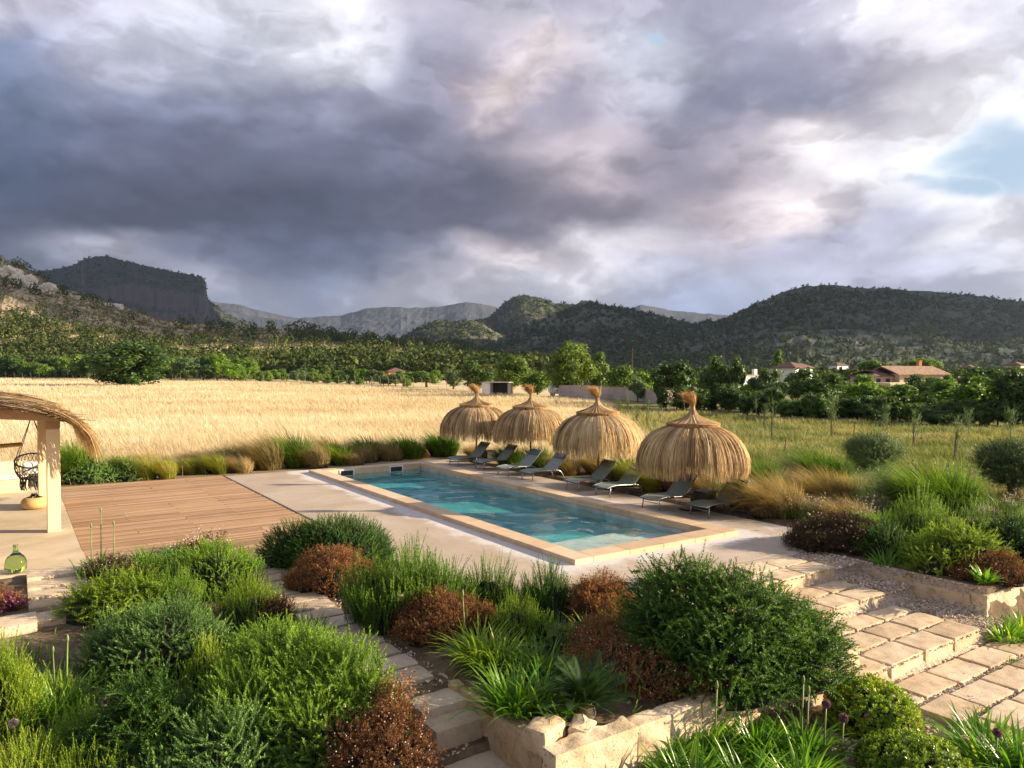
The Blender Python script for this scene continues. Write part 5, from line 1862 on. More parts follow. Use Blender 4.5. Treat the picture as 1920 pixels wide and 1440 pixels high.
for px, py, pt_, hd, lab in ((1545, 1420, 1325, 'allium', 'pinkish allium head before the huge dark mound'), (1578, 1430, 1352, 'allium', 'allium head left of the round golden shrub'), (1625, 1385, 1350, 'pale', 'small dry flower head in front of the round golden shrub'), (1866, 1450, 1380, 'allium', 'purple allium head over the bottom right agapanthus'),
                             (1340, 1430, 1295, 'bud', 'bud stalk in front of the right end of the planter wall'), (1502, 1420, 1285, 'bud', 'tall thin bud stalk in front of the huge dark mound'), (1512, 1425, 1305, 'bud', 'shorter bud stalk beside the tall thin one')):
    stalk(px, py, pt_, lab, hd, .02)

bush('mound', 1690, 1760, 955, 990, 'grey-green shrub between gaura and fountain grass on the right', 'rosemary_grey', 1.0, .8, .3)
bush('mound', 1560, 1660, 965, 1020, 'dark green cushion behind the low white gaura', 'rosemary', 1.0, .7, .3)
for (v_, u_, lab) in ((1.35, -6.32, 'small weed tuft in the joint between two pavers of the lowest level'), (1.05, -6.9, 'green weed tuft in a paver joint near the bottom right agapanthus'), (3.4, -5.8, 'tiny weed tuft in a paver joint on the right')):
    clump('weed', 0, 0, lab, .10, 60, .13, .010, 'grass', 1.2, .9, name='weed_tuft', cat='weed', fold=0, world=l2w(v_, u_), zoff=.02)
# --- right bed
RB = 'behind the low stone wall on the right'
bush('twig', 1492, 1690, 960, 1065, 'grey-brown heath cushion at the corner of the pool terrace', 'heath_grey', 1.0, .75, .24, blossom=.15)
bush('up', 1655, 1800, 912, 1040, 'upright rosemary in front of the big fountain grass on the right', 'rosemary', 1.1, .8, .50)
bush('up', 1780, 1890, 930, 1045, 'tall green rosemary to the right of the fountain grass rosemary', 'rosemary', 1.1, .8, .50)
bush('droop', 1690, 1890, 985, 1085, 'olive rosemary sprawling in the middle of the right bed', 'rosemary_lime', .8, .7, .40, lump=.3)
bush('mound', 1600, 1730, 980, 1075, 'dark rosemary behind the grey-brown heath in the right bed', 'rosemary_dark', 1.0, .7, .34)
bush('mound', 1840, 1960, 960, 1070, 'dark rosemary at the right edge of the photo above the wall', 'rosemary_dark', 1.0, .7, .34)
bush('up', 1880, 1960, 940, 1000, 'green shrub under the olive tree at the right edge', 'rosemary', 1.0, .7, .34)
bush('twig', 1800, 1930, 1030, 1095, 'brown heath above the corner of the right stone wall', 'heath', .9, .7, .2, blossom=.1)
bush('droop', 1745, 1830, 1050, 1100, 'low green rosemary hanging over the right stone wall', 'rosemary', .9, .7, .3)
for px, py, n, L, lab in ((1660, 1082, 55, .42, 'dark agapanthus at the left end of the right bed'), (1710, 1090, 45, .40, 'agapanthus at the lip of the right stone wall'), (1610, 1060, 40, .36, 'low agapanthus beside the grey-brown heath')):
    clump('strap', px, py, lab, .2, n, L, .034, 'strap', 1.2, .6)
clump('broad', 1845, 1100, 'broad-leaved green succulent above the corner of the right stone wall', .12, 46, .30, .075, 'strap', .9, .8, name='broad_leaved_plant', zoff=.1)
grass_mound(1655, 1862, 868, 975, 'biggest mound of bright green fountain grass, on the right', 'grass', 3400, depth=.75, wd=.020, spiky=.15)
grass_mound(1468, 1612, 845, 915, 'green fountain grass mound beside the nearest parasol', 'grass', 2600, depth=.7, wd=.020, spiky=.15)
grass_mound(1385, 1530, 893, 985, 'wide blond feather grass spilling onto the terrace right of the last lounger', 'stipa', 3400, name='feather_grass', wd=.011, wind=(-.55, 0, -.1))
grass_mound(1480, 1625, 880, 955, 'blond feather grass behind the wide one, below the green fountain grass', 'stipa', 3800, name='feather_grass', wd=.008, wind=(-.5, 0, -.1))
grass_mound(1530, 1650, 935, 990, 'low blond feather grass among the white gaura flowers', 'stipa', 2400, name='feather_grass', wd=.008, wind=(-.5, 0, -.1))


def gaura(px, py, n, w_, h, label):
    x, y_, z = atg(px, py)
    mb, pts = MB(), []
    for k in range(n):
        a = rng.uniform(0, 6.28); r = w_ * math.sqrt(rng.random())
        b = np.array([r * math.cos(a), r * math.sin(a), 0])
        tp = b * 1.5 + np.array([rng.normal() * .1, rng.normal() * .1, h * rng.uniform(.6, 1.1)])
        md = (b + tp) / 2 + rng.normal(size=3) * .03
        addtube(mb, [b, md, tp], [.006, .005, .003], 4)
        for q_ in range(5):
            s = rng.uniform(.72, 1.02)
            pts.append(md + (tp - md) * (s * 2 - 1) + rng.normal(size=3) * .02)
    o = mb.build('gaura', M['stalk'], loc=(x, y_, z))
    tag(o, label, 'flowering plant')
    add_blossom(o, np.array(pts), .016, M['blossom'])
    N = int(n * 14)
    fl = MB()
    p, nn = dome_pts(N, w_ * 1.2, w_ * 1.2, h * .5, .2, 4, inner=.5)
    fl.add(*scatter(SPR['olive'][0], p - nn * .05, nn + np.array([0, 0, .8]), np.full(N, .16)))
    fl.build('foliage', M['rosemary'], o)


gaura(1520, 975, 34, .35, .62, 'white gaura flowers in front of the blond feather grass')
gaura(1612, 985, 34, .35, .60, 'pinkish gaura flowers left of the upright rosemary on the right')
gaura(1575, 1000, 26, .35, .45, 'low white gaura at the edge of the pool terrace')
gaura(1900, 965, 30, .40, .55, 'white gaura at the right edge under the olive tree')


def olive_ball(px, py, x0, x1, ytop, ybot, label):
    x, y_, z = atg(px, py)
    k = y_ / FPX
    rx = (x1 - x0) / 2 * k
    zt, zb = CAMH - (ytop - 693) * k, CAMH - (ybot - 693) * k
    cxo = ((x0 + x1) / 2 - 960) * k - x
    t = thing('olive_tree', label, 'olive tree', (x, y_, z))
    tr = MB()
    hz_ = (zb - z)
    addtube(tr, [(0, 0, -.05), (.03, .02, hz_ * .4), (cxo * .5, 0, hz_), (cxo, 0, hz_ + .5)], [.17, .13, .13, .07], 9)
    for q_ in range(7):
        a = q_ * .9
        addtube(tr, [(cxo * .5, 0, hz_), (cxo + .3 * math.cos(a), .3 * math.sin(a), hz_ + .3), (cxo + rx * .7 * math.cos(a), rx * .7 * math.sin(a), hz_ + .65)], [.06, .04, .015], 5)
    tr.build('trunk', M['bark'], t, smooth=True)
    cr = MB()
    N = 2600
    d = rng.normal(size=(N, 3)); d /= np.linalg.norm(d, axis=1, keepdims=True)
    hh_ = (zt - zb) / 2
    lm = 1 + .22 * (fbm(d[:, 0] * 2.5 + px, d[:, 1] * 2.5 + d[:, 2] * 2, 5, 3) - .5) * 2
    p = d * np.array([rx, rx, hh_]) * (lm * (1 - .5 * rng.random(N) ** 2))[:, None] * .9
    dd = d + np.array([0, 0, .7]) + rng.normal(size=(N, 3)) * .35
    for q_, tp in enumerate(SPR['olive']):
        s = slice(q_, None, 3)
        cr.add(*scatter(tp, p[s] + np.array([cxo, 0, (zt + zb) / 2 - z]), dd[s], np.full(len(p[s]), .26) * rng.uniform(.6, 1.3, len(p[s])), tone_k=.4))
    cr.build('crown', M['olive'], t)
    return t


olive_ball(1637, 893, 1592, 1686, 818, 882, 'small round olive tree nearer the parasols, behind the green fountain grass')
olive_ball(1900, 942, 1845, 1958, 832, 915, 'round olive tree at the right edge of the photo')

# --- border between the deck and the wheat
def row(items):
    for it in items:
        grass_mound(*it[:4], it[4], **it[5])


FG = dict(m_='stipa_green', n=1700, name='feather_grass', wd=.010, wind=(-.55, 0, 0), depth=.9)
FB = dict(m_='stipa', n=1800, name='feather_grass', wd=.010, wind=(-.5, 0, 0), depth=.9)
GG = dict(m_='grass', n=1100, name='green_grass', wd=.018, wind=(-.25, 0, 0), depth=.8)
row([(248, 298, 862, 902, 'yellow-green feather grass tuft, leftmost of those behind the deck', FG), (292, 332, 862, 900, 'yellow-green feather grass tuft, second from the left behind the deck', FG), (335, 372, 866, 898, 'low yellow-green feather grass between the leftmost tufts behind the deck', FG),
     (355, 402, 862, 896, 'bright yellow-green feather grass tuft left of the deck corner', FG), (392, 430, 858, 891, 'feather grass tuft at the far right corner of the deck', FG), (432, 478, 858, 889, 'golden feather grass behind the corner where deck and concrete meet', FB),
     (240, 330, 850, 880, 'pale feather grass plumes behind the leftmost yellow-green tufts', FB), (330, 420, 848, 880, 'pale feather grass plumes behind the bright yellow-green tufts', FB),
     (400, 480, 842, 876, 'low green grass behind the golden feather grass', GG), (470, 540, 826, 884, 'brownish feather grass in the border, left of a green tuft', FB), (525, 585, 822, 880, 'green grass tuft in the border behind the concrete', GG),
     (560, 625, 838, 886, 'blond feather grass in front of the border, left of the pool skimmers', FB), (610, 670, 838, 880, 'green-brown grass behind the left skimmer of the pool', GG), (650, 720, 832, 876, 'shaded brownish feather grass behind the far end of the pool', FB), (700, 765, 830, 872, 'golden feather grass behind the right skimmer of the pool', FB),
     (750, 800, 830, 868, 'green grass left of the dark red plant behind the pool', GG), (795, 868, 818, 864, 'lush green fountain grass behind the farthest lounger', dict(GG, n=1700)), (108, 180, 838, 908, 'dark green fine-leaved bush behind the pergola column', dict(GG, n=2000, wd=.018)),
     (480, 520, 858, 888, 'small green tuft before the brownish feather grass', GG)])
row([(505, 560, 820, 866, 'tall brownish plumes behind the green tuft in the border', dict(FB, n=1300)), (590, 650, 822, 866, 'pale plumes in the back of the border behind the left skimmer', dict(FB, n=1300)), (660, 720, 824, 866, 'green tuft in the back of the border between the skimmers', dict(GG, n=900)),
     (430, 490, 834, 876, 'golden plumes behind the low green grass of the border', dict(FB, n=1200)), (545, 590, 842, 884, 'yellow-green tuft in front of the green grass tuft in the border', dict(FG, n=1200)), (640, 690, 846, 880, 'blond tuft at the foot of the border left of the right skimmer', dict(FB, n=1200)),
     (725, 790, 822, 862, 'green feathery grass at the back near the farthest parasol', dict(GG, n=900)), (205, 262, 858, 902, 'olive grass tuft between lavender and the leftmost feather grass', dict(FG, n=1200)), (385, 440, 846, 884, 'dry plumes above the feather grass at the deck corner', dict(FB, n=1200))])
bush('droop', 112, 215, 850, 916, 'grey-green lavender at the back of the deck beside the pergola', 'rosemary_grey', .9, .6, .4)
bush('droop', 170, 262, 858, 912, 'grey-green lavender left of the yellow-green feather grass', 'rosemary_grey', .9, .6, .4)
bush('twig', 770, 800, 842, 866, 'dark red-leaved plant behind the far end of the pool', 'heath', .9, .7, .25)
bush('twig', 1330, 1400, 880, 925, 'brown heath behind the nearest pair of loungers', 'heath_grey', .8, .6, .25)
row([(868, 930, 838, 868, 'blond feather grass behind the first pair of loungers', FB), (925, 985, 842, 876, 'green grass behind the second lounger', GG), (985, 1040, 842, 884, 'bright green grass behind the pale boulder', GG),
     (1040, 1095, 858, 900, 'golden feather grass between the fourth and fifth loungers', dict(FB, n=2400)), (1090, 1150, 850, 892, 'blond feather grass under the third parasol', FB), (1150, 1215, 862, 915, 'green grass behind the sixth lounger', GG),
     (1195, 1245, 872, 925, 'yellow-green feather grass between the sixth and seventh loungers', dict(FG, n=2200)), (1230, 1300, 872, 925, 'blond feather grass behind the seventh lounger', FB), (1290, 1360, 885, 935, 'dim blond feather grass behind the nearest table', FB),
     (1362, 1410, 905, 955, 'bright green grass tuft right of the nearest lounger', GG), (1395, 1475, 868, 925, 'dark green grass below the meadow right of the nearest parasol', GG)])


# ---------------------------------------------------------------- wheat and meadow
FARPX = np.array([-700, 0, 450, 600, 750, 900, 1080, 1240, 1480, 1700, 1920, 2600])
FARZ = np.array([330, 315, 219, 180, 144, 112, 85, 66, 52.5, 47, 44, 40.0])


def field_pts(n, side, znear):
    px = rng.uniform(-500, 1500, n) if side < 0 else rng.uniform(1000, 2150, n)
    zf = np.interp(px, FARPX, FARZ)
    a, b = 1 / znear, 1 / zf
    y1 = 1 / (b + (a - b) * rng.random(n))
    y2 = znear * (zf / znear) ** rng.random(n)
    y_ = np.where(rng.random(n) < .5, y1, y2)
    x = (px - 960) / FPX * y_
    v_, u_ = w2l(x, y_)
    lim = x - .07 * y_ - 4.2 + 1.6 * (fbm(x * .15, y_ * .15, 8, 3) - .5)
    if side < 0:
        k = ((u_ > 16.9) | (v_ > 8.4)) & (lim < 0)
    else:
        k = (lim > 0) & (v_ > 8.0) & ((y_ > 21.5) | (v_ > 13))
    return x[k], y_[k]


def field(name, x, y_, m_, h, per, wk, tonef, wind, bend):
    n = len(x)
    z = zw(x, y_)
    dist = np.hypot(x, y_)
    hh = h * (.8 + .4 * fbm(x * .25, y_ * .25, 12, 3)) * (1 if name == 'wheat' else .35 + 1.3 * fbm(x * .7, y_ * .5, 14, 3))
    x, y_, z, dist, hh = [np.repeat(q_, per) for q_ in (x, y_, z, dist, hh)]
    N = len(x)
    sp = .10 + dist * .004
    base = np.stack([x + rng.normal(size=N) * sp, y_ + rng.normal(size=N) * sp, z], -1)
    mb = MB()
    tone = np.clip(tonef(base[:, 0], base[:, 1]) + rng.normal(size=N) * .10, 0, 1)
    mb.add(*blades(base, rng.uniform(0, 6.28, N), hh * rng.uniform(.7, 1.15, N), np.abs(rng.normal(size=N)) * .12, bend * rng.uniform(.3, 1.3, N), np.maximum(.011, wk * dist) * rng.uniform(.7, 1.3, N), 3, wind, 0, 2.5, tone))
    return tag(mb.build(name, M[m_]), kind='stuff')


x, y_ = field_pts(46000, -1, 23)
field('wheat', x, y_, 'wheat', .50, 8, .00042, lambda a, b: -.02 + 1.25 * fbm(a * .06, b * .13, 31, 5), (-.30, 0, 0), .7)
x, y_ = field_pts(26000, 1, 20)
field('meadow_grass', x, y_, 'meadow', .36, 6, .0006, lambda a, b: -.30 + 1.0 * fbm(a * .25, b * .18, 41, 4) + .65 * fbm(a * 1.4, b * 1.0, 43, 3), (-.12, 0, 0), .9)
# seed heads and small weeds that stand above the meadow
x, y_ = field_pts(2600, 1, 20)
k = 0
mbw = MB()
sel = fbm(x * .3, y_ * .3, 77, 2) > .5
for tp in SPR['olive']:
    N = int(sel.sum())
    p = np.stack([x[sel] + rng.normal(size=N) * .4, y_[sel] + rng.normal(size=N) * .4, zw(x[sel], y_[sel])], -1)
    mbw.add(*scatter(tp, p, np.stack([rng.normal(size=N) * .2, rng.normal(size=N) * .2, np.ones(N)], 1), rng.uniform(.2, .6, N)))
sel = fbm(x * .22 + 9, y_ * .22, 79, 3) > .54
for tp in SPR['up'][:2]:
    N = int(sel.sum())
    p = np.stack([x[sel] + rng.normal(size=N) * .35, y_[sel] + rng.normal(size=N) * .35, zw(x[sel], y_[sel])], -1)
    ln = rng.uniform(.2, .5, N)
    mbw.add(*scatter(tp, p, np.stack([rng.normal(size=N) * .3, rng.normal(size=N) * .3, np.ones(N)], 1), np.stack([ln, ln, ln], 1)))
tag(mbw.build('meadow_weeds', M['tree_grey']), kind='stuff')


# ---------------------------------------------------------------- young trees and stakes in the meadow
def young_tree(px, py, ptop, label, stake=True, leafy=1.0, lean=0.0):
    x, y_, z = atg(px, py)
    h = CAMH - (ptop - 693) / FPX * y_ - z
    t = thing('young_tree', label, 'young tree', (x, y_, z), 0, 'young trees and stakes in the meadow')
    if stake:
        s = MB()
        addtube(s, [(-.03, 0, -.1), (-.03 + lean, .02, min(1.5, h * .72))], [.028, .024], 6)
        s.build('stake', M['stake'], t)
    tr = MB()
    addtube(tr, [(.03, 0, -.05), (.05 + lean * .6, 0, h * .5), (.02 + lean, .02, h * .95)], [.018, .014, .006], 5)
    tr.build('trunk', M['bark'], t)
    N = int(60 * leafy)
    s = rng.uniform(.42, 1.0, N)
    p = np.stack([.03 + lean * s + rng.normal(size=N) * .10, rng.normal(size=N) * .10, h * s], -1)
    d = np.stack([rng.normal(size=N) * .5, rng.normal(size=N) * .5, np.ones(N)], 1)
    c = MB().add(*scatter(SPR['olive'][1], p, d, rng.uniform(.18, .36, N)))
    c.build('crown', M['tree_grey'], t)
    return t


YT = [(1160, 775, 746, 'thin staked sapling at the left end of the row, in front of the block wall', 1, .5), (1177, 779, 742, 'sapling second from the left, in front of the block wall', 1, .8),
      (1194, 797, 768, 'low leafy sapling in front of the right end of the block wall', 1, .9), (1214, 804, 757, 'staked sapling with a green top right of the third parasol', 1, .8),
      (1237, 793, 762, 'bare staked sapling left of the nearest parasol tuft', 1, .25), (1042, 767, 748, 'small sapling in the wheat between the second and third parasols', 0, .5), (1092, 771, 752, 'small sapling in the wheat just left of the third parasol tuft', 0, .5),
      (1417, 786, 742, 'slender sapling close to the hedge, below the grey olive tree', 0, .9), (1434, 811, 762, 'tall staked sapling right of the nearest parasol', 1, .6), (1447, 834, 752, 'tallest staked sapling right of the nearest parasol', 1, .5),
      (1508, 790, 745, 'leafy sapling before the dark hedge, below the white house', 0, 1.2), (1560, 828, 750, 'staked sapling in front of the hedge, left of the small olive tree', 1, 1.3), (1660, 820, 766, 'bushy young tree by the hedge above the small olive tree', 0, 1.6),
      (1713, 846, 774, 'staked sapling with a bushy head right of the small olive tree', 1, 1.4), (1789, 871, 785, 'leaning staked sapling in the right part of the meadow', 1, 1.2), (1815, 826, 773, 'pale unstaked young tree before the dark hedge on the right', 0, 1.4),
      (1893, 840, 770, 'large leafy young tree behind the olive at the right edge', 0, 1.8)]
for px, py, pt_, lab, st_, lf in YT:
    young_tree(px, py, pt_, lab, bool(st_), lf, .12 if 'leaning' in lab else rng.normal() * .03)
for px, py, pt_, lab in ((1470, 859, 821, 'short dark stake without a tree right of the nearest parasol'), (1599, 833, 796, 'bare stake just above the small olive tree')):
    x, y_, z = atg(px, py)
    h = CAMH - (pt_ - 693) / FPX * y_ - z
    s = MB()
    addtube(s, [(0, 0, -.1), (.06, .02, h * .6), (.10, .02, h)], [.032, .03, .026], 6)
    tag(s.build('stake', M['stake'], loc=(x, y_, z)), lab, 'stake', 'young trees and stakes in the meadow')


# ---------------------------------------------------------------- background trees
def crown_mesh(name, m_, blobs, per, size, seed, aspect=.6, up=.3):
    g = np.random.default_rng(seed)
    Pn, Tn, Dn = [], [], []
    for (c, r) in blobs:
        d = g.normal(size=(per, 3)); d /= np.linalg.norm(d, axis=1, keepdims=True)
        rr = (.62 + .45 * g.random(per)) * (1 + .3 * (fbm(d[:, 0] * 2 + c[0] * 9, d[:, 1] * 2 + d[:, 2], seed, 2) - .5))
        Pn.append(np.array(c) + d * np.array(r) * rr[:, None])
        Dn.append(d + g.normal(size=(per, 3)) * .6 + np.array([0, 0, up]))
        Tn.append(np.clip(g.normal(.5, .2, per) + g.normal() * .10, 0, 1))
    P, D, T = np.concatenate(Pn), np.concatenate(Dn), np.concatenate(Tn)
    N = len(P)
    D /= np.linalg.norm(D, axis=1, keepdims=True)
    a = g.normal(size=(N, 3)); a -= D * (a * D).sum(1, keepdims=True); a /= np.linalg.norm(a, axis=1, keepdims=True)
    b = np.cross(D, a)
    s = (size * g.uniform(.6, 1.4, N))[:, None]
    Q = np.stack([P - a * s, P + b * s * aspect + D * s * .2, P + a * s, P - b * s * aspect - D * s * .1], 1).reshape(-1, 3)
    mb = MB().add(Q, np.arange(N * 4).reshape(-1, 4), np.repeat(T, 4))
    # twiggy heart of the crown, so that little shows through the middle
    for (c, r) in blobs:
        aa = np.linspace(0, 2 * np.pi, 7); ee = np.linspace(-np.pi / 2, np.pi / 2, 5)
        A, E_ = np.meshgrid(aa, ee, indexing='ij')
        k_ = .62
        mb.add(*gridmesh(np.stack([c[0] + r[0] * k_ * np.cos(A) * np.cos(E_), c[1] + r[1] * k_ * np.sin(A) * np.cos(E_), c[2] + r[2] * k_ * np.sin(E_)], -1)), .15)
    return mb.mesh(name, [m_])


def blobset(seed, n, rx, rz, cz, br, taper=0.0):
    g = np.random.default_rng(seed)
    out = []
    for i in range(n):
        d = g.normal(size=3); d /= np.linalg.norm(d)
        f = g.random() ** .45
        z = d[2] * rz * f
        k = 1 - taper * (z / rz * .5 + .5)
        b = br * g.uniform(.7, 1.25)
        out.append(((d[0] * rx * f * k, d[1] * rx * f * k, max(cz + z, b * .6)), (b, b, b * .82)))
    return out


TREES = {}


def tree_proto(kind, m_, seed, n, rx, rz, cz, br, per, size, taper=0.0, trunk_h=.3, aspect=.6, up=.3):
    t = thing(kind + '_tree', 'x', 'tree')
    c = bpy.data.objects.new('crown', crown_mesh('crown', M[m_], blobset(seed, n, rx, rz, cz, br, taper), per, size, seed, aspect, up))
    COL.objects.link(c)
    c.parent = t
    tr = MB()
    addtube(tr, [(0, 0, -.03), (.01, 0, trunk_h * .6), (.0, .01, cz)], [.035, .028, .018], 7)
    g = np.random.default_rng(seed)
    for i in range(5):
        a = g.uniform(0, 6.28)
        addtube(tr, [(0, 0, trunk_h * g.uniform(.7, 1)), (.18 * math.cos(a), .18 * math.sin(a), cz), (.33 * math.cos(a), .33 * math.sin(a), cz + rz * .4)], [.018, .012, .005], 5)
    tr.build('trunk', M['bark'], t, smooth=True)
    TREES.setdefault(kind, []).append([t, False])


for s in range(2):
    tree_proto('dark_broadleaf', 'tree_dark', 100 + s, 30, .38, .36, .52, .16, 150, .030)
    tree_proto('broadleaf', 'tree_mid', 110 + s, 30, .38, .36, .50, .16, 150, .030)
    tree_proto('bright_broadleaf', 'tree_bright', 120 + s, 30, .38, .34, .52, .15, 150, .030)
    tree_proto('pine', 'pine', 130 + s, 46, .36, .40, .52, .17, 190, .030, .32, aspect=.32, up=1.3)
    tree_proto('olive', 'tree_grey', 140 + s, 28, .38, .36, .54, .15, 140, .028)
tree_proto('carob', 'tree_dark', 180, 48, .42, .40, .46, .17, 190, .026, trunk_h=.2)
tree_proto('tall_dark', 'tree_dark', 150, 34, .30, .44, .50, .15, 150, .030, .5, up=.8)
tree_proto('umbrella_pine', 'tree_mid', 160, 26, .42, .13, .80, .14, 170, .028, trunk_h=.7)
tree_proto('poplar', 'tree_bright', 170, 24, .22, .42, .54, .13, 90, .032, .3)


def plant_tree(kind, px, pbase, ptop, wpx, label, group=None, depth=None):
    x, y_, z = atg(px, pbase)
    k = y_ / FPX
    h = CAMH - (ptop - 693) * k - z
    wd = wpx * k
    pl = TREES[kind]
    rec = pl[int(rng.integers(len(pl)))]
    if not rec[1]:
        o = rec[0]; rec[1] = True
    else:
        o = copy_tree(rec[0])
    o.location = (x, y_, z)
    o.rotation_euler.z = rng.uniform(0, 6.28)
    o.scale = (wd * 1.02, wd * 1.02, h * 1.03)
    o['label'] = label
    if group:
        o['group'] = group
    elif 'group' in o:
        del o['group']
    return o


plant_tree('carob', 240, 723, 638, 134, 'big round carob tree standing alone in the wheat field')
NAMED = [
    ('pine', 1068, 744, 638, 112, 'large light green pine behind the concrete block wall'), ('pine', 1124, 742, 664, 58, 'narrower pine leaning against the large one, behind the third parasol tuft'),
    ('pine', 960, 738, 664, 84, 'bright green pine behind the white shed and the second parasol'), ('dark_broadleaf', 893, 734, 674, 86, 'dark tree with red blossom left of the white shed'),
    ('broadleaf', 1008, 740, 692, 60, 'green tree between the bright pine and the large pine'), ('broadleaf', 1165, 744, 678, 56, 'round green tree just right of the two pines'),
    ('bright_broadleaf', 1205, 748, 696, 70, 'low sunlit tree over the right end of the block wall'), ('dark_broadleaf', 1262, 762, 676, 92, 'dark tree right of the block wall, left of the nearest parasol tuft'),
    ('tall_dark', 1340, 768, 670, 86, 'tall dark tree right of the nearest parasol tuft'), ('tall_dark', 1380, 768, 670, 60, 'slim dark tree touching the tall dark one'),
    ('olive', 1442, 768, 684, 86, 'grey-green olive tree in front of the white house'), ('poplar', 1459, 728, 652, 40, 'light green poplar rising behind the white house roof'),
    ('dark_broadleaf', 1530, 770, 688, 120, 'broad dark tree right of the white house'), ('broadleaf', 1600, 776, 736, 90, 'green tree below the terrace of the tiled house'),
    ('bright_broadleaf', 1618, 781, 712, 96, 'sunlit green tree before the left wing of the tiled house'), ('broadleaf', 1655, 776, 716, 70, 'green tree filling the gap before the tiled house'),
    ('bright_broadleaf', 1690, 780, 720, 120, 'sunlit green tree in front of the tiled house'), ('bright_broadleaf', 1768, 785, 712, 110, 'sunlit green tree right of the tiled house'),
    ('bright_broadleaf', 1838, 790, 705, 120, 'big bright green tree near the right edge'), ('dark_broadleaf', 1850, 760, 686, 110, 'dark tree behind the bright one near the right edge'),
    ('dark_broadleaf', 1925, 800, 690, 130, 'dark tree cut by the right edge of the photo'), ('umbrella_pine', 1635, 722, 676, 56, 'umbrella pine behind the left wing of the tiled house'), ('umbrella_pine', 1727, 722, 673, 76, 'umbrella pine behind the roof of the tiled house'),
    ('dark_broadleaf', 1735, 762, 700, 80, 'dark tree at the wall of the tiled house'), ('broadleaf', 1300, 752, 700, 80, 'green tree behind the nearest parasol tuft'), ('broadleaf', 1400, 752, 712, 60, 'low tree below the white chimney'),
    ('broadleaf', 800, 726, 688, 76, 'green tree left of the first parasol tuft'), ('broadleaf', 762, 724, 690, 60, 'green tree right of the orange house'), ('olive', 850, 730, 690, 56, 'grayish tree left of the dark red-blossomed tree'),
]
for kd, px, pb, pt_, wp_, lab in NAMED:
    o = plant_tree(kd, px, pb, pt_, wp_, lab)
    if 'red blossom' in lab:
        red_tree = o
# row of trees along the far edge of the wheat, and orchard rows
for i in range(64):
    px = -60 + i * 12.5 + rng.normal() * 6
    if 190 < px < 290:
        continue
    zf = float(np.interp(px, FARPX, FARZ)) * rng.uniform(1.03, 1.22)
    pb = 693 + 5040 / zf
    top = 693 - rng.uniform(6, 34) if px < 480 else 693 - rng.uniform(-10, 8)
    kd = rng.choice(['broadleaf', 'bright_broadleaf', 'dark_broadleaf', 'broadleaf', 'olive', 'pine'])
    plant_tree(kd, px, pb, top, rng.uniform(34, 62) * (1 if px < 480 else .75), 'one of the many green trees lined up along the far edge of the wheat', 'trees along the far edge of the wheat')
for i in range(44):
    px = 440 + rng.uniform(0, 330)
    zf = float(np.interp(px, FARPX, FARZ)) * rng.uniform(1.02, 1.5)
    pb = 693 + 5040 / zf
    plant_tree(rng.choice(['bright_broadleaf', 'broadleaf']), px, pb, pb - rng.uniform(14, 22), rng.uniform(20, 30), 'one of the small green orchard trees behind the wire fence of the wheat field', 'orchard trees behind the wheat field')
# dark hedge along the far side of the meadow
for i in range(46):
    px = 1245 + i * 15.6 + rng.normal() * 5
    zf = float(np.interp(px, FARPX, FARZ)) * rng.uniform(1.0, 1.10)
    pb = 693 + 5040 / zf
    plant_tree(rng.choice(['dark_broadleaf', 'dark_broadleaf', 'broadleaf']), px, pb, pb - rng.uniform(36, 56), rng.uniform(44, 66), 'one of the dark shrubs that form the hedge along the far side of the meadow', 'hedge shrubs on the far side of the meadow')
for i in range(40):
    px = 1180 + i * 20 + rng.normal() * 8
    pb = 693 + 5040 / rng.uniform(75, 170)
    plant_tree(rng.choice(['broadleaf', 'bright_broadleaf', 'dark_broadleaf', 'olive']), px, pb, rng.uniform(698, 716), rng.uniform(40, 70), 'one of the mixed trees between the hedge and the houses', 'trees between the hedge and the houses')
for kd in list(TREES):
    for rec in TREES[kd]:
        if not rec[1]:
            for ch in list(rec[0].children):
                bpy.data.objects.remove(ch)
            bpy.data.objects.remove(rec[0])

d = rng.normal(size=(90, 3)); d[:, 2] = np.abs(d[:, 2]) * .8; d[:, 1] = -np.abs(d[:, 1]); d /= np.linalg.norm(d, axis=1, keepdims=True)
add_blossom(red_tree, d * np.array([.42, .42, .38]) + np.array([0, 0, .5]), .010, M['red'])
# ---------------------------------------------------------------- buildings, walls, fences in the distance
tile_m, tn_, to_ = mat('roof_tiles')
tt_ = tn_.new('ShaderNodeTexCoord').outputs['Object']
tx, ty, tz = tn_.sep(tt_)
wv_ = tn_.m('SINE', tn_.m('MULTIPLY', tx, 26.0))
tcl = tn_.ramp(tn_.noise(tt_, 2.5, 5, .7), [(.3, (.22, .12, .08)), (.5, (.40, .26, .17)), (.7, (.52, .38, .26))])
tcl = tn_.mix(tn_.rng(wv_, -.9, -.3, .5, 0), tcl, (.10, .06, .04))
tp_ = principled(tn_, to_, Base_Color=tcl, Roughness=.9)
bump(tn_, tp_, wv_, .6, .05)
dtile = flat_mat('dark_roof_tiles', (.15, .085, .06), .9, var=.4, scale=1.5)


def house(name, label, px, dist, rot, cat='house'):
    x = (px - 960) / FPX * dist
    return thing(name, label, cat, (x, dist, float(zw(x, dist))), rot)


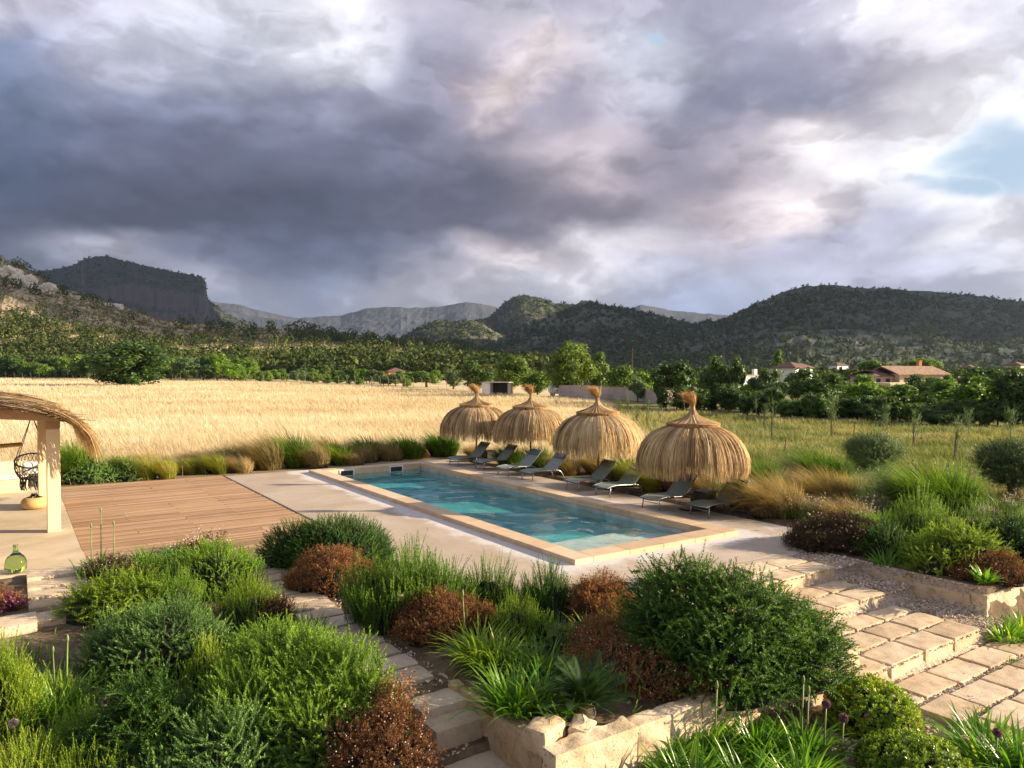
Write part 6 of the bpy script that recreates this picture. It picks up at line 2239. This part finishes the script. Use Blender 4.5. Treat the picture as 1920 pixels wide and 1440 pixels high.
def hip_roof(mb, x0, x1, y0, y1, z, h, ov=.35, ridge=.5):
    x0, x1, y0, y1 = x0 - ov, x1 + ov, y0 - ov, y1 + ov
    my = (y0 + y1) / 2
    r = (y1 - y0) / 2 * ridge * 2
    v_ = [(x0, y0, z), (x1, y0, z), (x1, y1, z), (x0, y1, z), (x0 + r, my, z + h), (x1 - r, my, z + h), (x0, y0, z - .12), (x1, y0, z - .12), (x1, y1, z - .12), (x0, y1, z - .12)]
    mb.add(v_, [[0, 1, 5, 4], [2, 3, 4, 5], [0, 6, 7, 1], [1, 7, 8, 2], [2, 8, 9, 3], [3, 9, 6, 0], [6, 9, 8, 7]])
    n = mb.n - len(v_)
    mb.F.append(np.array([[1, 2, 5], [3, 0, 4]]) + n); mb.M.append(0)


def window(par, x, y_, z, wd, h, face='y', depth=.12, frame=True):
    f = MB()
    if face == 'y':
        addbox(f, x - wd / 2, x + wd / 2, y_ - .02, y_ + depth, z, z + h, .005)
    else:
        addbox(f, x - depth, x + .02, y_ - wd / 2, y_ + wd / 2, z, z + h, .005)
    f.build('window', M['dark'], par)


# white house
hs = house('white_house', 'white two-storey house with a dark tiled hip roof among the trees', 1484, 145, R(38))
b_ = MB(); addbox(b_, -3.0, 3.0, -2.6, 2.6, -.3, 4.15, .02); b_.build('wall', M['white'], hs)
b_ = MB(); hip_roof(b_, -3.0, 3.0, -2.6, 2.6, 4.153, 1.05); b_.build('roof', dtile, hs)
for sx in (-1.4, 1.3):
    window(hs, sx, -2.6, 2.5, .8, 1.1)
window(hs, 3.0, -.9, 2.4, .9, 1.2, 'x'); window(hs, 3.0, 1.2, 2.4, .9, 1.2, 'x')
hs = house('white_outbuilding', 'small white outbuilding with a pale chimney left of the white house', 1395, 118, R(20), 'outbuilding')
b_ = MB(); addbox(b_, -1.9, 1.5, -1.5, 1.5, -.3, 2.7, .02); b_.build('wall', M['white'], hs)
b_ = MB(); addbox(b_, -2.0, 1.6, -1.6, 1.6, 2.703, 2.85, .02); b_.build('roof', M['housepink'], hs)
b_ = MB(); addbox(b_, 1.0, 1.6, -1.2, -.6, 2.85, 3.75, .02); b_.build('chimney', M['white'], hs)
# tiled farmhouse
fh = house('tiled_house', 'long low house with pale tiled roof, chimney and walled terrace on the right', 1680, 112, R(14))
b_ = MB(); addbox(b_, -2.0, 6.2, -3.0, 3.2, -.3, 3.0, .02); b_.build('wall', M['housepink'], fh)
b_ = MB()
v_ = [(-2.6, -3.5, 2.98), (6.6, -3.5, 2.98), (6.6, 3.6, 2.98), (-2.6, 3.6, 2.98), (-2.6, .1, 4.15), (6.6, .1, 4.15)]
v_ += [(a, b, c - .14) for a, b, c in v_]
b_.add(v_, [[0, 1, 5, 4], [2, 3, 4, 5], [7, 6, 10, 11], [9, 8, 11, 10], [0, 6, 7, 1], [2, 8, 9, 3], [1, 7, 11, 5], [5, 11, 8, 2], [4, 10, 6, 0], [3, 9, 10, 4]])
rf = b_.build('roof', tile_m, fh)
b_ = MB(); addbox(b_, 5.2, 5.75, 1.2, 1.75, 3.3, 4.9, .02); addbox(b_, 5.14, 5.81, 1.14, 1.81, 4.9, 5.0, .01); b_.build('chimney', M['orange'], rf)
b_ = MB(); addbox(b_, -5.6, -2.003, -1.8, 3.0, -.3, 2.7, .02); b_.build('side_wing', M['housepink'], fh)
b_ = MB(); hip_roof(b_, -5.6, -2.05, -1.8, 3.0, 2.703, .8, .3, .6); b_.build('side_roof', dtile, fh)
b_ = MB(); addbox(b_, -6.6, -1.2, -6.4, -3.1, -.3, 1.75, .03); b_.build('terrace', M['plaster'], fh)
for xx in (-4.6, -3.0):
    window(fh, xx, -1.8, 1.2, .7, 1.1)
for xx in (-.8, 1.2, 3.4):
    window(fh, xx, -3.0, .9, .8, 1.5)
# other far houses
for nm, lab, px, D, w_, d_, h_, mm, rm in (('orange_house', 'small orange house with red roof behind the orchard', 741, 190, 4.2, 4, 3.2, 'orange', dtile), ('pale_house', 'pale low house in the trees at the foot of the scrubby hill', 602, 300, 9, 6, 3.4, 'housepink', dtile),
                                    ('white_cottage', 'white cottage half hidden in the trees left of the pale low house', 545, 320, 6, 5, 3.0, 'white', dtile), ('distant_house', 'tiny pink house at the foot of the dark mountain, right of the white house', 1500, 330, 8, 6, 5.0, 'housepink', dtile),
                                    ('distant_house', 'tiny white house beside the tiny pink one below the dark mountain', 1572, 420, 9, 6, 6.0, 'white', dtile), ('distant_house', 'tiny low house above the umbrella pines', 1680, 420, 14, 6, 4.6, 'housepink', dtile),
                                    ('distant_house', 'tiny pale house below the dark mountain at the far right', 1818, 400, 12, 7, 4.8, 'housepink', dtile), ('distant_house', 'tiny ochre house at the right edge below the mountain', 1905, 330, 9, 7, 5.5, 'plaster', dtile)):
    hs = house(nm, lab, px, D, R(rng.uniform(10, 40)))
    b_ = MB(); addbox(b_, -w_ / 2, w_ / 2, -d_ / 2, d_ / 2, -.5, h_, .02); b_.build('wall', M[mm], hs)
    b_ = MB(); hip_roof(b_, -w_ / 2, w_ / 2, -d_ / 2, d_ / 2, h_ + .003, h_ * .28); b_.build('roof', rm, hs)
    for xx in (-w_ / 4, w_ / 4):
        window(hs, xx, -d_ / 2, h_ * .45, .9, 1.2)
# block wall, tank, shed
bw = thing('block_wall', 'grey concrete block wall at the far edge of the wheat, behind the parasols', 'wall')
pts = [at(1048, 745), at(1175, 750), at(1237, 757)]
tops = [1.62, 1.52, 1.42]
for i in range(2):
    a, b = np.array(pts[i]), np.array(pts[i + 1])
    d = b - a
    L = np.linalg.norm(d)
    P, F = stone(L - .01, .2, 1.9, .35, .02, .012, 1.0, seed=40 + i)
    P[:, 2] += np.interp(P[:, 0], [-L / 2, L / 2], [tops[i], tops[i + 1]]) * np.clip((P[:, 2] + 1.9) / 1.9, 0, 1)
    o = MB().add(P, F).build('wall_section', M['blockwall'], bw, smooth=False, loc=((a[0] + b[0]) / 2, (a[1] + b[1]) / 2, 0), rotz=math.atan2(d[1], d[0]))
cpw = MB()
for i in range(2):
    a, b = np.array(pts[i]), np.array(pts[i + 1])
    for j in range(12):
        s = (j + .5) / 12
        c = a + (b - a) * s
        zz = tops[i] + (tops[i + 1] - tops[i]) * s
        if rng.random() < .75:
            addbox(cpw, c[0] - .3, c[0] + .3, c[1] - .14, c[1] + .14, zz + .012, zz + .06, .01)
cpw.build('coping_tiles', dtile, bw)
tk = thing('water_tank', 'white plastic water tank lying behind the left end of the block wall', 'tank', (*at(1046, 744), 0), R(20))
pf, ff = lathe(fine_profile([(0, -1.3), (.45, -1.28), (.62, -1.05), (.65, -.5), (.65, .5), (.62, 1.05), (.45, 1.28), (0, 1.3)]), 24)
MB().add(np.stack([pf[:, 2], pf[:, 0], pf[:, 1] + 1.05], -1), ff).build('body', M['tank'], tk, smooth=True)
b_ = MB(); addbox(b_, -.9, -.6, -.5, .5, .0, .5, .01); addbox(b_, .6, .9, -.5, .5, 0, .5, .01); b_.build('cradle', M['blockwall'], tk)
sx, sy = at(932, 741)
sh = thing('shed', 'white shed with a dark open front behind the first parasols', 'shed', (sx, sy, 0), R(-12))
b_ = MB(); addbox(b_, -1.9, -.75, -1.2, 1.2, 0, 1.78, .01); b_.build('wall', M['white'], sh)
b_ = MB(); addbox(b_, -.748, 1.8, 1.0, 1.2, 0, 1.7, .01); addbox(b_, 1.65, 1.8, -1.2, .998, 0, 1.7, .01); addbox(b_, -.748, 1.64, .8, .99, 0, 1.6, .01); b_.build('open_bay', M['dark'], sh)
b_ = MB(); addbox(b_, -2.0, 2.0, -1.4, 1.4, 1.783, 1.86, .01); b_.build('roof', M['blockwall'], sh)
# lantern on a post and white flowering sapling
x, y_, z = atg(1283, 775)
ln = thing('post_lantern', 'cream lantern on a thin post left of the nearest parasol tuft', 'lantern', (x, y_, z))
b_ = MB(); addtube(b_, [(0, 0, -.1), (0, 0, 1.25)], .03, 6); b_.build('post', M['stake'], ln)
b_ = MB(); addbox(b_, -.16, .16, -.16, .16, 1.252, 1.62, .03); addbox(b_, -.2, .2, -.2, .2, 1.622, 1.68, .02); b_.build('lamp', M['plaster'], ln)
o = young_tree(1255, 775, 740, 'sapling with a head of white blossom left of the lantern', False, 1.4)
add_blossom(o, np.stack([rng.normal(size=60) * .16, rng.normal(size=60) * .16, rng.uniform(.9, 1.9, 60)], -1), .06, M['blossom'])
# pale garden walls seen through gaps in the hedge
for px0, px1, D, h, lab in ((1470, 1560, 60, .8, 'low ochre wall glimpsed through the hedge below the white house'), (1690, 1760, 56, .9, 'pale wall glimpsed through the hedge below the tiled house'), (1850, 1910, 54, 1.2, 'pale wall glimpsed through the hedge at the right')):
    x0, x1 = (px0 - 960) / FPX * D, (px1 - 960) / FPX * D
    P, F = stone(x1 - x0, .25, h + .4, .4, .03, .02, 1.5, seed=int(rng.integers(99)))
    tag(MB().add(P, F).build('garden_wall', M['paver'], loc=((x0 + x1) / 2, D, h), rotz=-.1), lab, 'garden wall')
# wire fence with bent posts along the far edge of the wheat
fe = thing('wire_fence', 'long wire fence with bent-topped posts along the far edge of the wheat', 'fence')
pp_ = []
for px in np.linspace(-20, 900, 60):
    D = float(np.interp(px, FARPX, FARZ)) * 1.005
    x = (px - 960) / FPX * D
    pp_.append((x, D, float(zw(x, D))))
post = MB()
addtube(post, [(0, 0, 0), (0, 0, 1.9), (-.12, -.1, 2.15), (-.3, -.2, 2.3)], .032, 5)
pm_ = post.mesh('post', [flat_mat('galvanised_post', (.25, .24, .21), .6)])
for p in pp_:
    o = bpy.data.objects.new('post', pm_)
    COL.objects.link(o)
    o.location = p
    o.parent = fe
wr = MB()
for hz_ in (.5, 1.1, 1.75):
    addtube(wr, [(a, b, c + hz_) for a, b, c in pp_], .008, 3)
wr.build('wire', M['alu'], fe)
for px, D, h, lab in ((1186, 210, 9.5, 'thin utility pole right of the pines'), (1497, 240, 10, 'utility pole right of the white house'), (1592, 200, 8.6, 'utility pole left of the tiled house'), (1702, 170, 8.4, 'utility pole before the umbrella pine'), (1357, 230, 9, 'thin utility pole between the two tall dark trees')):
    x = (px - 960) / FPX * D
    u_ = thing('utility_pole', lab, 'utility pole', (x, D, 0))
    b_ = MB(); addtube(b_, [(0, 0, -.3), (0, 0, h)], [.10, .07], 7); b_.build('post', M['stake'], u_)
    b_ = MB(); addbox(b_, -.9, .9, -.06, .06, h - .7, h - .58, .01); b_.build('crossarm', M['stake'], u_)


# ---------------------------------------------------------------- hills and mountains
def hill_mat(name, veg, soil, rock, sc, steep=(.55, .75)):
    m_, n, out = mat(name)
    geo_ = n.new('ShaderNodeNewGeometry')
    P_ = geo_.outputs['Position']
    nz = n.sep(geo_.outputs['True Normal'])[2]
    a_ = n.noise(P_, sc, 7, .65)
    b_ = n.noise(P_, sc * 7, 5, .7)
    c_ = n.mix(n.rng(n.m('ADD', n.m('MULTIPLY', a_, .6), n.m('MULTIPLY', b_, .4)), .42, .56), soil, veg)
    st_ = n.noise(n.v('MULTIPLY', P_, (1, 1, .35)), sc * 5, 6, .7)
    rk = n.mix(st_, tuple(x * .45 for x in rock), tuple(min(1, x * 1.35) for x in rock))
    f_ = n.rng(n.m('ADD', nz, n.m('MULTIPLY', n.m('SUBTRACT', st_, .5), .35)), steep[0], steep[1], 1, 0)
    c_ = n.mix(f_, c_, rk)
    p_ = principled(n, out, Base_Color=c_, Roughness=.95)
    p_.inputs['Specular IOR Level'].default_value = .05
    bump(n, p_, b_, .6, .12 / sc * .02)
    return m_


def hill(name, prof, D, Db, m_, amp=.12, nf=6.0, back=1.5, shape=None, step=5, rows=44, seed=1, dz=0.0, rough=.012):
    prof = np.array(prof, float)
    px = np.arange(prof[0, 0], prof[-1, 0] + 1, step)
    Dv = np.interp(px, [d[0] for d in D], [d[1] for d in D]) if hasattr(D, '__len__') else np.full(len(px), float(D))
    Bv = np.interp(px, [d[0] for d in Db], [d[1] for d in Db]) if hasattr(Db, '__len__') else np.full(len(px), float(Db))
    py = np.interp(px, prof[:, 0], prof[:, 1])
    py = py + (fbm(px / 14.0, px * 0 + seed, seed, 4) - .5) * 5.0 * min(1, 400 / Dv.mean() + .5)
    Hr = np.maximum(CAMH + (693 - py) / FPX * Dv, .5)
    t = np.concatenate([np.linspace(0, 1, rows), 1 + (np.linspace(0, 1, 9)[1:]) * (back - 1)])
    Yg = Bv[:, None] + (Dv - Bv)[:, None] * t[None]
    Xg = ((px - 960) / FPX)[:, None] * Yg
    sc = nf / Dv.mean()
    if shape is None:
        sh = np.where(t <= 1, np.clip(t, 0, 1) ** 1.25, 1 - ((t - 1) / (back - 1)) ** 1.3)
        Z = Hr[:, None] * sh[None]
    else:
        Z = shape(px, t, Hr, back)
    nz = fbm(Xg * sc * 4, Yg * sc * 4, seed, 6) - .5
    rg_ = np.abs(fbm(Xg * sc * 2 + 50, Yg * sc * 1.2, seed + 7, 4) - .5) * 2
    win = np.sin(np.pi * np.clip(t, 0, 1))[None] * (t <= 1)[None]
    Z = Z + Hr[:, None] * win * (amp * (nz * 1.6 - rg_ * .8)) + Hr.max() * rough * (fbm(Xg * sc * 30, Yg * sc * 30, seed + 3, 3) - .5) * np.clip(t * 6, 0, 1)[None]
    Z = Z - .8 * (t[None] == 0) + dz
    P = np.stack([Xg, Yg, Z], -1)
    o = MB().add(*gridmesh(P)).build(name, m_, smooth=False)
    tag(o, kind='structure')
    return P, t


def on_hill(P, t, n, dens, tmax=1.0):
    """random points on a hill, kept with probability dens(px_fraction, t, x, y)"""
    a, b = P.shape[:2]
    i = rng.random(n) * (a - 1.001)
    rows_ = int((t <= 1.0 + 1e-6).sum())
    j = rng.random(n) * (rows_ - 1.001) * tmax
    i0, j0 = i.astype(int), j.astype(int)
    fi, fj = (i - i0)[:, None], (j - j0)[:, None]
    Q = P[i0, j0] * (1 - fi) * (1 - fj) + P[i0 + 1, j0] * fi * (1 - fj) + P[i0, j0 + 1] * (1 - fi) * fj + P[i0 + 1, j0 + 1] * fi * fj
    k = rng.random(n) < dens(i / (a - 1), j / (rows_ - 1), Q[:, 0], Q[:, 1])
    return Q[k]


def clump_tpl(nl, size, seed, flat=1.0):
    g = np.random.default_rng(seed)
    d = g.normal(size=(nl, 3)); d /= np.linalg.norm(d, axis=1, keepdims=True)
    lob = 1 + .35 * (fbm(d[:, 0] * 2 + seed, d[:, 1] * 2 + d[:, 2], seed, 2) - .5) * 2
    P = d * np.array([.5, .5, .5 * flat]) * (lob * g.uniform(.7, 1.0, nl))[:, None] + np.array([0, 0, .5])
    D_ = d + g.normal(size=(nl, 3)) * .45
    D_ /= np.linalg.norm(D_, axis=1, keepdims=True)
    a = g.normal(size=(nl, 3)); a -= D_ * (a * D_).sum(1, keepdims=True); a /= np.linalg.norm(a, axis=1, keepdims=True)
    b = np.cross(D_, a)
    s = size * g.uniform(.7, 1.3, nl)[:, None]
    V_ = np.stack([P - a * s, P + b * s * .7, P + a * s, P - b * s * .7], 1).reshape(-1, 3)
    return V_, np.arange(nl * 4).reshape(-1, 4), np.repeat(g.random(nl), 4)


CT_NEAR = [clump_tpl(54, .105, s) for s in range(4)]
CT_FAR = [clump_tpl(13, .26, s + 9) for s in range(4)]


def wood(name, Q, h, wd, tpls, m_, tone=None):
    mb = MB()
    n = len(Q)
    up = np.tile(np.array([0, 0, 1.0]), (n, 1)) + rng.normal(size=(n, 3)) * .05
    Q = Q - np.array([0, 0, .08]) * h[:, None]
    tn = rng.random(n) if tone is None else tone
    for k, tp in enumerate(tpls):
        s = slice(k, None, len(tpls))
        mb.add(*scatter(tp, Q[s], up[s], np.stack([wd[s], wd[s], h[s]], 1), tone=tn[s], tone_k=.4))
    return tag(mb.build(name, m_), kind='stuff')


HM_NEAR = hill_mat('scrub_hillside', (.21, .205, .095), (.60, .45, .31), (.68, .60, .49), .05, (.50, .72))
HM_MID = hill_mat('wooded_hillside', (.056, .072, .044), (.14, .13, .09), (.42, .36, .31), .012, (.45, .66))
HM_DARK = hill_mat('dark_wooded_mountain', (.064, .082, .062), (.120, .122, .098), (.31, .28, .25), .010, (.40, .62))
HM_TABLE = hill_mat('table_mountain_rock', (.030, .038, .036), (.055, .056, .052), (.11, .095, .09), .006, (.50, .66))
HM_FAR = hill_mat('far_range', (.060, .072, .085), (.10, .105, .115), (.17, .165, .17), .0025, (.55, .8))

# near left hill: steep at the left, running out as a scrubby ridge to the right
PA, tA = hill('scrubby_hill', [(-520, 470), (-300, 455), (-120, 470), (0, 487), (40, 498), (62, 507), (108, 533), (150, 550), (230, 576), (310, 603), (420, 612), (560, 619), (650, 632), (760, 646), (880, 660), (960, 672), (1060, 690), (1100, 695)],
              [(-520, 760), (0, 720), (300, 700), (600, 640), (1100, 560)], [(-520, 360), (0, 350), (450, 300), (700, 260), (1100, 240)], HM_NEAR, .10, 6, seed=2, rough=.02)
d1 = lambda a, t, x, y: np.where(t < .26 + .14 * fbm(x * .02, y * .02, 4, 2), .9, np.where(t > .9, .22, .05) + .45 * (fbm(x * .012, y * .012, 6, 3) > .58)) * np.where(a > .66, 1.5, 1)
Q = on_hill(PA, tA, 6200, d1)
n = len(Q)
wood('hillside_trees', Q, rng.uniform(4.5, 11, n), rng.uniform(5, 11, n), CT_NEAR, M['forest'])
Q = on_hill(PA, tA, 30000, lambda a, t, x, y: .35 + .65 * (fbm(x * .03, y * .03, 16, 3) > .47))
n = len(Q)
wood('hillside_scrub', Q, rng.uniform(.8, 2.2, n), rng.uniform(1.2, 3.2, n), CT_FAR, M['maquis'])
# crags on the near hill
for px, py, w_, h_, lab in ((18, 512, 44, 26, 'pale limestone crag at the left edge of the scrubby hill'), (52, 527, 40, 30, 'second pale crag, just right of the one at the left edge'), (92, 541, 34, 30, 'pale rounded crag standing lower on the scrubby hill'), (140, 558, 22, 12, 'small pale rock right of the rounded crag'), (216, 573, 34, 11, 'long low pale rock on the shoulder of the scrubby hill')):
    i = np.argmin(np.abs((PA[:, 0, 0] / PA[:, 0, 1]) * FPX + 960 - px))
    col = PA[i]
    sy_ = 693 - (col[:, 2] - CAMH) / col[:, 1] * FPX
    j = np.argmin(np.abs(sy_[:44] - (py + h_ * .3)))
    c = col[j]
    k_ = c[1] / FPX
    P, F = stone(w_ * k_ * .9, w_ * k_ * .7, h_ * k_ * 1.1, max(.8, h_ * k_ / 12), h_ * k_ * .25, h_ * k_ * .16, .22, seed=int(rng.integers(99)), pit=h_ * k_ * .2)
    tag(MB().add(P, F).build('limestone_crag', M['cliff'], loc=(c[0], c[1], c[2] + h_ * k_ * .62), rotz=rng.normal() * .2), lab, 'crag')

# table mountain with a cliff at its right end
def table_shape(px, t, Hr, back):
    cl = np.clip((px - 150) / 120, 0, 1)[:, None] * np.clip((420 - px) / 25, 0, 1)[:, None]
    tt__ = np.clip(t, 0, 1)[None] + .05 * (fbm(px / 9.0, px * 0, 5, 4) - .5)[:, None] * np.ones_like(t)[None]
    plain = np.clip(tt__, 0, 1) ** 1.1
    xs_ = [0, .30, .50, .535, .60, .635, .78, 1.0, 1.2]
    ys_ = [0, .20, .36, .52, .56, .74, .84, 1.0, 1.0]
    tab = np.interp(tt__, xs_, ys_)
    sh = plain * (1 - cl) + tab * cl
    sh = np.where(t[None] > 1, np.clip(1 - (t[None] - 1) / (back - 1), 0, 1), sh)
    return Hr[:, None] * sh


PT, tT = hill('table_mountain', [(-260, 520), (-100, 516), (40, 514), (80, 510), (130, 499), (160, 487), (182, 481), (205, 481), (240, 490), (300, 504), (345, 513), (372, 517), (384, 524), (389, 536), (389, 552), (392, 562), (402, 569), (430, 590), (462, 606), (490, 622), (540, 650), (590, 692), (600, 695)],
              3000, [(-260, 2000), (600, 2300)], HM_TABLE, .05, 8, shape=table_shape, step=2.5, rows=90, seed=4, rough=.01)
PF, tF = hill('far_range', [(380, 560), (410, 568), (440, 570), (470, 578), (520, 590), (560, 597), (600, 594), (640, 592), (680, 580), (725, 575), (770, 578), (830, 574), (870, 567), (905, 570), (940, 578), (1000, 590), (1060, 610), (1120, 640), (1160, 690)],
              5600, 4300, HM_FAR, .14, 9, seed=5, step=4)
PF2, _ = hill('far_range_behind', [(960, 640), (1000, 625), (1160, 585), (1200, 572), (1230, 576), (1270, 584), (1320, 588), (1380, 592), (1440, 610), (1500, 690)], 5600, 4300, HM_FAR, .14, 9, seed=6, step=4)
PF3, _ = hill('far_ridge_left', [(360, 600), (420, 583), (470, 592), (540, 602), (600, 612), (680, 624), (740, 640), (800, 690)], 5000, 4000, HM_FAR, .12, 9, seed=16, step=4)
# middle hills
PM, tM = hill('rocky_peak', [(700, 692), (760, 660), (830, 632), (880, 605), (915, 596), (930, 584), (945, 568), (962, 557), (985, 553), (1010, 558), (1040, 568), (1075, 571), (1095, 563), (1115, 567), (1160, 580), (1220, 600), (1300, 640), (1380, 692)], 2500, 1900, HM_MID, .14, 9, seed=7, step=3)
PM2, tM2 = hill('low_rocky_hill', [(700, 692), (740, 640), (770, 622), (800, 607), (822, 601), (850, 603), (872, 600), (905, 606), (925, 620), (960, 640), (1010, 690)], 2100, 1500, HM_MID, .18, 10, seed=8, step=3)
PM3, tM3 = hill('wooded_hill', [(850, 692), (900, 655), (950, 628), (1000, 604), (1050, 585), (1085, 573), (1110, 568), (1150, 574), (1200, 584), (1260, 598), (1310, 610), (1380, 640), (1440, 690)], 1900, [(850, 1100), (1440, 1100)], HM_MID, .16, 9, seed=9, step=3)
PR, tR = hill('dark_mountain', [(1080, 694), (1130, 670), (1180, 650), (1240, 628), (1300, 610), (1360, 598), (1400, 578), (1440, 560), (1480, 543), (1515, 536), (1560, 534), (1600, 540), (1660, 541), (1720, 546), (1780, 550), (1850, 558), (1920, 566), (2020, 572), (2160, 590), (2400, 640), (2700, 690)],
              1500, [(1080, 620), (1500, 560), (2700, 600)], HM_DARK, .12, 7, seed=10, step=4, rows=56)
for P_, t_, n_, h_, nm, m_ in ((PR, tR, 15000, 6.5, 'mountain_forest', 'forest_far'), (PM3, tM3, 7000, 8.0, 'hill_forest', 'forest_far'), (PM, tM, 6000, 9.0, 'peak_forest', 'forest_far'), (PM2, tM2, 3000, 8.0, 'low_hill_forest', 'forest_far')):
    Q = on_hill(P_, t_, n_, lambda a, t, x, y: .35 + .65 * (fbm(x * .006, y * .006, 26, 3) > .42))
    n = len(Q)
    wood(nm, Q, h_ * rng.uniform(.5, 1.2, n), h_ * rng.uniform(.7, 1.4, n), CT_FAR, M[m_])
Q = on_hill(PT, tT, 7000, lambda a, t, x, y: np.where((t > .66) | (t < .48), .8, .05))
n = len(Q)
wood('table_mountain_forest', Q, rng.uniform(5, 10, n), rng.uniform(8, 16, n), CT_FAR, M['forest_far'])
# valley floor woods between the near trees and the dark mountain
N = 3500
px = rng.uniform(900, 2100, N)
yy = rng.uniform(170, 640, N)
xx = (px - 960) / FPX * yy
Q = np.stack([xx, yy, zw(xx, yy)], -1)
wood('valley_woods', Q, rng.uniform(2.5, 5.0, N), rng.uniform(3.5, 8, N), CT_NEAR, M['forest'])


# unseen storm clouds added beyond the right edge of the view: they keep the sun off the dark mountains
def cloud(label, cx, cy, cz, sx, sy, sz, n, seed):
    g = np.random.default_rng(seed)
    mb = MB()
    a = np.linspace(0, 2 * np.pi, 29)
    e_ = np.linspace(-np.pi / 2, np.pi / 2, 15)
    A, E_ = np.meshgrid(a, e_, indexing='ij')
    d = np.stack([np.cos(A) * np.cos(E_), np.sin(A) * np.cos(E_), np.sin(E_)], -1)
    for i in range(n):
        c = np.array([cx + g.uniform(-sx, sx), cy + g.uniform(-sy, sy), cz + g.uniform(-.2, .35) * sz])
        r = np.array([1, 1, .55]) * g.uniform(.6, 1.3) * sz
        lm = 1 + .5 * (fbm(d[..., 0] * 2 + i, d[..., 1] * 2 + d[..., 2], seed + i, 4) - .5)
        v_, f_ = gridmesh(c + d * r * lm[..., None])
        mb.add(v_, f_)
    o = mb.build('cloud', cloud_m, smooth=True)
    return tag(o, kind='structure')


cloud_m, cln, clo = mat('shading_cloud')
principled(cln, clo, Base_Color=(.85, .86, .88), Roughness=1.0)
cloud('c', 5300, 1250, 1450, 800, 620, 260, 13, 3)
cloud('c', 3150, 2650, 1780, 650, 420, 330, 22, 8)

# ---------------------------------------------------------------- air
hm = bpy.data.materials.new('thin_haze')
hm.use_nodes = True
hm.node_tree.nodes.clear()
hn = NT(hm.node_tree)
ho = hn.new('ShaderNodeOutputMaterial')
hv = hn.new('ShaderNodeVolumePrincipled')
hv.inputs['Color'].default_value = (.46, .55, .76, 1)
hv.inputs['Density'].default_value = 6e-5
hv.inputs['Anisotropy'].default_value = 0.4
hn.l.new(hv.outputs[0], ho.inputs['Volume'])
hz = MB()
B = 15500.0
hz.add([(-B, -B, -25), (B, -B, -25), (B, B, -25), (-B, B, -25), (-B, -B, 540), (B, -B, 540), (B, B, 540), (-B, B, 540)],
       [[0, 3, 2, 1], [4, 5, 6, 7], [0, 1, 5, 4], [1, 2, 6, 5], [2, 3, 7, 6], [3, 0, 4, 7]])
tag(hz.build('haze', hm), kind='stuff')
